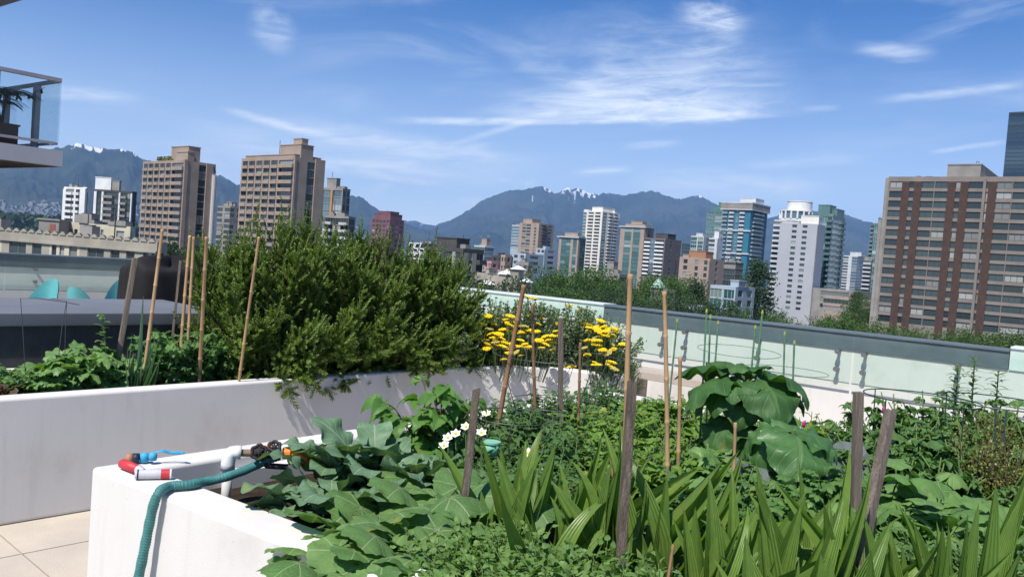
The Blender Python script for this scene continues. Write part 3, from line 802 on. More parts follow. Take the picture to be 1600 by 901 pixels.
# 14 green and brown tower
tower('apartment_tower', 'green glass tower with brown brick corners and a tiered brown roof', 970, 1008, 1022, 356, 600, 2.8, 430,
      [Pp(.7, m=2), G_(1.1, pane=m_paneg, frame=m_framed), Pp(.3, m=2), G_(1.1, pane=m_paneg, frame=m_framed), Pp(.7, m=2)], [Pp(.5, m=2), W(.5), Pp(.5, m=2)], m_green_gl, cat='tower block',
      pent=((-.06, 1.06, -.06, 1.0, .7, m_silver), (.15, .95, .1, .8, 2.2, m_beige), (.35, .8, .2, .7, 4.4, m_beige)), extra=m_beige)
# 15 white striped slab
tower('apartment_block', 'mid-rise with bold white balcony stripes and a dark rooftop box', 1002, 1040, 1065, 373, 590, 2.8, 430,
      [Pp(.15), Bc(1.3, rail=m_white, slab=m_white, pd=.8, rh=1.1), G_(.7, pane=m_paneb, frame=m_silver), Bc(1.3, rail=m_white, slab=m_white, pd=.8, rh=1.1), Pp(.15)],
      [Pp(.8), W(.3), Pp(.8), W(.3), Pp(.4)], mat('grey_brown', (0.20, 0.17, 0.165), None, .9), cat='apartment block', pent=((.45, .95, .2, .7, 3.6, m_dkgrey),))
tower('apartment_block', 'low green glass block peeping out behind the striped mid-rise', 1050, 1066, 1080, 380, 700, 2.8, 430, [G_(1, pane=m_paneg)], [G_(1, pane=m_paneg)], m_green_gl, cat='apartment block')
# 16 brown-beige block
tower('apartment_block', 'sand coloured windowless-sided block with stepped roof beyond the trees', 1062, 1110, 1132, 404, 380, 2.9, 450, [Pp(.5), W(.5), Pp(.9), W(.4), Pp(.7), W(.4), Pp(.3)], [Pp(.7), W(.3), Pp(.8)], m_beige, cat='apartment block',
      pent=((.25, .8, .1, .6, 3.0, mat('terracotta', (0.36, 0.19, 0.11), None, .9)), (.05, .3, .1, .7, 1.0, m_beige)))
tower('apartment_block', 'long grey low block half hidden among the big trees', 934, 968, 985, 428, 300, 2.9, 460, [Bc(1, rail=m_creamd), Pp(.3), Bc(1, rail=m_creamd), Pp(.3)], [W(1), Pp(.5)], m_grey, cat='apartment block', pent=((.3, .6, .2, .6, 4, m_grey),))
tower('office_block', 'dark terraced block between sand block and teal tower', 1128, 1150, 1162, 410, 420, 2.9, 450, [W(1, sp=.6)], [W(1, sp=.6)], m_dkgrey, cat='office block')
# 17 teal towers
tower('glass_tower', 'green glass tower stepping up behind the teal striped tower', 1105, 1138, 1150, 330, 660, 2.8, 430, [G_(1, pane=m_paneg, frame=m_silver), Pp(.1), G_(1, pane=m_paneg, frame=m_silver), Bc(.7, rail=m_green_gl)], [G_(1, pane=m_paneg)], m_green_gl, cat='tower block',
      pent=((.25, .98, .1, .8, 4.5, m_green_gl), (.45, .75, .2, .6, 7.0, m_green_gl)))
tower('apartment_block', 'low pale glass block in front of the green stepping tower', 1080, 1100, 1118, 369, 620, 2.8, 430, [G_(1, pane=m_paneg, frame=m_silver), Pp(.15), G_(1, pane=m_paneg, frame=m_silver)], [Pp(.3), G_(1, pane=m_paneg)], m_silver, cat='apartment block', pent=((.3, .8, .1, .7, 2.0, m_silver),))
tower('apartment_block', 'pale grey mid-rise at the foot of the green glass tower', 1108, 1122, 1130, 372, 540, 2.8, 430, [W(1), Pp(.5)], [Pp(.5)], m_silver, cat='apartment block', pent=((.5, 1, .1, .9, 4.2, m_white),))
tl = [Bc(.9, rail=m_blue_gl, slab=m_silver), Pp(.25, m=2), Bc(.8, rail=m_silver, slab=m_silver), Pp(.25, m=2, out=.3), G_(.45, pane=m_paneb, frame=m_silver), Pp(.25, m=2, out=.3), Bc(.8, rail=m_silver, slab=m_silver), Pp(.9, m=2, out=.2)]
r17, La, Lb, H = tower('apartment_tower', 'teal striped blue glass tower with a pale flat crown', 1130, 1174, 1200, 326, 560, 2.75, 450, tl, [Pp(.3, m=2), Bc(1.3, rail=m_blue_gl, slab=m_silver), G_(.4, pane=m_paneb), Pp(.2, m=2)], m_blue_gl, cat='tower block',
      pent=((.4, .95, .3, .8, 7.5, m_silver),), extra=m_teal, core=m_dkgrey)
q = MB(); q.box((-La - 1.2, -1.2, H - 0.5), (1.2, Lb + 1.2, H + 3.4)); q.box((-La - 1.4, -1.4, H + 3.41), (1.4, Lb + 1.4, H + 4.2), 1); q.box((-La - 1.4, -1.4, H - 1.1), (1.4, Lb + 1.4, H - .51), 1)
for zz in (.33, .66):
    q.box((-La - .9, -1.0, H * (1 - zz * .62)), (1.2, .0, H * (1 - zz * .62) + .9), 1)
q.build('crown', [m_grey, m_silver], r17)
# 19 white slab with two columns of windows, ringed rooftop drum
sl = [Pp(1.9), W(.74, sp=1.3, mull=0), Pp(.85), W(.74, sp=1.3, mull=0), Pp(1.6)]
r19, La, Lb, H = tower('apartment_tower', 'light grey blank slab tower with two columns of small windows', 1219, 1279, 1290, 350, 400, 2.66, 486, sl, [Pp(.2)], mat('white_slab', (0.40, 0.41, 0.44), (0.36, 0.37, 0.40), .85, .2, .1), cat='tower block', roof_h=.7, alpha=36,
      pent=((.52, .98, .1, .6, 3.6, m_wt), (.05, .5, .0, .6, .8, m_silver)))
r20, La, Lb, H = tower('apartment_tower', 'white tower with a round white rooftop drum behind the blank slab', 1210, 1268, 1285, 345, 440, 2.75, 486, [Bc(1.0, rail=m_silver, slab=m_silver), Pp(3, m=0)], None, m_silver, cat='tower block', alpha=36)
q = MB(); cx, cy = -La * .55, 8.0
q.cone((cx, cy), 8.4, 8.4, H, H + 1.0, 40); q.cone((cx, cy), 8.0, 8.0, H + 1, H + 5.0, 40, 1); q.cone((cx, cy), 8.6, 8.6, H + 5.0, H + 5.6, 40)
for k in range(16):
    th = k * math.pi / 8
    q.tube([[cx + 8.3 * math.cos(th), cy + 8.3 * math.sin(th), H + 1], [cx + 8.3 * math.cos(th), cy + 8.3 * math.sin(th), H + 5]], .55, 6)
q.cone((cx + 1.5, cy), 6.4, 6.4, H + 5.6, H + 10.2, 40); q.cone((cx + 1.5, cy), 6.6, 6.6, H + 10.2, H + 10.6, 40)
q.build('drum', [m_white, m_paneb], r20)
tower('glass_tower', 'green glass tower with a stepped top touching the light grey slab tower', 1262, 1302, 1321, 336, 420, 2.75, 480,
      [Bc(.8, rail=m_dkgrey, slab=m_grey), Pp(.25, m=2), Bc(.9, rail=m_dkgrey, slab=m_grey), Pp(.2, m=2), G_(.8, pane=m_paneg, frame=m_silver), Bc(.8, rail=m_green_gl)], [G_(1, pane=m_paneg, frame=m_silver), Bc(.8, rail=m_green_gl, slab=m_grey), Pp(.1)], m_green_gl, cat='tower block',
      pent=((.35, .8, .1, .6, 5.0, m_green_gl), (.55, 1.0, .3, .9, 3.4, m_green_gl)), extra=m_silver)
tower('apartment_tower', 'distant pale block with white roof between glass tower and brick tower', 1318, 1340, 1353, 400, 800, 2.8, 455, [W(.8), Pp(.5), G_(.8, pane=m_paneb)], [G_(1, pane=m_paneb)], m_silver, cat='tower block', pent=((.4, 1.2, .1, .6, 3.5, m_silver),))
tower('glass_tower', 'slim grey glass tower right beside the brick tower', 1361, 1376, 1392, 350, 560, 2.8, 470, [Bc(.6, rail=m_green_gl, slab=m_silver), G_(1, pane=m_paneg, frame=m_silver)], [G_(1, pane=m_paneb)], m_green_gl, cat='tower block', pent=((.6, 1, .1, .6, 4, m_green_gl),))[0]['label'] = 'slim grey glass tower standing close beside the brown brick tower'
tower('apartment_block', 'stepped low glass block at the foot of the slim grey glass tower', 1350, 1362, 1372, 405, 560, 2.8, 460, [Bc(1, rail=m_silver)], [W(1)], m_grey, cat='apartment block')
# 21 brown brick slab
def bw(k): return W(k, sp=.86, out=.05, mull=1.6, frame=m_framed)
br = lambda wd: Pp(wd, m=2, out=.15)
brA = [Pp(.25), bw(1.75), br(1.05), bw(.62), br(1.05), bw(1.7), Pp(.1, out=.06), bw(1.7), br(1.05), bw(.62), br(1.05), bw(1.9), Pp(.35, out=.9, up=0.6), bw(.25), br(1.05), bw(1.9), Pp(.1, out=.06), bw(2.3), bw(2.3), br(1.05), bw(.6)]
r21, La, Lb, H = tower('apartment_tower', 'wide brown brick slab tower with concrete bands above the leafy street trees', 1389, 1668, 1700, 276, 205, 2.62, 520, brA, None, mat('brown_grey_concrete', (0.235, 0.205, 0.18), (0.185, 0.16, 0.14), .9, .15, .2), alpha=38, cat='tower block', roof_h=1.3,
      pent=((.345, .535, .02, .5, 3.2, m_grey),), extra=m_brick, spand=.95)
q = MB(); q.box((-La - .9, .3, 0), (-La - .02, 3, H - .3)); q.box((-La - 1.7, .1, 0), (-La - .91, 2.5, H - 12)); q.build('end_wall', m_grey, r21)
q = MB(); q.tube([[-La * .5, 3, H + 3.4], [-La * .5, 3, H + 4.4], [-La * .49, 4, H + 4.4], [-La * .49, 4, H + 3.4]], .07, 5); q.build('roof_rail', m_dkgrey, r21)
# 22 dark glass tower
tower('glass_tower', 'very tall dark blue curved glass tower cropped by the picture edge', 1577, 1650, 1680, 172, 620, 3.0, 300, [G_(1, frame=m_framed, pane=panemat('dark_blue_pane', (0.01, 0.03, 0.06), (0.03, 0.07, 0.12), (0.05, 0.09, 0.13), .6, .5))], None, m_dkgrey, cat='tower block')[0]['label'] = 'very tall dark blue glass tower rising behind the brown brick tower'

# lowrise at right centre
r23, La, Lb, H = tower('apartment_block', 'low pale blue block with a flat roof slab in front of the dark conifer', 1110, 1150, 1180, 448, 240, 2.9, 500, [G_(1.4, pane=m_paneg, frame=m_silver), Pp(.2), G_(1.4, pane=m_paneg, frame=m_silver)], [Pp(.3), W(.5), Pp(.6), W(.5), Pp(.3)], m_ltblue, cat='apartment block', pent=((.7, 1.02, .1, .5, 1.6, m_ltblue),))
tower('low_house', 'pale grey flat-roofed house behind the dark parapet beneath the pale blue block', 1060, 1090, 1105, 478, 200, 2.9, 500, [W(1), Pp(.2)], [W(1), Pp(.4)], m_ltblue, cat='house')
rt, La, Lb, H = tower('low_house', 'pale stone house with a small green pyramid turret among the trees', 1030, 1042, 1056, 452, 220, 3, 490, [Pp(.5), W(.6), Pp(.5)], [Pp(.4), W(.6), Pp(.4)], m_creamd, cat='house')
turret(rt, -La - 1.0, 1.0, 2.8, 0, H + .2, 2.6, m_coppergr, m_creamd)
tower('low_house', 'long brown low building with a red roof edge behind the street trees', 1286, 1372, 1380, 470, 330, 3, 495, [W(1, sp=1.2), Pp(.1), W(1, sp=1.2)], None, m_beige, cat='house', extra=m_redroof, roof_h=.8)
tower('low_house', 'grey two-tier building with a planted roof behind the brown low building', 1270, 1340, 1362, 455, 380, 3, 480, [Pp(.3), W(1, sp=1.2), Pp(.3)], None, m_grey, cat='house')

# cream row with scalloped parapet across the street
rc, La, Lb, H = tower('heritage_block', 'long cream and grey stucco row with a scalloped roof parapet', -60, 246, 262, 378, 120, 3.0, 420,
      [Pp(.4, m=2), W(.35, sp=1.0), Pp(.25, m=2), W(.35, sp=1.0), Pp(.35, m=2), W(.5, sp=1.0), Pp(.5, m=2), Pp(.5), W(1.1, sp=.9), Pp(.4), W(.6, sp=.9), Pp(.5), Pp(.15, m=2), W(.3, sp=1.0), Pp(.2, m=2), W(.3, sp=1.), Pp(.3, m=2), W(.5, sp=1.), Pp(.15, m=2), Pp(.5), W(1.0, sp=.9), Pp(.4), W(.55, sp=.9), Pp(.4), W(.5, sp=.9), Pp(.5), W(.3, sp=.9), Pp(.2, m=2), W(.3, sp=.9)],
      [Pp(.5), W(.7, sp=.9), Pp(.5)], m_creamd, cat='apartment block', alpha=16, extra=m_cream, roof_h=1.6)
q = MB(); k = 0; s0 = 0.0
while s0 < La - 1.2:
    arc = [[s0 + 1.1 * i / 6, H + .02 + .42 * math.sin(math.pi * i / 6)] for i in range(7)]
    for i in range(6):
        q.obox([-La + arc[i][0], -.12, H - .1], [1.1 / 6, 0, 0], [0, .4, 0], [0, 0, (arc[i][1] + arc[i + 1][1]) / 2 - H + .1])
    s0 += 1.45
q.box((-La, -.28, H - 1.62), (0, -.01, H - 1.35)); q.build('scalloped_parapet', m_creamd, rc)
rc2, La, Lb, H = tower('heritage_block', 'upper set-back cream storey of a scalloped block below the dark mid-rise', 104, 150, 158, 350, 150, 3.0, 380, [Pp(.3), W(.4), Pp(.25), W(.4), Pp(.3), W(.4), Pp(.5), Pp(.9)], None, m_cream, cat='apartment block', alpha=16, roof_h=1.2)
rc3, La, Lb, H = tower('heritage_block', 'cream rooftop house standing behind the scalloped row', 150, 204, 212, 354, 146, 3.0, 382, [Pp(.5), W(.3), Pp(1), Pp(.3), W(.8), Pp(.6)], None, m_cream, cat='apartment block', alpha=16, roof_h=.9)
q = MB(); pz = P(88, 345, 150); ch = thing('rooftop_stair', 'small grey brown rooftop stair box beside the scalloped block', 'rooftop box', (pz[0], pz[1], GZ))
q.box((-2, -2, 0), (1.6, 2, pz[2] - GZ)); q.box((-2.2, -2.2, pz[2] - GZ), (1.8, 2.2, pz[2] - GZ + .3)); q.build('wall', m_grey, ch)
q = MB(); q.box((0, -2.06, pz[2] - GZ - 2.6), (1.0, -2.001, pz[2] - GZ - .6)); q.build('door', m_redroof, ch)
# ------------------------------------------------------------------ plants: leaf shapes
def T_grid(nx, ny, wfun, length=1.0, droop=0.6, fold=0.15, ripple=0.0, rf=4, serr=0.0, sf=14, seed=0, quilt=0.0):
    r = np.random.default_rng(seed)
    t_ = np.linspace(0, 1, ny + 1); x_ = np.linspace(-1, 1, nx + 1)
    ang = -droop * t_ ** 1.3 + 0.25 * droop
    dy = np.cos(ang); dz = np.sin(ang)
    cy = np.r_[0, np.cumsum((dy[1:] + dy[:-1]) / 2)] / ny * length
    cz = np.r_[0, np.cumsum((dz[1:] + dz[:-1]) / 2)] / ny * length
    Vv = []; UVs = []
    ph = r.random() * 6
    for j, tt in enumerate(t_):
        wd = wfun(tt)
        if serr: wd *= 1 + serr * (1 if j % 2 else -1)
        for xx in x_:
            zz = fold * abs(xx) * wd + ripple * math.sin(rf * 6.28 * tt + ph + (1.5 if xx > 0 else 0)) * abs(xx) ** 1.5 * wd
            zz += quilt * math.sin(6.5 * math.pi * (tt - abs(xx) * .35)) * math.sin(math.pi * abs(xx)) * min(1, wd * 6)
            Vv.append([xx * wd, cy[j] - zz * dz[j] * .5 - abs(xx) * wd * .12, cz[j] + zz]); UVs.append([xx / 2 + .5, tt])
    L = []; S = []
    for j in range(ny):
        for i in range(nx):
            a = j * (nx + 1) + i
            L += [a, a + 1, a + nx + 2, a + nx + 1]; S.append(4)
    return np.array(Vv), np.array(L), np.array(S), np.array(UVs)

def T_polar(rfun, nseg, nring, droop=0.4, ripple=0.05, rf=7, quilt=0.02, seed=0, cup=0.0):
    r = np.random.default_rng(seed); ph = r.random() * 6
    Vv = [[0, 0, 0]]; UVs = [[0, 0]]
    th = np.linspace(-math.pi * .985, math.pi * .985, nseg)
    for k in range(1, nring + 1):
        q = k / nring
        for a in th:
            rr = rfun(a) * q
            x = rr * math.sin(a); y = rr * math.cos(a)
            z = cup * q * .2 - droop * (rr ** 2) * 1.2 + ripple * q * q * math.sin(rf * a + ph) + quilt * math.sin(13 * q + ph) * math.cos(5 * a) * q
            Vv.append([x, y, z]); UVs.append([(a / (2 * math.pi)) % 1.0 if a >= 0 else 1 + a / (2 * math.pi), q])
    L = []; S = []
    for i in range(nseg - 1):
        L += [0, 1 + i + 1, 1 + i]; S.append(3)
    for k in range(nring - 1):
        for i in range(nseg - 1):
            a = 1 + k * nseg + i; b_ = a + nseg
            L += [a, a + 1, b_ + 1, b_]; S.append(4)
    return np.array(Vv), np.array(L), np.array(S), np.array(UVs)

def w_ovate(w_): return lambda t_: w_ * math.sin(math.pi * min(1, t_ ** 0.62)) ** 0.85 + 0.002
def w_lance(w_): return lambda t_: w_ * (math.sin(math.pi * t_ ** 0.75)) + 0.002
def w_obov(w_): return lambda t_: w_ * math.sin(math.pi * t_ ** 1.15) ** 0.7 + 0.01
def w_sword(w_): return lambda t_: w_ * min(1, (1 - t_) * 1.7) ** 0.75 * (0.34 + .66 * math.sin(min(1, t_ * 1.9) * math.pi / 2)) + 0.0015
def r_mallow(a, lob=0.02, ser=0.03):
    a_ = abs(a)
    base_ = 0.56 + 0.06 * math.cos(a_) + lob * math.cos(5 * a_ + 0.0) * (1 if a_ < 2.6 else .3)
    notch = min(1, (math.pi - a_) / 0.28)
    return base_ * (0.25 + .75 * notch ** .6) * (1 + ser * math.sin(37 * a_))
def r_heart(a):
    a_ = abs(a)
    rr = 0.42 + 0.20 * math.exp(-(a_ / .35) ** 2) + .06 * math.cos(a_ * 2 + 2.2)
    return rr * min(1, (math.pi - a_) / 0.35 + .15) ** .5 * (1 + .02 * math.sin(41 * a_))
def r_round(a):
    a_ = abs(a)
    return (0.52 + .04 * math.sin(3 * a_) + .02 * math.sin(11 * a_)) * min(1, (math.pi - a_) / 0.3 + .2) ** .5
def r_jag(a):
    a_ = abs(a)
    return (0.40 + .16 * abs(math.cos(2.5 * a_)) + .05 * math.sin(23 * a_)) * min(1, (math.pi - a_) / 0.35 + .2) ** .5

LT = {
    'ovate': [T_grid(4, 8, w_ovate(.30), droop=d, fold=f, ripple=.18, serr=.04, seed=i) for i, (d, f) in enumerate([(.5, .2), (.9, .3), (.3, .1), (1.3, .25)])],
    'rasp': [T_grid(6, 12, w_ovate(.34), droop=d, fold=f, ripple=.12, rf=6, serr=.07, seed=i, quilt=.012) for i, (d, f) in enumerate([(.7, .25), (1.1, .3), (.5, .15), (1.5, .2)])],
    'pepper': [T_grid(4, 7, w_lance(.25), droop=d, fold=f, ripple=.2, seed=i) for i, (d, f) in enumerate([(.8, .25), (1.2, .3), (.5, .2)])],
    'lance': [T_grid(2, 6, w_lance(.12), droop=d, fold=.2, seed=i) for i, d in enumerate([.4, .9, 1.3])],
    'small': [T_grid(2, 4, w_ovate(.33), droop=d, fold=.2, seed=i) for i, d in enumerate([.4, .9, .1])],
    'collard': [T_grid(10, 14, w_obov(.36), droop=d, fold=f, ripple=.24, rf=2.6, serr=.012, seed=i) for i, (d, f) in enumerate([(.9, .1), (1.3, .2), (.6, .05), (1.7, .15)])],
    'lettuce': [T_grid(8, 8, w_obov(.42), droop=d, fold=f, ripple=.5, rf=4, seed=i) for i, (d, f) in enumerate([(-.4, .3), (.4, .4), (-.8, .3)])],
    'squash': [T_polar(r_mallow, 56, 6, d, .03, 6, .018, i) for i, d in enumerate([.35, .7, .15, 1.0])],
    'heart': [T_polar(r_heart, 32, 4, d, .03, 5, .012, i) for i, d in enumerate([.5, 1.0, .2])],
    'round': [T_polar(r_round, 32, 4, d, .04, 4, .01, i, cup=.3) for i, d in enumerate([.2, .6, -.3])],
    'jag': [T_polar(r_jag, 40, 4, d, .05, 6, .02, i) for i, d in enumerate([.5, .9, .2])],
    'sunfl': [T_grid(14, 30, w_ovate(.46), droop=d, fold=f, ripple=.16, rf=3, serr=.018, seed=i, quilt=.020) for i, (d, f) in enumerate([(1.9, -.25), (2.3, -.2), (1.5, -.3)])],
}
LEEK = [T_grid(2, 10, w_sword(.03), droop=d, fold=.8, seed=i) for i, d in enumerate([.1, .4, .7])]
def frames(d, up, size):
    d = d / np.linalg.norm(d, axis=-1, keepdims=True)
    x = np.cross(d, up); x /= np.linalg.norm(x, axis=-1, keepdims=True) + 1e-9
    z = np.cross(x, d)
    M_ = np.stack([x, d, z], -1)
    return M_ * np.asarray(size)[:, None, None]
SUNW = sv.copy()

def leafy(nst, h, spread, nleaf, size, kind, seed=0, pet=0.5, t0=0.15, pitch=(-.3, .5), stem_r=0.004, bush=0.0, taper=.55, comp=1, az0=None, updir=0.35, pow_=1.0):
    """returns (leaf MB, stem MB) of a plant of height h; comp>1 gives compound leaves of that many leaflets"""
    r = np.random.default_rng(seed)
    lm, sm = MB(), MB()
    pos = []; dd = []; up = []; sz = []
    for k in range(nst):
        ph = (k + r.random() * .8) / nst * 2 * math.pi if az0 is None else az0 + r.normal() * .5
        rad = spread * math.sqrt(r.uniform(.02, 1)); hh = h * r.uniform(.72, 1.0) * (1 - .25 * (rad / max(spread, 1e-6)) ** 2)
        tip = np.array([math.cos(ph) * rad, math.sin(ph) * rad, hh])
        midp = tip * [.35, .35, .62]
        def path(t_): return (1 - t_) ** 2 * np.zeros(3) + 2 * t_ * (1 - t_) * midp + t_ ** 2 * tip
        sm.tube([path(q) for q in (0, .33, .66, 1)], [stem_r, stem_r * .85, stem_r * .7, stem_r * .45], 5)
        n = max(1, int(nleaf / nst + r.random()))
        for j in range(n):
            t_ = t0 + (1 - t0) * ((j + r.random() * .6) / n) ** pow_
            p0 = path(min(t_, 1))
            a = j * 2.4 + r.random() * .9 + ph
            if r.random() < .45: a = ph + r.normal() * .9
            s_ = size * r.uniform(.65, 1.15) * (1 - (1 - taper) * t_)
            pi_ = r.uniform(*pitch)
            d_ = np.array([math.cos(a) * math.cos(pi_), math.sin(a) * math.cos(pi_), math.sin(pi_)])
            pl = pet * s_ * r.uniform(.6, 1.3)
            p1 = p0 + (d_ * .8 + [0, 0, .55]) * pl
            if pl > 0.012: sm.tube([p0, (p0 + p1) / 2 + [0, 0, pl * .08], p1], stem_r * .45, 3)
            for c_ in range(comp):
                dc = d_.copy(); pc = p1
                if comp > 1:
                    off = (c_ - (comp - 1) / 2)
                    rot = off * (1.1 if comp == 3 else .75)
                    dc = np.array([d_[0] * math.cos(rot) - d_[1] * math.sin(rot), d_[0] * math.sin(rot) + d_[1] * math.cos(rot), d_[2] - .12 * abs(off)])
                pos.append(pc); dd.append(dc); sz.append(s_ * (1 if comp == 1 or c_ == comp // 2 else .8))
                up.append(np.array([0, 0, 1.0]) + SUNW * updir + r.normal(size=3) * .38)
    pos, dd, up, sz = map(np.array, (pos, dd, up, sz))
    M_ = frames(dd, up, sz)
    Ts = LT[kind]; which = r.integers(0, len(Ts), len(pos)); rn = r.random(len(pos))
    for i, T in enumerate(Ts):
        q = which == i
        lm.inst(T, M_[q], pos[q], rn[q])
    return lm, sm

def plant(name, label, cat, lm, sm, lmat, smat, group=None, loc=(0, 0, 0)):
    root = thing(name, label, cat, loc, 0, group)
    lm.build('foliage', lmat, root, smooth=True)
    sm.build('stem', smat, root, smooth=True)
    return root

# ------------------------------------------------------------------ trees of the city
m_bark = mat('tree_bark', (0.09, 0.07, 0.05), (0.05, 0.04, 0.03), .95, .1, 2)
m_treeA = leafmat('broadleaf_foliage', (0.042, 0.088, 0.024), (0.088, 0.150, 0.040), kind='strap', vw=0, trans=.3, rough=.6, spec=.2)
m_treeB = leafmat('dark_foliage', (0.026, 0.054, 0.026), (0.055, 0.092, 0.040), kind='strap', vw=0, trans=.2, rough=.7, spec=.15)
def make_tree(seed, kind='round'):
    r = np.random.default_rng(seed)
    lm, tm = MB(), MB()
    H = 1.0
    if kind == 'poplar':
        th = r.random(260) * 6.28; zz = r.uniform(.08, 1, 260)
        rr = .155 * np.sin(np.pi * np.clip(zz * .93 + .07, 0, 1) ** .8) ** .6 * r.uniform(.55, 1.05, 260)
        cen = np.stack([rr * np.cos(th), rr * np.sin(th), zz], 1); cr = .035; per = 42
    elif kind == 'conifer':
        th = r.random(220) * 6.28; zz = r.uniform(.12, .99, 220)
        rr = .27 * (1 - zz) ** .75 * r.uniform(.5, 1.1, 220)
        cen = np.stack([rr * np.cos(th), rr * np.sin(th), zz - rr * .15], 1); cr = .04; per = 40
    else:
        lobes = [(r.normal() * .14, r.normal() * .14, r.uniform(.42, .82), r.uniform(.12, .20)) for _ in range(11)]
        cen = []
        for lx, ly, lz, lr in lobes:
            q = r.normal(size=(26, 3)); q /= np.linalg.norm(q, axis=1)[:, None]
            q *= lr * r.uniform(.6, 1.08, (26, 1)); q[:, 2] *= .8
            cen.append(q + [lx, ly, lz])
            tm.tube([[0, 0, .2], [lx * .5, ly * .5, lz * .6], [lx, ly, lz]], [.014, .009, .003], 5)
        cen = np.concatenate(cen); cr = .036; per = 60
    zt = np.percentile(cen[:, 2], 99) + .02; cen = cen * [1.22 if kind == 'round' else 1, 1.22 if kind == 'round' else 1, 1 / zt]
    pts = (cen[:, None, :] + r.normal(size=(len(cen), per, 3)) * cr * [1, 1, .75]).reshape(-1, 3)
    rn = np.repeat(np.clip(np.repeat(r.random(len(cen)), per) * .6 + r.random(len(pts)) * .4, 0, 1), 4)
    a_, b_, c_ = quadcloud(pts, r.uniform(.005, .0100, len(pts)), .5)
    lm.add(a_, b_, c_, 0, None, rn)
    tm.tube([[0, 0, 0], [.006, 0, .25], [0, .004, .55], [0, 0, .85]], [.026, .018, .012, .004], 7)
    return lm, tm
PROT = {}
for i in range(4): PROT['A%d' % i] = (make_tree(100 + i), m_treeA)
for i in range(2): PROT['B%d' % i] = (make_tree(110 + i), m_treeB)
PROT['C0'] = (make_tree(120, 'conifer'), m_treeB)
PROT['P0'] = (make_tree(121, 'poplar'), m_treeB)
TM = {}
for k, ((lm, tm), mm) in PROT.items():
    a_ = lm.build('crown', mm); b_ = tm.build('trunk', m_bark, smooth=True)
    TM[k] = (a_.data, b_.data)
    bpy.data.objects.remove(a_); bpy.data.objects.remove(b_)
def tree(name, label, px, ytop, Y, key, wide=1.0, group=None):
    p = P(px, ytop, Y); H = p[2] - GZ
    root = thing(name, label, 'tree', (p[0], p[1], GZ), random.uniform(0, 6.28), group)
    for nm, me in zip(('crown', 'trunk'), TM[key]):
        o = bpy.data.objects.new(nm, me); COL.objects.link(o); o.parent = root
    s_ = H * .93
    root.scale = (s_ * wide, s_ * wide, s_)
GT = 'big broadleaf trees between the roof parapet and the towers'
for i, (px, yt, Y, k, wd) in enumerate([(856, 420, 230, 'A0', .9), (884, 407, 222, 'A1', 1), (912, 408, 228, 'A2', 1), (940, 424, 218, 'A3', .9), (905, 436, 190, 'B0', 1), (868, 440, 182, 'A0', 1), (936, 446, 185, 'B1', .9), (846, 446, 178, 'A2', .8),
                                        (962, 444, 235, 'B1', .7), (992, 430, 225, 'A1', .9), (1022, 420, 232, 'A3', 1), (1050, 424, 238, 'A0', .9), (985, 455, 182, 'B0', .9), (1012, 452, 190, 'A2', .8), (1052, 458, 195, 'B0', .8), (1068, 440, 250, 'A1', .7)]):
    tree('broadleaf_tree', 'dense green broadleaf tree in the clump below the white tower', px, yt, Y, k, wd, GT)
GT2 = 'street trees along the foot of the brick tower'
for i, (px, yt, Y, k, wd) in enumerate([(1232, 497, 170, 'A0', .7), (1262, 490, 175, 'A1', .8), (1292, 484, 180, 'A2', .8), (1322, 482, 178, 'A3', .8), (1352, 484, 172, 'A0', .8), (1384, 492, 168, 'A1', .8), (1416, 500, 160, 'A2', .8), (1450, 506, 150, 'A3', .8),
                                        (1484, 502, 152, 'A1', .8), (1520, 502, 148, 'A0', .9), (1556, 506, 146, 'A2', .8), (1590, 510, 142, 'A3', .8), (1630, 510, 140, 'A0', .9), (1300, 500, 150, 'A3', .7), (1400, 505, 140, 'A0', .7)]):
    tree('street_tree', 'leafy street tree in the row at the foot of the brown brick tower', px, yt + 4, Y, k, wd, GT2)
tree('poplar', 'tall dark narrow poplar beside the teal striped tower', 1187, 398, 260, 'P0', 1.1)
tree('conifer_tree', 'blue green conifer beside the sand coloured block', 1090, 430, 230, 'C0', 1.0)
tree('conifer_tree', 'dark conifer behind the long planted low building by the brick tower', 1340, 448, 300, 'C0', .9)
tree('broadleaf_tree', 'round tree between the slim glass tower and the brown low building', 1366, 456, 290, 'A1', .7)
GT3 = 'dark low trees in front of the pale blue block'
for px, yt, Y, k, wd in [(1116, 466, 175, 'B0', .7), (1136, 458, 182, 'B1', .8), (1158, 474, 178, 'A2', .6), (1092, 478, 175, 'B1', .6), (1206, 478, 200, 'A0', .6), (1072, 468, 190, 'B0', .7), (1214, 492, 170, 'A3', .5)]:
    tree('broadleaf_tree', 'dark low tree in the group before the pale blue block', px, yt, Y, k, wd, GT3)
tree('broadleaf_tree', 'low green tree in front of the white pyramid-roofed block', 785, 446, 140, 'A1', .7)
tree('broadleaf_tree', 'low green tree hiding the foot of the white block by the bush', 812, 450, 138, 'A2', .6)
tree('conifer_tree', 'dark conifer at the end of the scalloped cream row', 266, 362, 140, 'C0', .8)
tree('broadleaf_tree', 'green tree below the first tan tower', 296, 380, 145, 'A2', .7)
tree('broadleaf_tree', 'green tree between the two tan towers', 342, 372, 180, 'A0', .7)
tree('broadleaf_tree', 'dark tree in front of the dark brown flat-roofed block', 692, 392, 150, 'B0', .8)
tree('broadleaf_tree', 'dark round tree beside the dark brown block, seen over the feathery bush', 728, 412, 140, 'B1', .7)
tree('broadleaf_tree', 'small dark tree behind the white mid-rise balconies', 92, 352, 200, 'B0', .6)

# ------------------------------------------------------------------ roof terrace
m_stucco = mat('white_stucco', (0.62, 0.605, 0.58), (0.57, 0.555, 0.53), .88, .2, 1.2, .12, 160)
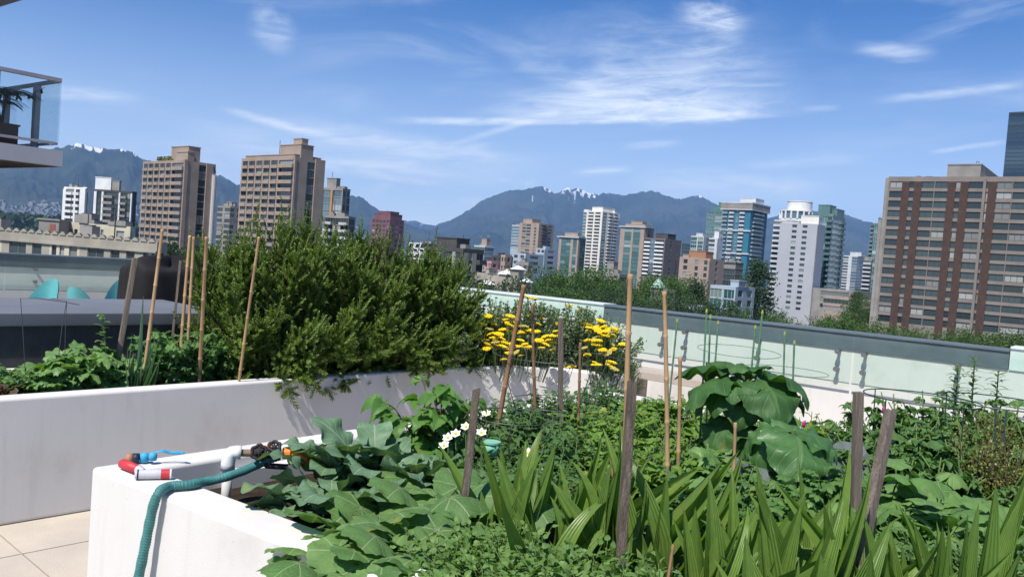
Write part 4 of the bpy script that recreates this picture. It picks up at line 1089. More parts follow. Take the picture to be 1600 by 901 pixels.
# weathering of the painted stucco: rain streaks, faint stains, soil specks
_t = NT(m_stucco.node_tree); _b = _t.n['Principled BSDF']
_src = _b.inputs['Base Color'].links[0].from_socket
_co = _t.node('ShaderNodeTexCoord').outputs['Object']
_mp = _t.node('ShaderNodeMapping'); _t.l.new(_co, _mp.inputs[0]); _mp.inputs['Scale'].default_value = (9, 9, .9)
_c = _t.mix(_t.mr(_t.noise(_mp.outputs[0], 1.6, 5, .6), .52, .78, 0, .22), _src, (.40, .37, .33))
_c = _t.mix(_t.mr(_t.noise(_co, 2.3, 6, .65), .52, .72, 0, .38), _c, (.44, .41, .37))
_c = _t.mix(_t.mr(_t.noise(_co, 70, 2, .5), .72, .76, 0, .35), _c, (.22, .19, .15))
_t.put(_b.inputs['Base Color'], _c)
m_cap = mat('grey_metal_cap', (0.145, 0.155, 0.175), (0.115, 0.125, 0.145), .6, .5, 1.5)
m_darkwall = mat('charcoal_stucco', (0.055, 0.06, 0.065), (0.04, 0.045, 0.05), .95, .15, 6, .5, 120)
m_coping = mat('dark_metal_coping', (0.115, 0.14, 0.16), (0.09, 0.11, 0.13), .5, .5, 3)
m_paver = mat('concrete_paver', (0.50, 0.44, 0.36), (0.43, 0.38, 0.32), .9, .2, 2.5, .3, 120)
m_joint = mat('paver_joint', (0.08, 0.07, 0.06), None, .95)
m_soil = mat('potting_soil', (0.045, 0.032, 0.022), (0.025, 0.018, 0.012), .98, .1, 18, .9, 60)
m_glass = glassmat('railing_glass', (0.93, 0.975, 0.955))
m_steel = mat('brushed_steel', (0.22, 0.22, 0.23), None, .4, .5, 20, metal=.6)
def dirv(deg): return np.array([math.cos(R_(deg)), math.sin(R_(deg)), 0])
BW = dirv(48); BN = dirv(138)      # line of the long planter wall and its inward normal
K1 = np.array([-.24, 6.87, 0]); K0 = K1 - BW * 6.0
d = MB(); d.box((-16, -3, -.5), (14, 22, -.06)); struct(d.build('roof_deck', m_joint))
pv = MB(); o0 = Pz(0, 872, 0); vv = dirv(-38); uu = dirv(50)
o1 = Pz(35, 865, 0)
for i in range(-12, 24):
    for j in range(-14, 18):
        ps = 0.61
        a = o1 + BW * (i * ps) - BN * (j * ps)
        if j < 0: a = o1 + BW * (i * ps) - BN * (j * ps)
        pv.obox(a + BW * .004 - [0, 0, .05], BW * (ps - .008), -BN * (ps - .008), [0, 0, .05])
struct(pv.build('pavers', m_paver))

def ring(mb, outer, inner, z0, z1, m=0):
    n = len(outer)
    for i in range(n):
        j = (i + 1) % n
    o = np.asarray(outer)[:, :2]; q = np.asarray(inner)[:, :2]
    Vv = np.r_[np.c_[o, np.full(n, z0)], np.c_[o, np.full(n, z1)], np.c_[q, np.full(n, z0)], np.c_[q, np.full(n, z1)]]
    L = []; S = []
    for i in range(n):
        j = (i + 1) % n
        L += [i, j, n + j, n + i]; L += [2 * n + j, 2 * n + i, 3 * n + i, 3 * n + j]
        L += [n + i, n + j, 3 * n + j, 3 * n + i]; L += [2 * n + i, 2 * n + j, j, i]; S += [4] * 4
    mb.add(Vv, L, S, m)
def bevel(o, w_=.018, seg=3):
    m_ = o.modifiers.new('bevel', 'BEVEL'); m_.width = w_; m_.segments = seg; m_.limit_method = 'ANGLE'; m_.angle_limit = R_(40)
    for p_ in o.data.polygons: p_.use_smooth = True
    w2 = o.modifiers.new('wn', 'WEIGHTED_NORMAL')

# front planter
C0 = np.array([-1.57, 3.18, 0]); FU = dirv(51); FV = dirv(-35)
def bed(s, t_, z=0.0): return C0 + FU * s + FV * t_ + [0, 0, z]
SL, TL, RW = 3.75, 6.5, .165
pf = thing('planter', 'white raised planter box in front with the teal hose over its rim', 'planter', bed(0, 0))
mb = MB()
def rel(p_, root): return np.array(p_) - np.array(root.location)
outer = [rel(bed(0, 0), pf), rel(bed(0, TL), pf), rel(bed(SL, TL), pf), rel(bed(SL, 0), pf)]
inner = [rel(bed(RW, RW * .9), pf), rel(bed(RW, TL - RW), pf), rel(bed(SL - RW, TL - RW), pf), rel(bed(SL - RW, RW * .9), pf)]
ring(mb, outer, inner, 0.0, .67)
o = mb.build('wall', m_stucco, pf); bevel(o)
mb = MB(); q = [rel(bed(RW + .30, RW * .9 + .001), pf), rel(bed(SL - RW, RW * .9 + .001), pf), rel(bed(SL - RW, RW * .9 + .06), pf), rel(bed(RW + .30, RW * .9 + .06), pf)]
mb.prism(q[::-1], .3, .615); mb.build('ledge', m_stucco, pf)
mb = MB(); mb.prism([rel(bed(RW - .01, RW * .9 + .02), pf), rel(bed(RW - .01, TL - RW), pf), rel(bed(SL - RW, TL - RW), pf), rel(bed(SL - RW, RW * .9 + .02), pf)], .2, .55)
mb.build('soil', m_soil, pf)
# long planter with the feathery bush
K2 = np.array([.41, 7.12, 0]); K3 = np.array([.98, 6.95, 0]); K4 = np.array([1.02, 7.75, 0]); K5 = np.array([.55, 8.35, 0])
pb = thing('planter', 'long white raised planter along the terrace holding the feathery bush and yellow flowers', 'planter', K0)
B0 = K0 + BN * 1.0; B1 = K1 + BN * 1.0 - BW * .3
outer = np.array([K0, K1 - BW * .25, K1 + [.07, .02, 0] , K2 - [.12, .01, 0], K2 + [.12, -.01, 0], K3 - [.1, -.02, 0], K3 + [.06, .07, 0], K4, K5, B0 + BW * 6.2])
outer = np.r_[outer, [B0]]
cen = outer.mean(0)
# inward offset
def inset(poly, w_):
    n = len(poly); out = []
    for i in range(n):
        a, b_, c_ = poly[i - 1], poly[i], poly[(i + 1) % n]
        d1 = (b_ - a)[:2]; d1 /= np.linalg.norm(d1); d2 = (c_ - b_)[:2]; d2 /= np.linalg.norm(d2)
        n1 = np.array([-d1[1], d1[0]]); n2 = np.array([-d2[1], d2[0]])
        m_ = (n1 + n2); m_ /= (1 + n1 @ n2)
        out.append([b_[0] + m_[0] * w_, b_[1] + m_[1] * w_, 0])
    return np.array(out)
inn = inset(outer, .12)
mb = MB(); ring(mb, outer - K0, inn - K0, 0, .67); o = mb.build('wall', m_stucco, pb); bevel(o)
mb = MB(); mb.prism(inset(outer, .11) - K0, .2, .56); mb.build('soil', m_soil, pb)
# charcoal wall with grey cap behind the long planter
W0 = K0 + BN * 1.005; wl = 6.0 - 1.75
tw = thing('counter_wall', 'charcoal stucco wall with a wide grey cap behind the long planter', 'wall', W0)
mb = MB(); mb.obox([0, 0, 0], BW * wl, BN * .95, [0, 0, .93]); mb.build('wall', m_darkwall, tw)
mb = MB(); mb.obox(-BN * .03 + [0, 0, .932], BW * (wl + .05), BN * 1.12, [0, 0, .085]); o = mb.build('cap', m_cap, tw); bevel(o, .008, 2)

# ---- parapets with glass panels
PV = dirv(-38); PN = dirv(-128)     # along the north parapet, and towards the terrace
PQ = np.array([4.67, 7.52, 0])
def on_line(px, base, dv, z):
    """distance along the wall line at which a bearing meets it"""
    d_ = ray(px, 500)
    # refine for height because of the tilted camera
    yy = 500
    for _ in range(4):
        d_ = ray(px, yy)
        A_ = np.array([[dv[0], -d_[0]], [dv[1], -d_[1]]])
        s_, k_ = np.linalg.solve(A_, -base[:2])
        pt = base + dv * s_; rel_ = np.array([pt[0], pt[1], z]) - CAMP
        yy = 450.5 - FPX * (rel_ @ CU) / (rel_ @ fw)
    return float(s_)
def parapet(name, label, A, dv, nv, length, cops, joints, offs, glass_label, ggroup):
    root = thing(name, label, 'wall', A)
    mb = MB(); mb.obox(-nv * .22, dv * length, nv * .22, [0, 0, .905]); mb.build('wall', m_stucco, root)
    for a, b_, mm, up in cops:
        mb = MB(); mb.obox(dv * a - nv * .26 + [0, 0, .907], dv * (b_ - a - .006), nv * .275, [0, 0, .175 + up])
        mb.obox(dv * a - nv * .27 + [0, 0, 1.084 + up], dv * (b_ - a - .006), nv * .30, [0, 0, .018])
        mb.build('coping', mm, root)
    for i in range(len(joints) - 1):
        a, b_ = joints[i], joints[i + 1]
        g_ = thing('glass_balustrade', glass_label[i] if isinstance(glass_label, list) else glass_label, 'glass panel', A + dv * (a + .012) + nv * .06 + [0, 0, .585], 0, ggroup)
        mb = MB(); mb.obox([0, 0, 0], dv * (b_ - a - .024), nv * .012, [0, 0, .50]); mb.build('pane', m_glass, g_)
        mb = MB(); mb.obox([0, 0, -.012], dv * (b_ - a - .024), nv * .012, [0, 0, .0115]); mb.build('edge_strip', mat('glass_edge', (.14, .20, .19), None, .3, .6), g_)
        for q in offs:
            if a + .05 < q < b_ - .05:
                for zz in (.12, .30):
                    mb = MB(); c_ = dv * (q - a - .012) + [0, 0, zz]
                    mb.tube([c_ - nv * .058, c_ + nv * .03], .017, 12)
                    mb.tube([c_ + nv * .0125, c_ + nv * .035], .026, 14)
                    mb.build('standoff', m_steel, g_, smooth=False)
    return root
L0 = -8.3        # start of wall behind the bush
A_n = PQ + PV * (-11.8); s945 = on_line(945, A_n, PV, 1.0); s1578 = on_line(1578, A_n, PV, 1.0)
joints = [0.0, 2.6] + [on_line(x_, A_n, PV, .85) for x_ in (838, 1057, 1335)]
joints.append(joints[-1] + (joints[-1] - joints[-2]) * 1.0); joints.append(joints[-1] + 2.2)
offs = [on_line(x_, A_n, PV, .8) for x_ in (748, 942, 1037, 1073, 1187, 1311, 1352, 1498)] + [joints[-2] + .25]
m_copw = mat('white_metal_coping', (0.56, 0.62, 0.60), (0.50, 0.56, 0.54), .6, .4, 3)
parapet('parapet_wall', 'white roof parapet with glass panels along the north edge of the terrace', A_n, PV, PN, 14.5,
        [(0, s945, m_copw, .0), (s945, s1578, m_coping, -.012), (s1578, 14.5, m_copw, .02)], joints, offs,
        ['clear glass panel on the parapet behind the feathery bush', 'clear glass panel beside the feathery bush, before the pale coping', 'clear glass panel above the yellow flowers', 'clear glass panel behind the tall bamboo canes', 'clear glass panel behind the big-leaved sunflower', 'clear glass panel behind the weathered stake pair', 'clear glass panel beyond the tomato cage'][:len(joints) - 1], 'glass panels on the north parapet')
A_w = np.array([-4.62, 14.78, 0]); WV = dirv(46); WN = dirv(-44)
A_w0 = A_w - WV * 10
parapet('parapet_wall', 'shaded white roof parapet with glass panels behind the turquoise chairs', A_w0, WV, WN, 10.2, [(0, 10.2, m_coping, 0)],
        [0, 2.0, 4.05, 6.1, 8.15, 10.1], [.4, 1.6, 2.4, 3.65, 4.45, 5.7, 6.5, 7.75, 8.5, 9.8], 'clear glass panel on the shaded parapet behind the turquoise chairs', 'glass panels on the west parapet')

# bench by the parapet
m_bench = mat('sand_wood', (0.42, 0.37, 0.31), (0.36, 0.31, 0.26), .7, .3, 4)
sb = on_line(1003, PQ - PV * 11.8 + PN * .32, PV, .5)
bA = PQ - PV * 11.8 + PN * .32 + PV * sb
bn = thing('bench', 'sand coloured slab bench standing by the white parapet', 'bench', bA)
mb = MB(); mb.obox([0, 0, .37], PV * 1.7, PN * .42, [0, 0, .085]); o = mb.build('seat', m_bench, bn); bevel(o, .006, 2)
for s_ in (0, 1.58):
    mb = MB(); mb.obox(PV * (s_ + .01) + PN * .012, PV * .09, PN * .09, [0, 0, .368]); mb.build('leg', m_bench, bn)
    mb = MB(); mb.obox(PV * (s_ + .01) + PN * .32, PV * .09, PN * .09, [0, 0, .368]); mb.build('leg', m_bench, bn)
mb = MB(); mb.obox(PV * .11 + PN * .03 + [0, 0, .06], PV * 1.46, PN * .05, [0, 0, .05]); mb.build('stretcher', m_bench, bn)

# turquoise shell chairs and covered grill
m_turq = mat('turquoise_plastic', (0.11, 0.38, 0.39), None, .45, .4)
def shell_chair(label, px, ytop, Y, rz, zt=.80):
    p = P(px, ytop, Y)
    root = thing('shell_chair', label, 'chair', (p[0], p[1], 0), rz, 'turquoise shell chairs around the terrace table')
    zt = p[2]
    mb = MB(); nu, nv_ = 14, 9; Vv = []
    for th_ in (0.0, .012):
        for i in range(nu + 1):
            a = -1 + 2 * i / nu
            for j in range(nv_ + 1):
                b_ = j / nv_
                z_ = .43 + (zt - .43) * b_ * (1 - .42 * abs(a) ** 2.6)
                x_ = a * (.195 - .02 * b_); y_ = .20 + .05 * b_ - .20 * a * a * (1 - .2 * b_) + th_
                Vv.append([x_, y_, z_])
    n1_ = (nu + 1) * (nv_ + 1); L = []; S = []
    for i in range(nu):
        for j in range(nv_):
            a = i * (nv_ + 1) + j
            L += [a, a + nv_ + 1, a + nv_ + 2, a + 1]; L += [n1_ + a, n1_ + a + 1, n1_ + a + nv_ + 2, n1_ + a + nv_ + 1]; S += [4, 4]
    mb.add(Vv, L, S)
    mb.build('backrest', m_turq, root, smooth=True)
    mb = MB(); th = np.linspace(0, 2 * math.pi, 20, endpoint=False)
    mb.prism(np.c_[.25 * np.cos(th), .22 * np.sin(th)], .42, .445); mb.build('seat', m_turq, root)
    for sx in (-1, 1):
        for sy in (-1, 1):
            mb = MB(); mb.tube([[sx * .14, sy * .12, .42], [sx * .22, sy * .2, 0]], .011, 6); mb.build('leg', m_steel, root)
shell_chair('turquoise shell chair seen from its dark inner side, standing furthest along the counter', 60, 436, 9.4, R_(-10))
shell_chair('pale turquoise shell chair turned with its outer back to the counter', 140, 447, 8.8, R_(170))
shell_chair('turquoise shell chair right beside the covered grill', 188, 437, 9.4, R_(15))
for o_ in bpy.data.objects:
    if o_.get('label', '').startswith('turquoise shell chair right beside'): o_['label'] = 'turquoise shell chair next to the covered grill'
    if o_.get('label', '').startswith('turquoise shell chair seen'): o_['label'] = 'turquoise shell chair showing its dark inner side, standing alone'
m_cover = mat('black_cover', (0.018, 0.016, 0.017), (0.010, 0.010, 0.011), .75, .25, 3)
gp = P(265, 440, 7.8)
gr_ = thing('covered_grill', 'black fabric covered grill standing behind the grey counter', 'grill', (gp[0], gp[1], 0), R_(48))
mb = MB(); nu, nv_ = 72, 24; Vv = []
for j in range(nv_ + 1):
    b_ = j / nv_
    for i in range(nu):
        a = i / nu * 2 * math.pi
        ca, sa = math.cos(a), math.sin(a)
        ex = 4.5
        rr_ = (abs(ca) ** ex + abs(sa) ** ex) ** (-1 / ex)
        if b_ < .72: z_ = b_ / .72 * 1.20; k_ = 1.0 - .16 * b_
        else:
            c_ = (b_ - .72) / .28; z_ = 1.20 + .11 * math.sin(c_ * math.pi / 2) ** .7 + .03 * math.sin(a * 1 + .5) * c_; k_ = (1 - .16 * .72) * math.cos(c_ * math.pi / 2) ** .55 + .001
        fold = 1 + (.11 * abs(math.sin(a * 2.5 + 1.7 * b_)) ** 4 + .06 * abs(math.sin(a * 5.5 + 4 * b_ + 1)) ** 4 + .03 * math.sin(a * 3 + b_ * 6)) * (1 - .7 * b_ ** 3)
        Vv.append([.42 * rr_ * ca * k_ * fold, .30 * rr_ * sa * k_ * fold, z_ + .05 * math.sin(a * 2 + 1) * b_ - .03 * math.sin(5 * a) * b_])
L = []; S = []
for j in range(nv_):
    for i in range(nu):
        a = j * nu + i; b_ = j * nu + (i + 1) % nu
        L += [a, b_, b_ + nu, a + nu]; S.append(4)
mb.add(Vv, L, S); mb.build('cover', m_cover, gr_, smooth=True)
mb = MB(); mb.tube([[-.3, -.2, 0], [-.3, -.2, .06]], .03, 8); mb.tube([[.3, -.2, 0], [.3, -.2, .06]], .03, 8); mb.build('caster', m_cover, gr_)

# terrace table behind the counter
tp = P(120, 462, 9.0)
tt = thing('terrace_table', 'low dark round table between the turquoise chairs', 'table', (tp[0], tp[1] + .4, 0))
mb = MB(); mb.tube([[0, 0, .66], [0, 0, .69]], .4, 28); mb.build('table_top', m_dkgrey, tt)
mb = MB(); mb.tube([[0, 0, .03], [0, 0, .655]], .03, 10); mb.tube([[0, 0, 0], [0, 0, .03]], .22, 20); mb.build('pedestal', m_steel, tt)

# neighbour's balconies, upper left
m_slab = mat('balcony_concrete', (0.36, 0.37, 0.40), (0.32, 0.33, 0.36), .85, .2, 2)
m_soffit = mat('soffit_wood', (0.16, 0.13, 0.11), None, .9)
m_rail = mat('rail_aluminium', (0.27, 0.27, 0.30), None, .4, .5)
Kc = P(97, 262, 13.2); zb_ = Kc[2]
nb = thing('balcony_block', 'neighbouring block with glass railed balconies jutting over the scene', 'apartment block', (Kc[0], Kc[1], 0))
nu_ = -dirv(50); nv2 = -dirv(-38)
mb = MB(); mb.obox([0, 0, zb_ + .012], nu_ * 9, nv2 * 5.2, [0, 0, .25]); mb.obox(nu_ * .05 + nv2 * .05 + [0, 0, zb_], nu_ * 8.9, nv2 * 5.1, [0, 0, .0115], 1); mb.build('balcony_slab', [m_slab, m_soffit], nb)
mb = MB(); mb.obox([0, 0, zb_ + 2.86], nu_ * 9, nv2 * 5.2, [0, 0, .27]); mb.build('balcony_slab', [m_slab], nb)
mb = MB(); mb.obox(nu_ * 4.2 + nv2 * 5.0 + [0, 0, -12 ], nu_ * 6, nv2 * 6, [0, 0, 30]); mb.build('wall', m_slab, nb)
zt_ = zb_ + .262
def railbox(p0, p1, hw, z0, z1, nm='handrail', mm=None):
    p0, p1 = np.array(p0), np.array(p1); d_ = p1 - p0; L_ = np.linalg.norm(d_); d_ = d_ / L_; n_ = np.array([-d_[1], d_[0], 0])
    mb = MB(); mb.obox(p0 - n_ * hw + [0, 0, z0], d_ * L_, n_ * 2 * hw, [0, 0, z1 - z0]); return mb.build(nm, mm or m_rail, nb)
inn_ = (nu_ + nv2) * .06
railbox(inn_, inn_ + nu_ * 8.5, .04, zt_ + 1.07, zt_ + 1.125); railbox(inn_ + nv2 * .05, inn_ + nv2 * 5, .035, zt_ + 1.07, zt_ + 1.12)
railbox(inn_ + nu_ * .05, inn_ + nu_ * 8.5, .025, zt_ + .09, zt_ + .13, 'bottom_rail'); railbox(inn_ + nv2 * .05, inn_ + nv2 * 5, .025, zt_ + .09, zt_ + .13, 'bottom_rail')
for k_ in (.9, 2.1, 3.3, 4.5, 5.7, 6.9):
    railbox(inn_ + nu_ * (k_ - .05) + nv2 * .035, inn_ + nu_ * (k_ + .05) + nv2 * .035, .04, zt_ , zt_ + 1.065, 'post')
for k_ in (.75, 1.95, 3.15, 4.35):
    railbox(inn_ + nv2 * (k_ - .06) + nu_ * .04, inn_ + nv2 * (k_ + .06) + nu_ * .04, .04, zt_, zt_ + 1.065, 'post')
m_bglass = glassmat('balcony_glass', (0.88, 0.92, 0.94))
railbox(inn_ - nv2 * .02 + nu_ * .02, inn_ - nv2 * .02 + nu_ * 8.5, .005, zt_ + .14, zt_ + 1.06, 'glass', m_bglass)
railbox(inn_ - nu_ * .02 + nv2 * .02, inn_ - nu_ * .02 + nv2 * 5, .005, zt_ + .14, zt_ + 1.06, 'glass', m_bglass)
kb = np.array([Kc[0], Kc[1], zt_])
m_pot = mat('brown_pot', (0.12, 0.06, 0.045), None, .8)
bp = kb + nu_ * .55 + nv2 * .95
pt = thing('potted_palm', 'potted palm on the balcony behind the glass railing', 'plant', bp)
mb = MB(); mb.box((-.26, -.16, 0), (.26, .16, .34)); mb.box((-.28, -.18, .341), (.28, .18, .37)); o = mb.build('pot', m_pot, pt); o.rotation_euler = (0, 0, R_(-38))
lm = MB(); sm = MB(); r = np.random.default_rng(5)
sm.tube([[0, 0, .34], [.03, 0, .6], [.08, 0, .85]], [.03, .022, .02], 7); sm.tube([[.0, 0, .34], [-.04, 0, .55], [-.07, 0, .70]], [.022, .018, .014], 7)
for (bx_, bz_, n) in ((.08, .85, 15), (-.07, .70, 9)):
    for k in range(n):
        a = k * 2.4 + r.random(); L_ = r.uniform(.30, .5)
        pts_ = [np.array([bx_, 0, bz_]) + np.array([math.cos(a) * L_ * q * .9, math.sin(a) * L_ * q * .9, L_ * (.75 * q - .8 * q * q)]) for q in np.linspace(0, 1, 6)]
        sm.tube(pts_, .004, 3)
        for q in np.linspace(.25, 1, 12):
            i_ = q * 5; i0 = min(int(i_), 4); p0 = pts_[i0] + (pts_[i0 + 1] - pts_[i0]) * (i_ - i0)
            for s_ in (-1, 1):
                sd = np.array([-math.sin(a) * s_, math.cos(a) * s_, -.25]) * .8 + np.array([math.cos(a), math.sin(a), 0]) * .7
                M_ = frames(sd[None], np.array([[0, 0, 1.0]]), np.array([.16]))
                lm.inst(T_grid(2, 3, w_lance(.07), droop=.5), M_, p0[None])
m_palm = leafmat('palm_leaf', (0.02, 0.05, 0.02), (0.05, 0.09, 0.03), kind='strap', vw=0)
lm.build('fronds', m_palm, pt); sm.build('stem', m_bark, pt)
bp = kb + nu_ * .75 + nv2 * 1.75
ch_ = thing('balcony_chair', 'dark curved chair behind the balcony glass beside the palm', 'chair', bp, R_(-30))
m_blk = mat('black_resin', (0.02, 0.02, 0.022), None, .6)
mb = MB(); mb.box((-.26, -.26, .36), (.26, .26, .41)); mb.build('seat', m_blk, ch_)
mb = MB(); mb.obox([-.24, .22, .42], [.48, 0, 0], [0, .04, 0], [0, .14, .5]); mb.build('backrest', m_blk, ch_)
for sx in (-1, 1):
    mb = MB(); mb.tube([[sx * .27, .28, .62], [sx * .29, .0, .68], [sx * .28, -.25, .55], [sx * .27, -.28, .38]], .014, 6); mb.build('arm', m_blk, ch_)
    for sy in (-1, 1):
        mb = MB(); mb.tube([[sx * .23, sy * .23, .36], [sx * .25, sy * .25, 0]], .015, 6); mb.build('leg', m_blk, ch_)
bp = kb + nu_ * .4 + nv2 * .7
mb = MB(); a = nu_ * .2 + nv2 * .3
st0 = kb + nv2 * 5 + nu_ * .15 + [0, 0, 1.0]
sl_ = thing('string_lights', 'string of small dark bulbs hanging along the far balcony rail', 'string lights', st0)
pts_ = [nv2 * (-4.6 * q) + np.array([0, 0, -.09 * abs(math.sin(q * 9.4))]) for q in np.linspace(0, 1, 40)]
mb = MB(); mb.tube(pts_, .004, 4); mb.build('wire', m_blk, sl_)
for i in range(2, 40, 4):
    mb = MB(); p_ = pts_[i]; mb.tube([p_, p_ - [0, 0, .03], p_ - [0, 0, .05], p_ - [0, 0, .075]], [.012, .014, .024, .008], 8); mb.build('bulb', m_blk, sl_)
# ------------------------------------------------------------------ planting
SOIL = .55
def base_at(px, py, Y):
    """place of a plant whose top is seen at (px, py) at depth Y, and its height above the soil"""
    p = P(px, py, Y)
    return np.array([p[0], p[1], SOIL - .01]), p[2] - SOIL + .01
def wallY(px, off):
    """depth at which a bearing meets the line `off` metres inside the long planter wall"""
    base = K1 + BN * off
    return float((base + BW * on_line(px, base, BW, .8))[1])
def P_face(px, py, off):
    """point on the near planter's outer face, `off` metres proud of it"""
    nf = dirv(-125); q = C0 + nf * off; d_ = ray(px, py)
    return CAMP + d_ * (((q - CAMP) @ nf) / (d_ @ nf))
M_stemg = mat('green_stem', (0.10, 0.17, 0.05), (0.08, 0.13, 0.04), .6, .3, 20)
M_stemd = mat('brown_stem', (0.10, 0.07, 0.045), (0.06, 0.045, 0.03), .9, .2, 20)
L_bean = leafmat('bean_leaf', (0.095, 0.205, 0.032), (0.175, 0.285, 0.048), vein=(.26, .34, .10), kind='pinnate', trans=.35, third=(.32, .34, .05))
L_tomato = leafmat('tomato_leaf', (0.055, 0.130, 0.034), (0.105, 0.200, 0.052), vein=(.13, .20, .08), trans=.28)
L_pepper = leafmat('pepper_leaf', (0.045, 0.115, 0.030), (0.085, 0.165, 0.045), vein=(.12, .18, .07), rough=.35, trans=.25)
L_rasp = leafmat('raspberry_leaf', (0.075, 0.180, 0.038), (0.125, 0.250, 0.055), vein=(.13, .22, .07), trans=.38, veins=9, vw=.5)
L_collard = leafmat('collard_leaf', (0.085, 0.165, 0.085), (0.125, 0.215, 0.120), vein=(.32, .38, .27), rough=.55, trans=.18, veins=6, vw=.5)
L_squash = leafmat('squash_leaf', (0.070, 0.155, 0.042), (0.120, 0.220, 0.062), vein=(.30, .38, .20), kind='palmate', rough=.6, trans=.28, veins=7, vw=.65)
L_squash2 = leafmat('young_squash_leaf', (0.085, 0.180, 0.045), (0.14, 0.25, 0.07), vein=(.24, .32, .14), kind='palmate', rough=.55, trans=.28, veins=5)
L_sunfl = leafmat('sunflower_leaf', (0.036, 0.100, 0.028), (0.060, 0.140, 0.040), vein=(.10, .19, .06), rough=.55, trans=.28, veins=6, spec=.3)
L_cab = leafmat('cabbage_leaf', (0.085, 0.125, 0.115), (0.125, 0.15, 0.15), vein=(.30, .26, .32), kind='palmate', rough=.5, trans=.12, veins=7)
L_lett = leafmat('lettuce_leaf', (0.15, 0.29, 0.035), (0.24, 0.38, 0.06), vein=(.45, .52, .22), trans=.4)
L_sword = leafmat('sword_leaf', (0.085, 0.160, 0.028), (0.150, 0.245, 0.045), vein=(.18, .28, .07), kind='strap', veins=9, vw=.4, rough=.38, trans=.34)
L_pea = leafmat('pea_leaf', (0.095, 0.190, 0.045), (0.16, 0.265, 0.070), vein=(.22, .30, .12), trans=.35)
L_kale = leafmat('kale_leaf', (0.10, 0.205, 0.058), (0.16, 0.28, 0.085), vein=(.26, .34, .16), kind='palmate', trans=.3, veins=5, vw=.5)
L_vine = leafmat('vine_leaf', (0.060, 0.145, 0.038), (0.105, 0.21, 0.052), vein=(.13, .2, .08), trans=.3)
L_leek = leafmat('leek_leaf', (0.07, 0.15, 0.085), (0.10, 0.18, 0.10), kind='strap', veins=5, vw=.2, vein=(.14, .22, .14))
L_yar = leafmat('yarrow_leaf', (0.10, 0.15, 0.08), (0.16, 0.21, 0.12), kind='strap', vw=0, rough=.75, trans=.2)
L_rose = leafmat('rosemary_needle', (0.060, 0.110, 0.020), (0.155, 0.225, 0.038), kind='strap', vw=0, rough=.55, trans=.22)
L_shrub = leafmat('dark_needle', (0.020, 0.050, 0.020), (0.045, 0.085, 0.030), kind='strap', vw=0, rough=.6, trans=.2)
L_gold = leafmat('golden_leaf', (0.19, 0.165, 0.04), (0.12, 0.18, 0.045), kind='strap', vw=0, trans=.3)
L_lily = leafmat('lily_leaf', (0.055, 0.120, 0.035), (0.09, 0.16, 0.05), kind='pinnate', veins=3, vw=.3)
m_yel_f = mat('yellow_petal', (0.80, 0.60, 0.015), (0.68, 0.46, 0.01), .7, .2, 60)
m_yel_s = mat('faded_yellow_petal', (0.50, 0.42, 0.10), (0.38, 0.33, 0.12), .8, .2, 60)
m_white_f = mat('white_petal', (0.80, 0.79, 0.74), (0.72, 0.72, 0.66), .6, .2, 30)
m_pink_f = mat('magenta_petal', (0.45, 0.04, 0.22), None, .6, .2, 30)

PCACHE = {}
def proto(key, fn):
    if key not in PCACHE:
        lm, sm = fn()
        a_ = lm.build('foliage', PLM[key[0]][0], smooth=True); b_ = sm.build('stem', PLM[key[0]][1], smooth=True)
        PCACHE[key] = (a_.data, b_.data)
        bpy.data.objects.remove(a_); bpy.data.objects.remove(b_)
    return PCACHE[key]
PLM = {'bean': (L_bean, M_stemg), 'tomato': (L_tomato, M_stemg), 'pepper': (L_pepper, M_stemg), 'rasp': (L_rasp, M_stemd), 'collard': (L_collard, M_stemg), 'squash': (L_squash, M_stemg),
       'ysquash': (L_squash2, M_stemg), 'lett': (L_lett, M_stemg), 'pea': (L_pea, M_stemg), 'kale': (L_kale, M_stemg), 'vine': (L_vine, M_stemg), 'cab': (L_cab, M_stemg), 'herb': (L_tomato, M_stemg), 'broad': (L_sunfl, M_stemg),
       'beet': (leafmat('beet_leaf', (.05, .09, .03), (.10, .05, .05), vein=(.3, .03, .08), trans=.25), mat('beet_stem', (.30, .02, .07), None, .5))}
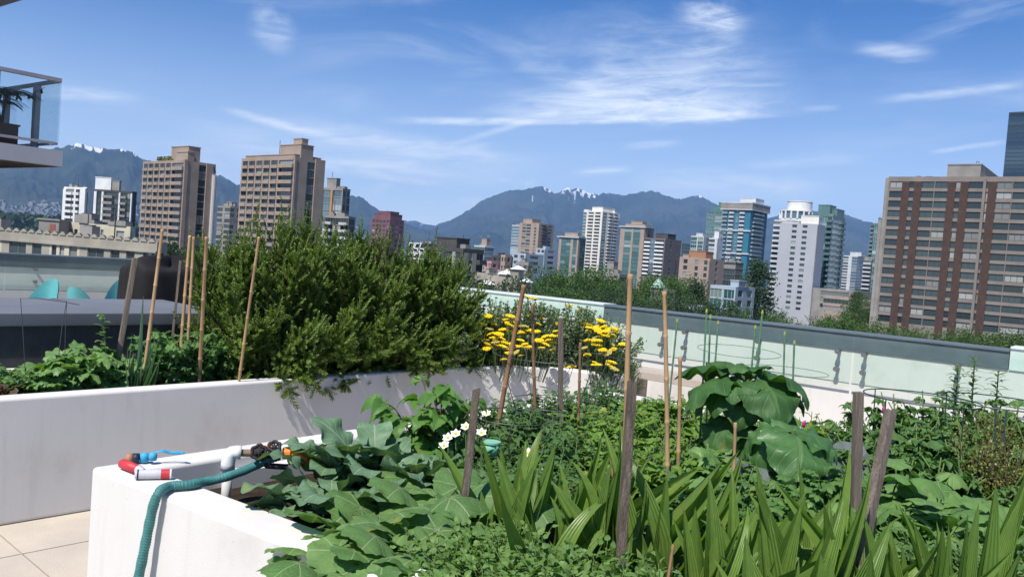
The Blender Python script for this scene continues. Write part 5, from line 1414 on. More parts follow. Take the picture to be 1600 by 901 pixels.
# every kind at height 1 unit = .30 m, scaled to the height it has in place
def gen(kind, v):
    s_ = 1000 + v * 17
    if kind == 'bean': return leafy(16, .30, .20, 110, .085, 'heart' if v % 2 else 'ovate', s_, .5, comp=1, pitch=(-.5, .3), updir=.7)
    if kind == 'tomato': return leafy(13, .30, .17, 70, .075, 'rasp', s_, .5, comp=5, pitch=(-.4, .4), stem_r=.005, taper=.6)
    if kind == 'pepper': return leafy(10, .30, .15, 130, .085, 'pepper', s_, .4, pitch=(-.4, .5))
    if kind == 'rasp': return leafy(8, .46, .22, 64, .14, 'rasp', s_, .6, comp=3, pitch=(-.6, .1), stem_r=.006, taper=.75, updir=.7)
    if kind == 'collard': return leafy(5, .14, .05, 17, .23, 'collard', s_, .55, pitch=(-.1, .8), stem_r=.012, t0=.3, taper=.75, updir=.5)
    if kind == 'squash': return leafy(7, .20, .17, 26, .22, 'squash', s_, .8, pitch=(-.7, .45), stem_r=.008, t0=.15, taper=.7, updir=.8)
    if kind == 'ysquash': return leafy(8, .24, .17, 40, .13, 'squash', s_, .6, pitch=(-.7, .4), stem_r=.006, t0=.15, taper=.7, updir=.8)
    if kind == 'lett': return leafy(9, .10, .05, 46, .10, 'lettuce', s_, .05, pitch=(.1, 1.1), t0=.1)
    if kind == 'pea': return leafy(20, .24, .20, 170, .045, 'small' if v % 2 else 'ovate', s_, .35, pitch=(-.2, .8), stem_r=.0022, taper=.8)
    if kind == 'kale': return leafy(9, .24, .15, 54, .165, 'jag', s_, .5, pitch=(-.3, .5), t0=.2, updir=.8)
    if kind == 'vine': return leafy(14, .30, .22, 130, .085, 'jag' if v % 2 else 'heart', s_, .5, pitch=(-.6, .3), updir=.8)
    if kind == 'cab': return leafy(3, .10, .04, 11, .24, 'round', s_, .35, pitch=(.0, .9), stem_r=.014, t0=.3, updir=.4)
    if kind == 'herb': return leafy(24, .26, .22, 260, .04, 'small', s_, .3, pitch=(-.3, .7), stem_r=.002)
    if kind == 'broad': return leafy(4, .30, .08, 9, .26, 'sunfl', s_, .3, pitch=(-.3, .5), stem_r=.008, t0=.4, taper=.8, updir=.9)
    if kind == 'beet': return leafy(7, .16, .07, 16, .13, 'collard', s_, .6, pitch=(.2, 1.1), stem_r=.005)
HT = {'bean': .32, 'tomato': .33, 'pepper': .33, 'rasp': .50, 'collard': .27, 'squash': .32, 'ysquash': .32, 'lett': .15, 'pea': .26, 'kale': .31, 'vine': .33, 'cab': .24, 'herb': .28, 'broad': .40, 'beet': .26}
def put(kind, px, py, Y, name, label, group=None, v=None, wide=1.0, hmin=.55, loc=None, h=None):
    if loc is None: loc, h = base_at(px, py, Y)
    v = random.randrange(3) if v is None else v
    me = proto((kind, v), lambda: gen(kind, v))
    root = thing(name, label, 'plant', loc, random.uniform(0, 6.28), group)
    for nm, m_ in zip(('foliage', 'stem'), me):
        o = bpy.data.objects.new(nm, m_); COL.objects.link(o); o.parent = root
    k = max(h * 1.12 / HT[kind], hmin)
    root.scale = (max(k, .8) * wide if k < 1 else (1 + (k - 1) * .5) * wide,) * 2 + (k,)
    return root

# collards and squash at the near corner
for i, (px, py, Y, v) in enumerate([(528, 712, 3.30, 0), (548, 698, 3.36, 1), (478, 765, 2.95, 2), (590, 704, 3.22, 0), (520, 742, 2.98, 2), (655, 712, 3.30, 1)]):
    put('collard', px, py, Y, 'collard_plant', ['broad blue green collard nearest the orange hose connector', 'blue green collard standing behind the others against the planter ledge', 'blue green collard hanging beside the white standpipe', 'blue green collard next to the raspberry plant', 'blue green collard leaning toward the white rim', 'blue green collard below the white flowers'][i], 'blue green collards', v, 1.05)
for i, (px, py, Y, v) in enumerate([(560, 775, 2.72, 0), (632, 748, 2.86, 1), (592, 806, 2.52, 2), (690, 745, 2.95, 0), (560, 842, 2.50, 1), (655, 818, 2.52, 0), (720, 720, 3.1, 2), (625, 850, 2.40, 2), (770, 760, 2.95, 1), (548, 880, 2.36, 1), (600, 892, 2.28, 0), (532, 815, 2.60, 2)]):
    put('squash', px, py, Y, 'squash_plant', 'squash plant with wide veined leaves in the patch spilling over the white rim', 'squash plants spilling over the near rim', v, 1.0)
put('rasp', 690, 584, 3.62, 'raspberry_plant', 'tall raspberry cane with toothed leaves in front of the long white wall', None, 0, .9)
put('rasp', 668, 640, 3.75, 'raspberry_plant', 'lower raspberry cane crowded under the tall one', None, 1, .8)
for px, py, Y in [(735, 700, 3.4), (775, 690, 3.45), (820, 712, 3.3), (745, 730, 3.2), (800, 740, 3.15), (850, 720, 3.3)]:
    put('herb', px, py, Y, 'leafy_herb', 'low dark leafy herb in the patch round the white flowers', 'leafy herbs round the white flowers')
for px, py, Y in [(790, 640, 4.1), (825, 622, 4.3), (862, 628, 4.4), (760, 655, 4.0), (845, 660, 3.9), (880, 650, 4.1), (800, 668, 3.8), (902, 668, 3.9), (735, 668, 3.9), (870, 690, 3.6)]:
    put('pepper', px, py, Y, 'pepper_plant', 'dark pointed-leaf pepper plant in the patch before the wire hoop cage', 'pepper plants before the wire hoop cage', wide=.95)
GB = 'yellow green bean plants between the canes'
for px, py, Y in [(908, 628, 4.7), (945, 622, 4.9), (985, 620, 5.0), (1025, 616, 5.1), (1062, 614, 5.1), (1098, 620, 5.0), (925, 648, 4.3), (970, 645, 4.4), (1015, 642, 4.4), (1058, 645, 4.3), (940, 680, 3.9), (985, 675, 3.95), (1030, 672, 3.9), (1072, 675, 3.9),
                  (960, 705, 3.6), (1005, 700, 3.6), (1052, 702, 3.55), (1100, 650, 4.3), (1130, 640, 4.6), (1095, 700, 3.6)]:
    put('bean', px, py, Y, 'bean_plant', 'bushy yellow green bean plant in the bed between the bamboo canes', GB)
for px, py, Y in [(1270, 640, 4.5), (1310, 645, 4.5), (1240, 650, 4.6), (1200, 650, 4.7)]:
    put('bean', px, py, Y, 'bean_plant', 'bean plant in the short row before the white parapet behind the cabbage', 'bean plants behind the cabbage')
for i, (px, py, Y) in enumerate([(1300, 668, 3.95), (1322, 690, 3.6), (1180, 715, 3.55), (1218, 722, 3.3)]):
    put('cab', px, py, Y, 'cabbage', ['large grey purple cabbage curling up behind the twin stakes', 'grey purple cabbage with a flat leaf in front of the curled one', 'dark cabbage half hidden under the sunflower', 'small dark cabbage below the hanging sunflower leaf'][i], 'cabbages', None, 1.1)
for px, py, Y in [(1128, 686, 3.6), (1160, 700, 3.5), (1112, 720, 3.3)]:
    put('kale', px, py, Y, 'kale_plant', 'grey green kale beside the short cane under the sunflower', 'kale under the sunflower')
for px, py, Y in [(1190, 745, 3.1), (1235, 742, 3.15), (1275, 735, 3.2), (1310, 728, 3.25), (1100, 745, 3.1), (1145, 745, 3.1), (1075, 735, 3.2), (1160, 720, 3.3), (1255, 705, 3.5), (1290, 712, 3.4)]:
    put('vine', px, py, Y, 'leafy_vegetable', 'mid green leafy vegetable in the row behind the sword leaves', 'leafy vegetables behind the sword leaves')
for px, py, Y in [(1190, 800, 2.9), (1222, 810, 2.85), (1250, 818, 2.8), (1300, 800, 2.85), (1325, 815, 2.78)]:
    put('lett', px, py, Y, 'lettuce', 'bright lime lettuce in the row behind the sword leaves', 'lime lettuces', hmin=.8)
GT4 = 'dark tomato plants in the corner bed'
for px, py, Y in [(1370, 628, 4.25), (1412, 624, 4.3), (1455, 622, 4.3), (1500, 618, 4.35), (1550, 622, 4.3), (1595, 625, 4.2), (1352, 652, 3.95), (1398, 655, 3.9), (1445, 650, 3.9), (1490, 652, 3.85), (1530, 650, 3.9), (1420, 690, 3.55), (1468, 690, 3.5), (1515, 692, 3.5), (1375, 690, 3.6),
                  (1562, 690, 3.5), (1600, 672, 3.6), (1640, 640, 4.0)]:
    put('tomato', px, py - (14 if py < 640 else 6), Y, 'tomato_plant', 'dark tomato plant in the thicket beside the green wire cage', GT4)
for px, py, Y in [(1395, 708, 3.3), (1440, 712, 3.25), (1350, 735, 3.1), (1488, 724, 3.15), (1540, 738, 3.0), (1590, 735, 3.0), (1410, 755, 2.95), (1460, 765, 2.85), (1515, 775, 2.8), (1575, 785, 2.75), (1620, 760, 2.8), (1375, 790, 2.75)]:
    put('ysquash', px, py, Y, 'squash_plant', 'light green squash plant in the patch behind the sword leaves and twin stakes', 'light green squash plants')
for px, py, Y in [(1440, 810, 2.6), (1500, 820, 2.55), (1560, 830, 2.5), (1390, 830, 2.5), (1300, 830, 2.6), (1250, 835, 2.6), (1180, 830, 2.6), (1120, 825, 2.65), (1600, 820, 2.5)]:
    put('herb', px, py, Y, 'leafy_herb', 'low leafy herb filling the ground between the sword leaves', 'herbs between the sword leaves')
GP = 'pea shoots along the near edge'
for px, py, Y in [(700, 838, 2.42), (740, 828, 2.46), (780, 835, 2.42), (820, 842, 2.38), (860, 840, 2.38), (900, 842, 2.36), (940, 848, 2.34), (980, 850, 2.34), (720, 868, 2.28), (765, 872, 2.25), (810, 872, 2.25), (855, 876, 2.22), (900, 876, 2.2), (950, 880, 2.2), (1000, 878, 2.2), (1040, 885, 2.15),
                  (690, 800, 2.6), (760, 800, 2.62), (820, 812, 2.56), (1090, 890, 2.12)]:
    put('pea', px, py, Y, 'pea_shoot', 'tangled pea shoots with small oval leaves along the near planter edge', GP, wide=.85)
# taller planting just inside the back and far rims
for s_ in np.arange(1.7, 3.5, .2):
    p = bed(s_, .30 + random.uniform(-.03, .05), SOIL - .01)
    put('pepper', 0, 0, 0, 'pepper_plant', 'pepper plant in the row along the rim that faces the long planter', 'pepper plants along the inner rim', loc=p, h=.30 + .03 * random.random(), wide=.9)
for t_ in np.arange(.45, 4.4, .2):
    p = bed(SL - .36 + random.uniform(-.05, .03), t_, SOIL - .01)
    if abs(p[0]) > p[1] * .78: continue
    put('bean' if t_ < 1.6 else 'tomato', 0, 0, 0, 'bean_plant' if t_ < 1.6 else 'tomato_plant', 'leafy bean plant in the row along the far rim before the bench' if t_ < 1.6 else 'tomato plant in the row along the far rim before the glass panels', 'plants along the far rim', loc=p, h=(.17 if t_ < 1.6 else .24) + .04 * random.random(), wide=.9)
# ground cover under everything
for s_ in np.arange(.5, 3.5, .42):
    for t_ in np.arange(.45, 4.6, .42):
        if s_ < .9 and t_ < .9: continue
        p = bed(s_ + random.uniform(-.1, .1), t_ + random.uniform(-.1, .1), SOIL - .01)
        if p[1] < 1.35 or abs(p[0]) > p[1] * .78: continue
        put('herb' if random.random() < .6 else 'vine', 0, 0, 0, 'seedling', 'small leafy seedling covering the soil of the near planter', 'seedlings covering the soil', loc=p, h=random.uniform(.13, .18))

# sword-leaved clumps
m_T = [T_grid(6, 14, w_sword(.5), droop=d, fold=f, seed=i) for i, (d, f) in enumerate([(.15, .12), (.4, .2), (.8, .25), (.05, .3), (1.5, .3)])]
def sword(px, py, Y, n, wdt, label, group, lean=0.0, seed=0):
    loc, h = base_at(px, py, Y); h *= 1.08
    root = thing('sword_leaf_plant', label, 'plant', loc, 0, group)
    r = np.random.default_rng(seed + 500)
    lm = MB(); fan = r.uniform(-.5, .5)
    n = max(4, n - 2); wdt = wdt * 1.28
    for k in range(n):
        u_ = (k - (n - 1) / 2) / max(1, (n - 1) / 2)
        a = fan + r.normal() * .35
        tilt = lean + u_ * .42 + r.normal() * .2
        d_ = np.array([math.sin(tilt) * math.cos(a), math.sin(tilt) * math.sin(a) + r.normal() * .12, math.cos(tilt)])
        up = np.array([-math.sin(a) + r.normal() * .5, -math.cos(a) * 1.0, .2])
        Ln = h * r.uniform(.6, 1.12) / max(math.cos(tilt), .5) * (1.0 if abs(u_) < .6 else .82)
        wd = wdt * r.uniform(.7, 1.15)
        x = np.cross(d_, up); x /= np.linalg.norm(x); d_ /= np.linalg.norm(d_); z = np.cross(x, d_)
        M_ = np.stack([x * wd, d_ * Ln, z * Ln * .8], -1)[None]
        T = m_T[r.integers(0, 4) if r.random() < .88 else 4]
        T = (T[0] * [1, 1, 1], T[1], T[2], T[3])
        Vt = T[0].copy(); Vt[:, 2] = T[0][:, 2] * np.where(True, 1, 1)
        lm.inst((Vt, T[1], T[2], T[3]), M_, np.array([[u_ * .035 + r.normal() * .01, r.normal() * .015, 0]]), np.array([r.random()]))
    lm.build('foliage', L_sword, root, smooth=True)
for i, (px, py, Y, n, wd, ln) in enumerate([(800, 690, 2.85, 9, .050, -.05), (835, 680, 2.95, 8, .050, .05), (868, 690, 2.8, 8, .046, .1), (905, 670, 2.9, 9, .048, .3), (940, 690, 2.75, 8, .046, .1), (880, 740, 2.6, 6, .05, -.1), (1005, 705, 2.7, 8, .046, .05), (1045, 715, 2.62, 9, .05, .12), (965, 720, 2.7, 7, .045, -.2), (925, 655, 3.0, 6, .055, .5)]):
    sword(px, py, Y, n, wd, 'sword leaved plant in the clump between the weathered stakes', 'sword leaved plants between the stakes', ln, i)
for i, (px, py, Y, n, wd, ln) in enumerate([(1085, 765, 2.35, 7, .055, .1), (1125, 755, 2.4, 8, .058, .0), (1160, 745, 2.42, 8, .055, .15), (1200, 760, 2.38, 8, .06, -.05), (1240, 775, 2.3, 7, .06, .1), (1275, 735, 2.42, 9, .062, .05), (1310, 745, 2.38, 8, .06, .2), (1350, 790, 2.3, 7, .06, .1),
                                             (1400, 765, 2.35, 8, .065, -.1), (1440, 790, 2.28, 7, .065, .1), (1490, 775, 2.3, 8, .065, .0), (1525, 770, 2.32, 7, .06, .15), (1180, 830, 2.15, 7, .055, -.1), (1300, 840, 2.12, 7, .06, .2), (1110, 850, 2.12, 6, .055, .1), (1420, 840, 2.15, 6, .06, .3), (1580, 850, 2.15, 6, .05, .3)]):
    sword(px, py, Y, n, wd, 'broad sword leaved plant in the stand along the near edge by the twin stakes', 'sword leaved plants along the near edge', ln, 40 + i)

# sunflower with huge hanging leaves
loc, h = base_at(1168, 590, 3.9)
sf = thing('sunflower_plant', 'tall sunflower plant with huge glossy drooping leaves ringed by thin green stakes', 'plant', loc)
mb = MB(); mb.tube([[0, 0, 0], [.005, 0, h * .4], [-.01, .01, h * .8], [0, 0, h]], [.014, .013, .011, .008], 8); 
lm = MB(); r = np.random.default_rng(3)
spec_ = [(-158, -.35, .33, .95), (-78, -.45, .34, .96), (-38, -.20, .30, .99), (-118, .05, .25, .90), (-8, -.30, .28, .92), (48, .0, .27, .97), (112, .1, .26, .99), (165, .05, .29, .97), (-30, -.65, .30, .72), (-140, -.6, .27, .64), (20, -.5, .25, .74), (-100, -.75, .24, .60), (-140, -.25, .25, .86), (-60, -.30, .25, .84), (-15, -.35, .24, .80), (-110, -.35, .24, .80), (90, -.2, .24, .82), (170, -.3, .25, .78),
         (-80, .8, .12, 1.0), (90, .7, .11, 1.0), (0, .8, .12, 1.0), (180, .6, .15, 1.0), (-130, .5, .16, 1.0), (45, 1.1, .07, 1.0)]
for (az_, pit, s_, hz) in spec_:
    a = R_(az_); d_ = np.array([math.cos(a) * math.cos(pit), math.sin(a) * math.cos(pit), math.sin(pit)])
    p0 = np.array([0, 0, h * hz]); p1 = p0 + np.array([math.cos(a), math.sin(a), .35]) * s_ * .28
    mb.tube([p0, (p0 + p1) / 2 + [0, 0, .015], p1], .005, 5)
    lm.inst(LT['sunfl'][r.integers(0, 3)], frames(d_[None], np.array([[0, 0, 1.0]]) + r.normal(size=(1, 3)) * .15, np.array([s_])), p1[None])
lm.build('foliage', L_sunfl, sf, smooth=True); mb.build('stem', M_stemg, sf, smooth=True)
loc, h = base_at(1240, 672, 3.5)
bl = thing('broad_leaf_plant', 'plant with one very large broad leaf hanging beside the cabbages', 'plant', loc)
mb = MB(); mb.tube([[0, 0, 0], [0, 0, h]], [.012, .008], 7); lm = MB()
for (az_, pit, s_) in [(-100, -.5, .34), (-20, -.3, .26), (160, -.3, .28), (70, -.1, .24), (-160, -.55, .28)]:
    a = R_(az_); d_ = np.array([math.cos(a) * math.cos(pit), math.sin(a) * math.cos(pit), math.sin(pit)])
    lm.inst(LT['sunfl'][1], frames(d_[None], np.array([[.2, -.2, 1.0]]), np.array([s_])), np.array([[math.cos(a) * .02, math.sin(a) * .02, h * .97]]))
lm.build('foliage', leafmat('broad_leaf', (0.05, 0.13, 0.035), (0.07, 0.16, 0.05), vein=(.15, .24, .09), rough=.4, trans=.25), bl, smooth=True); mb.build('stem', M_stemg, bl)

# tall leafy lily stems
for i, (px, py, Y) in enumerate([(1497, 572, 4.5), (1523, 562, 4.55), (1560, 580, 4.5)]):
    loc, h = base_at(px, py, Y)
    rt = thing('lily_stem', ['slim lily stem with whorled narrow leaves beside the wire cage', 'tallest lily stem with whorled narrow leaves', 'lily stem with wider drooping whorls beyond the tallest one'][i], 'plant', loc, 0, 'lily stems above the tomatoes')
    mb = MB(); mb.tube([[0, 0, 0], [.01, 0, h * .5], [0, 0, h]], [.006, .005, .003], 6); lm = MB(); r = np.random.default_rng(70 + i)
    for j in range(60):
        z_ = h * (.45 + .55 * (j / 60) ** .8); a = j * 2.4; pit = r.uniform(-.1, .6); s_ = .095 * (1 - .35 * j / 60) * r.uniform(.8, 1.2)
        if r.random() < .25 and j < 45: continue
        d_ = np.array([math.cos(a) * math.cos(pit), math.sin(a) * math.cos(pit), math.sin(pit)])
        lm.inst(LT['lance'][r.integers(0, 3)], frames(d_[None], np.array([[0, 0, 1.0]]), np.array([s_])), np.array([[0, 0, z_]]))
    lm.build('foliage', L_lily, rt, smooth=True); mb.build('stem', M_stemg, rt)

# golden feathery plants
for i, (px, py, Y) in enumerate([(1545, 640, 3.75), (1585, 650, 3.7), (1530, 676, 3.5), (1580, 690, 3.4)]):
    loc, h = base_at(px, py, Y); r = np.random.default_rng(90 + i)
    rt = thing('golden_herb', 'golden brown feathery herb gone to seed inside the green wire cage', 'plant', loc, 0, 'golden seeding herbs')
    lm, mb = MB(), MB()
    for k in range(26):
        a = r.random() * 6.28; q = r.uniform(.02, .14); tip = np.array([math.cos(a) * q, math.sin(a) * q, h * r.uniform(.7, 1)])
        mb.tube([[0, 0, 0], tip * [.4, .4, .6], tip], .0022, 3)
        n = 60
        tt_ = r.uniform(.35, 1, n)[:, None]; pts = tip * [.9, .9, 1] * tt_ + r.normal(size=(n, 3)) * .022
        a_, b_, c_ = quadcloud(pts, r.uniform(.003, .007, n)); lm.add(a_, b_, c_, 0, None, np.repeat(r.random(n), 4))
    lm.build('foliage', L_gold, rt); mb.build('stem', M_stemd, rt)
# magenta blooms and white flowers
for i, (px, py, Y) in enumerate([(1256, 664, 4.3), (1334, 650, 4.1), (1381, 642, 4.0)]):
    loc, h = base_at(px, py, Y)
    rt = thing('clover_flower', ['magenta bloom between the sunflower and the cabbage', 'magenta bloom on a thin stem just behind the upright stake', 'magenta bloom between the twin stakes'][i], 'flower', loc, 0, 'magenta blooms')
    mb = MB(); mb.tube([[0, 0, 0], [0, 0, h]], .003, 5); mb.build('stem', M_stemg, rt)
    mb = MB(); mb.tube([[0, 0, h - .01], [0, 0, h], [0, 0, h + .014], [0, 0, h + .024]], [.004, .009, .010, .003], 9); mb.build('flower_head', m_pink_f, rt)
WF = [(700, 684, 3.3), (712, 678, 3.35), (728, 667, 3.45), (752, 676, 3.4), (694, 696, 3.25), (826, 708, 3.2), (760, 646, 3.9)]
for i, (px, py, Y) in enumerate(WF):
    loc, h = base_at(px, py, Y); r = np.random.default_rng(i)
    rt = thing('white_flower', 'single white open flower with a yellow centre among the dark herbs by the leaning stake', 'flower', loc, 0, 'white flowers by the leaning stake')
    mb = MB(); mb.tube([[0, 0, 0], [.01, 0, h * .6], [0, 0, h]], .003, 5); mb.build('stem', M_stemg, rt)
    hd = MB(); tilt = np.array([.1 * r.normal() - .2, -.55, .8]); tilt /= np.linalg.norm(tilt)
    b1 = np.cross(tilt, [1, 0, 0]); b1 /= np.linalg.norm(b1); b2 = np.cross(tilt, b1)
    for k in range(6):
        a = k * math.pi / 3; d_ = b1 * math.cos(a) + b2 * math.sin(a) + tilt * .25
        hd.inst(T_grid(4, 4, w_ovate(.42), droop=-.4, fold=.1), frames(d_[None], tilt[None], np.array([.026])), np.array([[0, 0, h]]))
    hd.tube([np.array([0, 0, h]) + tilt * .002, np.array([0, 0, h]) + tilt * .008], [.007, .005], 8, 1)
    hd.build('flower_head', [m_white_f, m_yel_f], rt, smooth=True)

# beds behind the long planter wall
for i, (px, py, Y, k) in enumerate([(8, 560, 4.55, 'vine'), (30, 578, 4.5, 'kale'), (62, 574, 4.6, 'kale'), (98, 540, 4.8, 'kale'), (135, 524, 4.9, 'kale'), (160, 530, 4.85, 'kale'), (190, 530, 5.0, 'kale'), (45, 560, 5, 'kale'), (115, 532, 5, 'kale'), (20, 568, 5, 'kale'), (150, 556, 5, 'kale'), (180, 560, 5, 'kale'), (222, 560, 5.0, 'kale'), (120, 575, 4.65, 'kale'), (80, 590, 4.5, 'kale')]):
    put(k, px, py, wallY(px, random.uniform(.32, .62)), 'kale_plant', 'lobed light green kale plant in the long planter before the charcoal wall', 'kale plants in the long planter', hmin=.6, wide=.9)
for px, py, Y in [(250, 520, 5.25), (272, 500, 5.5), (300, 502, 5.6), (330, 508, 5.7), (352, 520, 5.75), (285, 540, 5.3), (318, 545, 5.4), (345, 555, 5.45), (262, 560, 5.15), (370, 545, 5.7), (300, 570, 5.2)]:
    put('vine', px, py - 12, wallY(px, random.uniform(.32, .60)), 'climbing_bean', 'dark climbing bean plant in the long planter between kale and feathery bush', 'climbing beans in the long planter', hmin=.6, wide=.85)
put('beet', 6, 588, wallY(12, .3), 'beet_plant', 'dark red veined beet plant in the long planter')
loc, h = base_at(165, 490, wallY(165, .45))
rt = thing('pea_vine', 'single pea vine stem standing taller than the kale', 'plant', loc)
mb = MB(); mb.tube([[0, 0, 0], [.02, 0, h * .5], [-.02, 0, h]], .004, 5); lm = MB(); r = np.random.default_rng(8)
for j in range(16):
    a = j * 2.4; z_ = h * (.4 + .6 * j / 16); d_ = np.array([math.cos(a), math.sin(a), .3])
    lm.inst(LT['ovate'][j % 4], frames(d_[None], np.array([[0, 0, 1.0]]), np.array([.06])), np.array([[-.02 * j / 16, 0, z_]]))
lm.build('foliage', L_pea, rt, smooth=True); mb.build('stem', M_stemg, rt)
for i, (px, py, Y, hh) in enumerate([(224, 462, 4.9, 1), (236, 530, 4.85, 1), (212, 520, 4.85, 1)]):
    loc, h = base_at(px, py, wallY(px, .28)); r = np.random.default_rng(60 + i)
    rt = thing('leek', ['tall leek with one long straight upright leaf', 'spreading leek beside the bamboo cane', 'short leek next to the grey stake'][i], 'plant', loc, 0, 'leeks in the long planter')
    lm = MB()
    for k in range(9):
        a = r.random() * 6.28; q = r.uniform(.05, .45) if k else 0.02; L_ = h * (1 if k == 0 else r.uniform(.35, .75))
        d_ = np.array([math.cos(a) * q, math.sin(a) * q, 1.0]); d_ /= np.linalg.norm(d_)
        x = np.cross(d_, [math.cos(a), math.sin(a), 0.01]); x /= np.linalg.norm(x); z = np.cross(x, d_)
        lm.inst(LEEK[0 if k == 0 else r.integers(0, 3)], np.stack([x * .45, d_ * L_, z * L_ * .5], -1)[None], np.array([[r.normal() * .01, r.normal() * .01, 0]]))
    lm.build('foliage', L_leek, rt, smooth=True)

# ------------------------------------------------------------------ the feathery bush
r = np.random.default_rng(77)
RB0 = Pz(300, 590, .56); RC = K1 + BN * .50
k_ = lambda f_: K1 + BW * .10 - BW * (2.16 * (1 - f_)) + BN * .50      # f 0..1 along the planter
rb = thing('feathery_bush', 'huge dark green feathery needle-leaved bush filling the long planter', 'bush', k_(.5) * [1, 1, 0] + [0, 0, .55])
ob = np.array(rb.location)
fs = np.array([0, .08, .2, .35, .5, .65, .8, .92, 1.0]); hs = np.array([.66, .92, 1.08, 1.05, 1.02, 1.00, .98, .84, .62])
NB = 410
sm = MB(); orgs = []; dirs = []; lens = []; rnds = []
for b_i in range(NB):
    f0 = r.uniform(.06, .96); th = r.uniform(-.05, math.pi) if b_i < 330 else (r.uniform(-.05, .4) if r.random() < .75 else r.uniform(2.8, 3.2)); hm = np.interp(f0, fs, hs)
    fl_ = 1.0 if b_i % 3 else r.uniform(.45, .85)
    spread = np.clip(f0 + (f0 - .5) * .18 + r.normal() * .05, -.03, 1.03)
    w_ = np.interp(spread, [0, .15, .8, 1], [.38, .60, .60, .48])
    var = r.uniform(.80, 1.10)
    tipz = max(max(math.sin(th), 0) ** .60 * hm * var * fl_, r.uniform(.0, .16))
    tip = k_(spread) + BN * (-math.cos(th) * w_ * fl_ * r.uniform(.85, 1.1)) + np.array([0, 0, .55 + tipz]) - ob
    root_ = k_(f0) + BN * r.uniform(-.16, .16) + np.array([0, 0, .55]) - ob
    mid_ = root_ * .45 + tip * .55 + np.array([0, 0, .10 if tipz > .3 else .16]) + (tip - root_) * [.10, .10, -.12] + r.normal(size=3) * .03
    bez = lambda t_: (1 - t_) ** 2 * root_ + 2 * t_ * (1 - t_) * mid_ + t_ ** 2 * tip
    sm.tube([bez(q) for q in np.linspace(0, 1, 7)], np.linspace(.009, .002, 7), 5)
    L_ = np.linalg.norm(tip - root_); nsp = int(15 + 28 * L_); hue = r.random()
    for q in range(nsp):
        t_ = 1 - .72 * (q / nsp) ** 1.15
        pp_ = bez(t_); tg = bez(min(t_ + .02, 1.02)) - bez(t_ - .02); tg /= np.linalg.norm(tg)
        rd_ = r.normal(size=3); rd_ -= tg * (rd_ @ tg); rd_ /= np.linalg.norm(rd_)
        if q == 0: dv_ = tg; ln_ = r.uniform(.10, .20)
        else: dv_ = tg * r.uniform(.55, 1.0) + rd_ * r.uniform(.5, 1.15) + np.array([0, 0, .10]); ln_ = r.uniform(.055, .16) * (.7 + .9 * (1 - t_))
        dv_ /= np.linalg.norm(dv_); orgs.append(pp_); dirs.append(dv_); lens.append(ln_); rnds.append(np.clip(hue * .5 + r.random() * .35 + .15 * t_, 0, 1))
org = np.array(orgs); outw = np.array(dirs); slen = np.array(lens)
# tall plumes standing out of the top
pl = []
for px, py, Y in [(400, 318, 5.75), (408, 340, 5.8), (452, 328, 6.0), (470, 345, 6.1), (500, 338, 6.2), (520, 350, 6.3), (352, 362, 5.7), (372, 360, 5.7), (545, 362, 6.4), (575, 372, 6.5), (610, 360, 6.7), (640, 368, 6.8), (430, 352, 5.9), (385, 350, 5.75), (666, 382, 6.9), (690, 392, 7.0), (595, 350, 6.6), (484, 352, 6.1)]:
    tip = P(px, py, Y) - ob
    for j in range(9):
        q = j / 9
        pl.append((tip - np.array([(-.02 + .10 * (px - 500) / 250) * q, .02 * q, .42 * q]) + r.normal(size=3) * .012, .15 - .02 * q))
po = np.array([p_[0] for p_ in pl]); psl = np.array([p_[1] for p_ in pl])
pd = np.array([0, 0, 1.0])[None] + r.normal(size=(len(pl), 3)) * .32; pd /= np.linalg.norm(pd, axis=1)[:, None]
po = po - pd * psl[:, None]
org = np.r_[org, po]; outw = np.r_[outw, pd]; slen = np.r_[slen, psl]
rnd_s = np.r_[rnds, r.random(len(po))]
NN = 30
lm = MB()
# vectorised needles: each sprig curves upward
tq = np.linspace(.08, 1, NN)
side = np.cross(outw, r.normal(size=outw.shape)); side /= np.linalg.norm(side, axis=1)[:, None]; side2 = np.cross(outw, side)
lift = np.array([0, 0, 1.0])
for j, t_ in enumerate(tq):
    pj = org + outw * (slen * t_)[:, None] + lift * (slen * .18 * t_ * t_)[:, None]
    a = j * 2.4
    rad = side * math.cos(a) + side2 * math.sin(a)
    nd = outw * .75 + rad * .85 + lift * .25; nd /= np.linalg.norm(nd, axis=1)[:, None]
    nl = .031 * (1 - .35 * t_) * r.uniform(.75, 1.2, len(org))
    wv = np.cross(nd, rad); wv /= np.linalg.norm(wv, axis=1)[:, None] + 1e-9
    hw = .0042
    Vv = np.stack([pj - wv * hw * .7, pj + wv * hw * .7, pj + nd * (nl * .6)[:, None] + wv * hw, pj + nd * nl[:, None], pj + nd * (nl * .6)[:, None] - wv * hw], 1).reshape(-1, 3)
    kk = len(org)
    lm.add(Vv, np.arange(5 * kk), np.full(kk, 5), 0, None, np.repeat(np.clip(rnd_s * .7 + .3 * t_ * r.random(kk) + .1 * t_, 0, 1), 5))
lm.build('foliage', L_rose, rb)
for i in range(0, len(org), 3):
    sm.tube([org[i], org[i] + outw[i] * slen[i] * .5 + lift * slen[i] * .07, org[i] + outw[i] * slen[i] + lift * slen[i] * .28], .0022, 3)
sm.build('stem', M_stemd, rb)

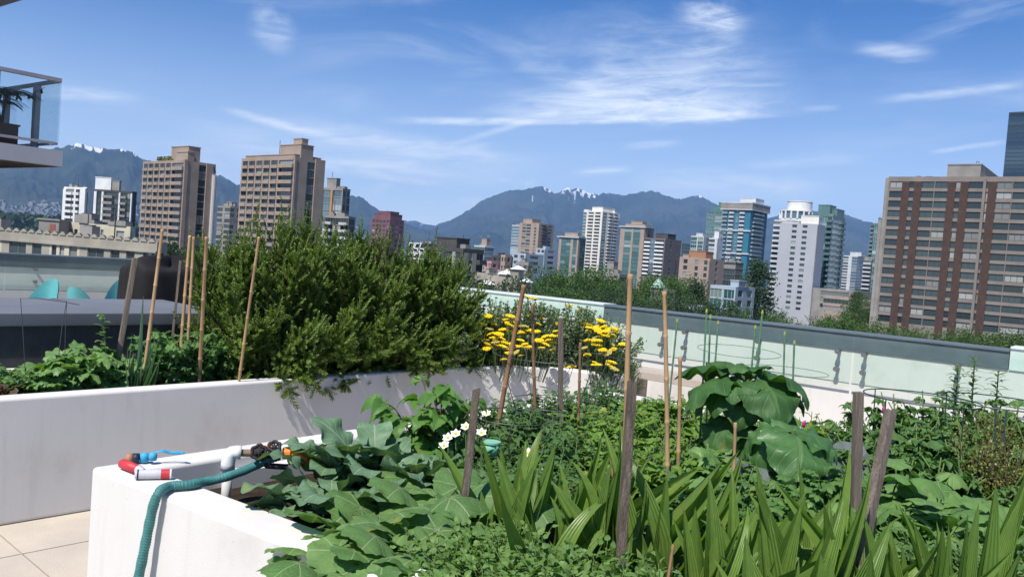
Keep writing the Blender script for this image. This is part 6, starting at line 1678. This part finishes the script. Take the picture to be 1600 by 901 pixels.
# small dark shrub at the planter end
loc = P(962, 590, 7.0); r = np.random.default_rng(9)
rt = thing('rosemary_shrub', 'small rounded dark shrub hanging at the end of the long planter under the yellow flowers', 'bush', (loc[0], loc[1], .50))
lm = MB(); n = 900
q = r.normal(size=(n, 3)); q /= np.linalg.norm(q, axis=1)[:, None]; q *= r.uniform(.4, 1, (n, 1)) ** .5
po = q * [.20, .17, .20] + [0, 0, .07]; dn = q * .6 + [0, 0, .7] + r.normal(size=(n, 3)) * .25; dn /= np.linalg.norm(dn, axis=1)[:, None]
for j in range(16):
    t_ = j / 16; pj = po + dn * .07 * t_
    rad = r.normal(size=(n, 3)); rad -= dn * (rad * dn).sum(1)[:, None]; rad /= np.linalg.norm(rad, axis=1)[:, None]
    nd = dn * .7 + rad * .7; wv = np.cross(nd, rad); wv /= np.linalg.norm(wv, axis=1)[:, None]
    Vv = np.stack([pj - wv * .002, pj + wv * .002, pj + nd * .020], 1).reshape(-1, 3)
    lm.add(Vv, np.arange(3 * n), np.full(n, 3), 0, None, np.repeat(r.random(n), 3))
lm.build('foliage', L_shrub, rt)
sm = MB(); sm.tube([[0, 0, -.02], [0, 0, .1]], .02, 6); sm.build('stem', M_stemd, rt)

# ------------------------------------------------------------------ yarrow
def umbel(faded=False):
    key = 'umb%d' % faded
    if key in WCACHE: return WCACHE[key]
    rr = np.random.default_rng(4); mb = MB()
    th_ = np.arange(8) * 2 * math.pi / 8
    pts = []
    for k in range(38):
        q = math.sqrt((k + .5) / 38); a = k * 2.4
        pts.append((math.cos(a) * q * .036, math.sin(a) * q * .036, -.008 * q * q + rr.normal() * .001))
    for (x, y, z_) in pts:
        mb.tube([[x, y, z_ - .008], [x, y, z_], [x, y, z_ + .004]], [.003, .0064, .003], 6)
    mb.tube([[0, 0, -.03], [0, 0, -.008]], [.003, .02], 7, 1)
    o = mb.build('flower_head', [m_yel_s if faded else m_yel_f, M_stemg]); me = o.data; bpy.data.objects.remove(o)
    WCACHE[key] = me; return me
r = np.random.default_rng(21)
heads = [(826, 463, 7.3), (836, 466, 7.35), (890, 475, 7.5), (908, 483, 7.6), (862, 492, 7.5), (790, 498, 7.2), (828, 492, 7.3), (846, 496, 7.3), (858, 493, 7.4), (884, 500, 7.5), (842, 505, 7.2), (710, 500, 6.9), (709, 507, 6.9), (685, 515, 6.8), (713, 503, 6.95), (731, 523, 6.95), (737, 519, 7.0),
         (765, 512, 7.05), (783, 498, 7.2), (803, 502, 7.15), (772, 506, 7.1), (785, 513, 7.1), (798, 515, 7.1), (816, 517, 7.1), (838, 516, 7.1), (780, 520, 7.05), (766, 520, 7.05), (772, 526, 7.0), (784, 527, 7.0), (762, 536, 6.95), (776, 538, 6.95), (788, 540, 6.9), (760, 543, 6.9), (774, 533, 6.95), (792, 535, 6.95),
         (814, 530, 6.95), (820, 536, 6.9), (812, 540, 6.9), (824, 540, 6.9), (796, 550, 6.85), (806, 549, 6.85), (787, 560, 6.8), (851, 524, 7.05), (842, 530, 7.0), (853, 536, 7.0), (863, 533, 7.05), (858, 530, 7.05), (846, 542, 6.95), (863, 545, 6.95),
         (915, 503, 7.4), (921, 500, 7.4), (930, 509, 7.35), (938, 514, 7.3), (948, 520, 7.25), (956, 524, 7.2), (962, 512, 7.3), (963, 516, 7.3), (950, 512, 7.35), (957, 537, 7.1), (960, 543, 7.05), (948, 550, 7.0), (918, 553, 6.95), (930, 565, 6.85), (956, 564, 6.9), (952, 569, 6.85), (895, 571, 6.8), (890, 572, 6.8), (960, 574, 6.85), (932, 568, 6.85), (940, 508, 7.3)]
rh = np.random.default_rng(5)
for _ in range(70):
    bx_ = rh.choice([rh.normal(800, 38), rh.normal(940, 20), rh.normal(728, 24)], p=[.48, .27, .25]); heads.append((float(bx_), float(np.clip(rh.normal(522, 17), 492, 560)), float(rh.uniform(6.95, 7.3))))
spots = [(690, 6.75), (712, 6.95), (748, 7.15), (778, 7.15), (806, 7.2), (838, 7.25), (868, 7.3), (902, 7.35), (936, 7.3), (958, 7.25)]
roots = []
for i, (px, Y) in enumerate(spots):
    p = P(px, 580, Y)
    rt = thing('yarrow', 'grey green yarrow with flat yellow flower heads at the end of the long planter', 'flowers', (p[0], p[1], .55), 0, 'yellow yarrow clump')
    roots.append((rt, np.array([p[0], p[1], .55])))
    lm, sm = MB(), MB(); top = [.34, .38, .50, .55, .55, .55, .52, .55, .50, .36][i]
    for k in range(64):
        a = r.random() * 6.28; q = r.uniform(.02, .27); hh = top * r.uniform(.55, 1.25)
        tip = np.array([math.cos(a) * q, math.sin(a) * q, hh]); midp = tip * [.45, .45, .6]
        sm.tube([[tip[0] * .15, tip[1] * .15, 0], midp, tip], .0028, 4)
        n = 75
        t_ = r.uniform(.06, 1, n)[:, None] ** .85
        c0 = (1 - t_) ** 2 * (tip * [.15, .15, 0]) + 2 * t_ * (1 - t_) * midp + t_ ** 2 * tip
        pts = c0 + r.normal(size=(n, 3)) * .028 * (1.35 - t_)
        a_, b_, c_ = quadcloud(pts, r.uniform(.005, .011, n), .3, 1.7); lm.add(a_, b_, c_, 0, None, np.repeat(r.random(n), 4))
    lm.build('foliage', L_yar, rt); sm.build('stem', M_stemg, rt)
sms = {}
for (px, py, Y) in heads:
    p = P(px, py, Y - .13)
    i = int(np.argmin([np.linalg.norm((p - b_)[:2]) for _, b_ in roots])); rt, b_ = roots[i]
    o = bpy.data.objects.new('flower_head', umbel(r.random() < .13)); COL.objects.link(o); o.parent = rt
    o.location = tuple(p - b_); o.rotation_euler = (r.normal() * .22 + .12, r.normal() * .22, r.random() * 6); s_ = r.uniform(.65, 1.25); o.scale = (s_, s_, s_)
    sm = sms.setdefault(i, MB()); q = p - b_
    sm.tube([q * [.5, .5, 0], q * [.9, .9, .5], q - [0, 0, .025]], .0026, 4)
for i, sm in sms.items(): sm.build('flower_stalk', M_stemg, roots[i][0])

# ------------------------------------------------------------------ stakes, canes, cages
def canemat(name, c1, c2):
    return mat(name, c1, c2, .65, .25, 9, .2, 60)
m_cane = mat('bamboo_tan', (0.46, 0.30, 0.16), (0.34, 0.205, 0.105), .6, .3, 5, .2, 60, stretch=(3, 3, .6)); m_cane2 = canemat('bamboo_brown', (0.27, 0.15, 0.08), (0.20, 0.11, 0.06)); m_stake = mat('weathered_wood', (0.235, 0.195, 0.16), (0.135, 0.11, 0.092), .9, .1, 6, .9, 30, stretch=(9, 9, .35))
m_stake2 = mat('darker_weathered_wood', (0.17, 0.138, 0.112), (0.09, 0.072, 0.058), .9, .1, 6, .9, 30, stretch=(9, 9, .35)); m_gstake = mat('green_plastic', (0.10, 0.22, 0.12), None, .5, .3); m_wire = mat('dark_green_wire', (0.02, 0.05, 0.035), None, .5, .4); m_gwire = mat('grey_wire', (0.06, 0.06, 0.06), None, .5, .4)
def cane(label, top, bot, Yt, Yb, dia, mm, name='bamboo_cane', cat='garden cane', group=None, zbot=.42):
    a, b_ = P(*top, Yt), P(*bot, Yb)
    dd_ = b_ - a
    if b_[2] > zbot: b_ = a + dd_ * ((zbot - a[2]) / dd_[2])
    L_ = np.linalg.norm(b_ - a); loc = np.array([b_[0], b_[1], zbot])
    rt = thing(name, label, cat, loc, 0, group)
    n = max(3, int(L_ / .17)); pts = []; rd = []
    bow = np.cross((b_ - a) / L_, [0, 1, 0]) * random.uniform(-.006, .006)
    for i in range(n):
        for e, k in ((0, 1.0), (.90, .96), (.94, 1.28), (.975, 1.0)):
            t_ = (i + e) / n
            pts.append(b_ + (a - b_) * t_ + bow * math.sin(math.pi * t_) - loc); rd.append(dia / 2 * k * (1.08 - .16 * t_))
    pts.append(a - loc); rd.append(dia / 2 * .92)
    mb = MB(); mb.tube(pts, rd, 9); mb.build('culm', mm, rt, smooth=True)
    mb = MB(); dirn = (a - b_) / L_; mb.tube([a - loc + dirn * .0004, a - loc + dirn * .0012], dia / 2 * .55, 8); mb.build('hollow_end', m_cane2, rt)
def stake(label, top, bot, Yt, Yb, wd, mm, group=None, rz=.3, cut=.0):
    a, b_ = P(*top, Yt), P(*bot, Yb); dd_ = b_ - a
    if b_[2] > .42: b_ = a + dd_ * ((.42 - a[2]) / dd_[2])
    loc = np.array([b_[0], b_[1], .42]); dirn = (a - b_); L_ = np.linalg.norm(dirn); dirn /= L_
    x = np.array([math.cos(rz), math.sin(rz), 0]); x -= dirn * (x @ dirn); x /= np.linalg.norm(x); y = np.cross(dirn, x)
    mb = MB(); n = 10; Vv = []
    for i in range(n + 1):
        c_ = b_ - loc + dirn * L_ * i / n; k = 1 + random.uniform(-.03, .03)
        w_ = wd / 2 * k; dx = random.uniform(-.0008, .0008)
        for sx, sy in ((-1, -1), (1, -1), (1, 1), (-1, 1)):
            e = cut * sx * wd if i == n else 0
            Vv.append(c_ + x * (sx * w_ + dx) + y * (sy * w_ * .9) + dirn * e)
    L = [3, 2, 1, 0]; S = [4]
    for i in range(n):
        for q in range(4):
            q2 = (q + 1) % 4; L += [i * 4 + q, i * 4 + q2, i * 4 + 4 + q2, i * 4 + 4 + q]; S.append(4)
    L += [n * 4, n * 4 + 1, n * 4 + 2, n * 4 + 3]; S.append(4)
    mb.add(Vv, L, S)
    o = mb.build('wooden_stake', mm); o.location = tuple(loc); tag(o, label, 'stake', group); bevel(o, .0015, 1)
stake('dark weathered square stake standing amid the sword leaves beside the tall pale cane', (988, 595), (970, 868), 2.56, 2.44, .0255, m_stake2, cut=.0)
stake('leaning dark square stake beside the white flowers', (745, 607), (723, 806), 2.95, 2.82, .024, m_stake2, cut=.15)
stake('upright grey weathered stake, straighter of the twin stakes', (1341, 612), (1336, 860), 2.95, 2.95, .030, m_stake, rz=.1)
stake('leaning grey weathered stake, tilted one of the twin stakes', (1392, 640), (1338, 905), 2.42, 2.30, .0285, m_stake, rz=.5, cut=.1)
stake('grey weathered stake rising before the yellow flowers', (876, 497), (876, 612), 4.75, 4.75, .026, m_stake)
stake('pale grey stake standing in front of the covered grill', (211, 403), (190, 528), wallY(211, 0.5), wallY(190, 0.5), .030, m_stake, rz=.7)
stake('thin grey stake beside the covered grill, shorter than the bamboo pair', (282, 407), (272, 505), wallY(282, 0.85), wallY(272, 0.85), .017, m_stake)
stake('thin dark grey stake at the edge of the feathery bush', (318, 432), (308, 520), wallY(318, 0.85), wallY(308, 0.85), .016, m_stake2)
cane('tall pale bamboo cane rising highest beside the dark weathered stake', (985, 428), (980, 700), 2.85, 2.85, .0205, m_cane)
cane('tall orange brown bamboo cane behind the green wire cage, before the bench', (1038, 455), (1041, 720), 3.55, 3.5, .020, m_cane)
cane('brown bamboo cane ending halfway up beside the bench', (1063, 557), (1058, 740), 3.6, 3.6, .018, m_cane)
cane('thick brown bamboo cane leaning in front of the yellow flowers', (819, 445), (786, 628), 4.3, 4.25, .026, m_cane2)
cane('straight thin bamboo cane in the middle of the yellow flowers', (832, 475), (837, 625), 4.4, 4.4, .018, m_cane2)
cane('short thin brown cane in front of the yarrow', (907, 535), (905, 668), 4.3, 4.3, .015, m_cane2)
cane('short bamboo cane standing in front of the sunflower leaves', (1149, 660), (1146, 742), 3.05, 3.05, .013, m_cane)
cane('short orange cane hidden among the beans and sword leaves', (950, 685), (960, 752), 3.2, 3.15, .011, m_cane2)
cane('thin low cane between the sword leaves close to the planter edge', (1052, 850), (1046, 900), 2.25, 2.22, .010, m_cane2)
cane('bamboo cane leaning before the first tan tower', (254, 358), (228, 562), wallY(254, 0.3), wallY(228, 0.3), .022, m_cane)
cane('bamboo cane, first of the close pair beside the feathery bush', (297, 368), (287, 505), wallY(297, 0.5), wallY(287, 0.45), .022, m_cane)
cane('bamboo cane, second of the close pair beside the feathery bush', (303, 370), (296, 505), wallY(303, 0.4), wallY(296, 0.4), .020, m_cane)
cane('bamboo cane standing alone at the edge of the feathery bush', (323, 370), (316, 508), wallY(323, 0.08), wallY(316, 0.2), .024, m_cane)
cane('long slanting bamboo cane crossing the front of the feathery bush', (405, 370), (375, 588), wallY(405, -0.14), wallY(375, 0.04), .018, m_cane)
GS = 'thin green stakes ringed round the sunflower'
for i, (t_, b_, Y, lb) in enumerate([((1104, 488), (1098, 600), 4.0, 'tall pair of the green plastic stakes ringing the sunflower, paler one'), ((1110, 497), (1106, 600), 4.1, 'tall pair of the green plastic stakes ringing the sunflower, darker one'), ((1122, 506), (1115, 600), 4.25, 'green plastic stake leaning behind the sunflower leaves'),
                                     ((1191, 490), (1180, 600), 4.0, 'tallest green plastic stake in the middle of the sunflower ring'), ((1180, 513), (1172, 600), 4.2, 'green plastic stake close beside the tallest one'), ((1226, 523), (1224, 600), 4.15, 'green plastic stake behind the hanging sunflower leaf'), ((1241, 537), (1238, 620), 3.95, 'shortest green plastic stake of the sunflower ring'), ((1058, 503), (1046, 620), 4.2, 'green plastic stake next to the orange brown bamboo cane')]):
    a, q = P(*t_, Y), P(*b_, Y); dd_ = q - a; q = a + dd_ * ((.45 - a[2]) / dd_[2]); rt = thing('green_stake', lb, 'stake', q, 0, GS)
    mb = MB(); n = 24; pts = [(a - q) * i / n for i in range(n + 1)]; mb.tube(pts, [.0042 * (1.25 if i % 2 else 1) for i in range(n + 1)], 6); mb.build('rod', m_gstake, rt)
    mb = MB(); mb.tube([a - q, a - q + [0, 0, .018]], [.0062, .004], 6); mb.build('cap', mat('yellow_green_plastic', (.30, .36, .06), None, .5), rt)
def hoop(mb, c, rx, rad=.002, ry=None, tilt=(0, 0)):
    n = 40; pts = [[c[0] + math.cos(a) * rx, c[1] + math.sin(a) * (ry or rx), c[2] + tilt[0] * math.cos(a) + tilt[1] * math.sin(a)] for a in np.linspace(0, 2 * math.pi, n + 1)]
    mb.tube(pts, rad, 5, caps=False)
c_ = P(1150, 600, 4.1); ct_ = thing('plant_ring', 'thin pale green wire rings held by the stakes round the sunflower', 'wire ring', (c_[0], c_[1], .45))
mb = MB(); hoop(mb, [0, 0, P(1150, 548, 4.1)[2] - .45], .20, .0016, tilt=(0, .01)); mb.build('ring', m_gstake, ct_); mb = MB(); hoop(mb, [.22, -.05, P(1200, 575, 4.1)[2] - .45], .20, .0016); mb.build('ring', m_gstake, ct_)
def cage(label, px, ytop, Y, rads, zs, mm, nleg=4, rad=.0022, rect=False, name='tomato_cage'):
    p = P(px, ytop, Y); base = np.array([p[0], p[1], .45]); rt = thing(name, label, 'plant cage', base)
    top = p[2] - .45
    for k_, (rr_, zf) in enumerate(zip(rads, zs)):
        mb = MB(); hoop(mb, [0, 0, top * zf], rr_, rad); mb.build('ring', mm, rt)
    for k in range(nleg):
        a = .5 + k * 2 * math.pi / nleg
        pts = [[math.cos(a) * np.interp(z_, zs[::-1], rads[::-1]) , math.sin(a) * np.interp(z_, zs[::-1], rads[::-1]), top * z_] for z_ in np.linspace(0, 1, 8)]
        mb = MB(); mb.tube(pts, rad, 5); mb.build('leg', mm, rt)
cage('round grey wire tomato cage before the yellow flowers', 870, 556, 4.45, [.345, .24, .15], [1.0, .6, .2], m_gwire)
cage('green wire cage around the dark tomatoes behind the twin stakes', 1440, 622, 4.0, [.26, .25, .24], [1.0, .55, .15], m_wire, 4, .003)
cage('green wire cage enclosing the golden seeding herbs', 1560, 628, 3.75, [.25, .24, .24], [1.0, .55, .15], m_wire, 4, .003)
cage('dark wire cage ringing the pepper plants low between hoop cage and flowers', 800, 650, 3.9, [.2, .15], [1.0, .4], m_gwire, 3)
p0 = P(32, 465, wallY(32, .45)); wf = thing('wire_frame', 'thin bent wire frame standing among the kale in the long planter', 'wire frame', (p0[0], p0[1], .5))
def wr(*pp): return [P(a, b_, wallY(a, .45)) - [p0[0], p0[1], .5] for a, b_, Y in pp]
mb = MB(); mb.tube(wr((40, 590, 4.75), (36, 520, 4.75), (32, 466, 4.75), (60, 466, 4.85), (103, 472, 5.0), (124, 476, 5.05)), .0022, 5); mb.build('wire', m_gwire, wf)
mb = MB(); mb.tube(wr((90, 570, 5.0), (97, 510, 5.0), (104, 470, 5.0), (80, 466, 5.2)), .0022, 5); mb.build('wire', m_gwire, wf)
mb = MB(); mb.tube(wr((101, 580, 5.0), (102, 520, 5.02), (104, 472, 5.0)), .0018, 5); mb.build('wire', m_gwire, wf)
# green wire arch lengths beside the golden herb
for i, (a, b_, lb) in enumerate([((1556, 632), (1553, 760), 'dark green metal rod upright inside the golden herb'), ((1573, 640), (1558, 755), 'dark green metal rod leaning beside the upright one')]):
    pt_, pb_ = P(*a, 3.6), P(*b_, 3.55); pb_ = pt_ + (pb_ - pt_) * ((.45 - pt_[2]) / (pb_[2] - pt_[2])); rt = thing('metal_rod', lb, 'stake', pb_, 0, 'dark green rods')
    mb = MB(); mb.tube([pb_ - pb_, pt_ - pb_], .0045, 7); mb.build('rod', m_wire, rt)

# ------------------------------------------------------------------ hose, standpipe, hand tool
m_hose = mat('teal_hose', (0.055, 0.20, 0.185), (0.04, 0.15, 0.145), .55, .4, 30)
hp = [P(436, 712, 3.27), P(410, 722, 3.23), P(385, 733, 3.17), P(352, 745, 3.10), P(325, 751, 3.06)] + [Pz(x_, y_, .691) for x_, y_ in ((298, 756), (274, 758), (262, 760))] + [P_face(249, 768, .022), P_face(241, 785, .034), P_face(235, 810, .038), P_face(229, 840, .042), P_face(222, 875, .048), P_face(214, 915, .05), P_face(206, 965, .055), P_face(199, 1010, .06)]
hp = np.array(hp)
hp = np.r_[hp, [[hp[-1][0] - .02, hp[-1][1] - .02, .12], [hp[-1][0] - .10, hp[-1][1] + .03, .02], [hp[-1][0] - .30, hp[-1][1] + .30, .02], [hp[-1][0] - .32, hp[-1][1] + .62, .02], [hp[-1][0] - .25, hp[-1][1] + .80, .02]]]
def smooth_path(pts, n):
    pts = np.asarray(pts); seg = np.r_[0, np.cumsum(np.linalg.norm(np.diff(pts, axis=0), axis=1))]
    out = []
    for q in np.linspace(0, seg[-1], n):
        i = min(max(np.searchsorted(seg, q) - 1, 0), len(pts) - 2); t_ = (q - seg[i]) / (seg[i + 1] - seg[i])
        p0_, p1_, p2_, p3_ = pts[max(i - 1, 0)], pts[i], pts[i + 1], pts[min(i + 2, len(pts) - 1)]
        out.append(.5 * ((2 * p1_) + (-p0_ + p2_) * t_ + (2 * p0_ - 5 * p1_ + 4 * p2_ - p3_) * t_ ** 2 + (-p0_ + 3 * p1_ - 3 * p2_ + p3_) * t_ ** 3))
    return np.array(out)
hs_ = smooth_path(hp, 620); rd = .0165 * (1 + .11 * np.sin(np.arange(620) * 2.1) + .04 * np.sin(np.arange(620) * .31))
o0 = hp[0].copy(); mb = MB(); mb.tube(hs_ - o0, rd, 12)
o = mb.build('garden_hose', m_hose, smooth=True); o.location = tuple(o0); tag(o, 'ribbed teal expanding garden hose draped over the white planter rim', 'hose')
m_pvc = mat('white_pvc', (0.70, 0.70, 0.68), None, .35, .5)
m_orange = mat('orange_plastic', (0.72, 0.20, 0.02), None, .45, .4)
m_brass = mat('old_brass', (0.26, 0.18, 0.10), (0.18, 0.13, 0.09), .5, .4, 30, metal=.5)
vp = P(357, 712, 3.20); sp_ = thing('standpipe', 'white plastic standpipe with elbow, black valves and orange hose connectors', 'tap', (vp[0], vp[1], .5))
top = P(357, 712, 3.20)[2] - .5
mb = MB(); mb.tube([[0, 0, 0], [0, 0, top - .03]], .019, 16); mb.build('pipe', m_pvc, sp_, smooth=True)
mb = MB(); mb.tube([[0, 0, top - .055], [0, 0, top - .03], [0.003, 0, top], [.012, .004, top + .014], [.03, .008, top + .016], [.045, .012, top + .015]], [.027, .027, .026, .026, .026, .027], 16); mb.build('elbow', m_pvc, sp_, smooth=True)
hx = np.array([.97, .20, 0.02]); hx /= np.linalg.norm(hx); c0 = np.array([.045, .012, top + .013]); hy = np.cross([0, 0, 1], hx)
mb = MB(); mb.tube([c0, c0 + hx * .05], .014, 10); mb.build('nipple', m_brass, sp_)
for k, (s_, sc_) in enumerate(((.07, 1.0), (.125, .8))):
    mb = MB(); c_ = c0 + hx * s_; mb.tube([c_ - hx * .025, c_ - hx * .02, c_, c_ + hx * .02, c_ + hx * .026], [.016, .021, .024, .021, .016], 12); mb.build('valve_body', m_blk, sp_, smooth=True)
    hdir = -hy * .8 + np.array([0, 0, .25 if k == 0 else .9]); hdir /= np.linalg.norm(hdir)
    mb = MB(); mb.tube([c_, c_ + hdir * .045], .007, 8)
    wc = c_ + hdir * .045; w1 = np.cross(hdir, hx); w1 /= np.linalg.norm(w1); w2 = np.cross(hdir, w1)
    ring_ = [wc + (w1 * math.cos(a) + w2 * math.sin(a)) * .027 * sc_ * (1 + .10 * math.cos(6 * a)) for a in np.linspace(0, 2 * math.pi, 49)]
    mb.tube(ring_, .0065, 7, caps=False)
    for a in range(3): mb.tube([wc + (w1 * math.cos(a * 2.09) + w2 * math.sin(a * 2.09)) * .026 * sc_, wc - (w1 * math.cos(a * 2.09) + w2 * math.sin(a * 2.09)) * .026 * sc_], .004, 5)
    mb.build('handwheel', m_blk, sp_, smooth=True)
mb = MB(); c_ = c0 + hx * .155; mb.tube([c_, c_ + hx * .004, c_ + hx * .03, c_ + hx * .034], [.019, .023, .023, .018], 14); mb.build('connector', m_orange, sp_)
mb = MB(); c_ = c0 + hx * .10 + hy * .035 + [0, 0, .012]; mb.tube([c_ - hx * .03, c_ + hx * .02], .010, 10); mb.build('connector', m_orange, sp_)
mb = MB(); c_ = c0 + hx * .19; mb.tube([c_, c_ + hx * .02 - [0, 0, .004], c_ + hx * .05 - [0, 0, .02], c_ + hx * .075 - [0, 0, .05]], [.014, .016, .015, .014], 12); mb.build('connector', m_orange, sp_, smooth=True)
mb = MB(); c_ = c0 + hx * .07; mb.tube([c_ - [0, 0, .02], c_ + hx * .03 - [0, 0, .05], c_ + hx * .11 - [0, 0, .055]], .012, 9); mb.build('outlet', m_blk, sp_)
# red and silver tool
def zr(px, py, z_=.695): return Pz(px, py, z_)
ta, tb_ = zr(209, 739), zr(268, 738); ta[2] = tb_[2] = .672 + .0185
ht = thing('hand_tool', 'red and silver tool handles tied with blue cord on the white planter corner', 'garden tool', (ta[0], ta[1], .67))
oo = np.array(ht.location); dr = (tb_ - ta); Lt = np.linalg.norm(dr); dr /= Lt
m_red = mat('red_grip', (0.50, 0.035, 0.045), (0.42, 0.03, 0.04), .5, .4, 20); m_silv = mat('silver_sleeve', (0.50, 0.50, 0.52), (0.42, 0.42, 0.45), .35, .5, 10); m_bluec = mat('sky_blue_cord', (0.05, 0.36, 0.60), None, .6, .3)
A_ = ta - oo
mb = MB(); mb.tube([A_ + dr * .004, A_ + dr * .008, A_ + dr * Lt * .72], [.014, .0175, .0175], 20); mb.build('sleeve', m_silv, ht, smooth=False)
mb = MB(); mb.tube([A_ + dr * (Lt * .72), A_ + dr * Lt * .96], [.0182, .0182], 20); mb.build('grip', m_red, ht)
mb = MB(); mb.tube([A_ + dr * Lt * .96, A_ + dr * Lt, A_ + dr * (Lt + .002)], [.0185, .0185, .014], 20); mb.build('end_cap', m_white, ht)
mb = MB(); mb.tube([A_ + dr * .012, A_ + dr * .017], .0186, 20); mb.build('ring', m_blk, ht)
B_ = zr(190, 722) - oo; B_[2] = .022; E_ = zr(224, 735) - oo; E_[2] = .022; d2 = E_ - B_; L2 = np.linalg.norm(d2); d2 /= L2
mb = MB(); mb.tube([B_, B_ + d2 * .004, B_ + d2 * .008, B_ + d2 * (L2 * .8)], [.012, .017, .0185, .0185], 20); mb.build('grip', m_red, ht, smooth=True)
mb = MB(); mb.tube([B_ + d2 * (L2 * .8), B_ + d2 * L2 * 1.02], [.0185, .011], 20); mb.build('collar', m_silv, ht)
c_ = zr(205, 714) - oo; c_[2] = .022
mb = MB(); mb.tube([c_ - dr * .02, c_ - dr * .015, c_ + dr * .005], [.010, .018, .019], 14); mb.build('cap', mat('worn_orange_cap', (.42, .20, .10), None, .6), ht, smooth=True)
mb = MB(); mb.tube([c_ + dr * .005, c_ + dr * .03], [.019, .019], 14); mb.build('barrel', mat('navy_plastic', (.02, .03, .06), None, .5), ht, smooth=True)
c2 = c_ + dr * .048 + [0, 0, .004]
mb = MB(); mb.tube([c2 - [0, 0, .02], c2 + [0, 0, .004], c2 + [0, 0, .014], c2 + [0, 0, .018]], [.016, .019, .014, .004], 12); c3 = c2 + dr * .03 - np.array([-.006, .012, .0]); mb.tube([c3 - [0, 0, .01], c3 + [0, 0, .008], c3 + [0, 0, .018], c3 + [0, 0, .022]], [.015, .017, .012, .004], 12); mb.build('toggle', m_bluec, ht, smooth=True)
for k in range(3):
    pts = [c3 + [0, 0, .016], c3 + dr * .03 + [0.002 * k, .012 - .010 * k, .026], c3 + dr * .06 + [0, .016 - .012 * k, .018], c3 + dr * .095 + [0, .008 - .006 * k, .020 - .003 * k], c3 + dr * .115 + [0, .004, .016]]
    mb = MB(); mb.tube(smooth_path(pts, 24), .0032 - .0007 * k, 7); mb.build('cord', m_bluec, ht, smooth=True)
# small green pot seen under the herbs
pp = P(768, 690, 3.55); gp_ = thing('seed_pot', 'small pale green plastic pot half hidden behind the white flowers', 'pot', (pp[0], pp[1], pp[2] - .06))
mb = MB(); mb.tube([[0, 0, 0], [0, 0, .055]], [.028, .036], 18); mb.build('body', mat('mint_plastic', (.20, .48, .32), None, .4), gp_, smooth=True)
mb = MB(); mb.tube([[0, 0, .0551], [0, 0, .063]], [.040, .040], 18); mb.build('rim', mat('mint_plastic', (.2, .48, .32)), gp_)
gp_['label'] = 'small mint green plastic pot half hidden behind the white flowers'
# ------------------------------------------------------------------ air
m_haze = bpy.data.materials.new('haze_air'); m_haze.use_nodes = True
t = NT(m_haze.node_tree); t.n.remove(t.n['Principled BSDF'])
pv = t.node('ShaderNodeVolumePrincipled')
pv.inputs['Color'].default_value = (0.30, 0.55, 1.0, 1)
pv.inputs['Density'].default_value = 5.0e-5
pv.inputs['Anisotropy'].default_value = 0.0
t.l.new(pv.outputs[0], t.n['Material Output'].inputs['Volume'])
hb = MB(); hb.box((-17000, -600, GZ - 1.0), (17000, 19500, 1500))
tag(hb.build('haze', m_haze), kind='stuff')
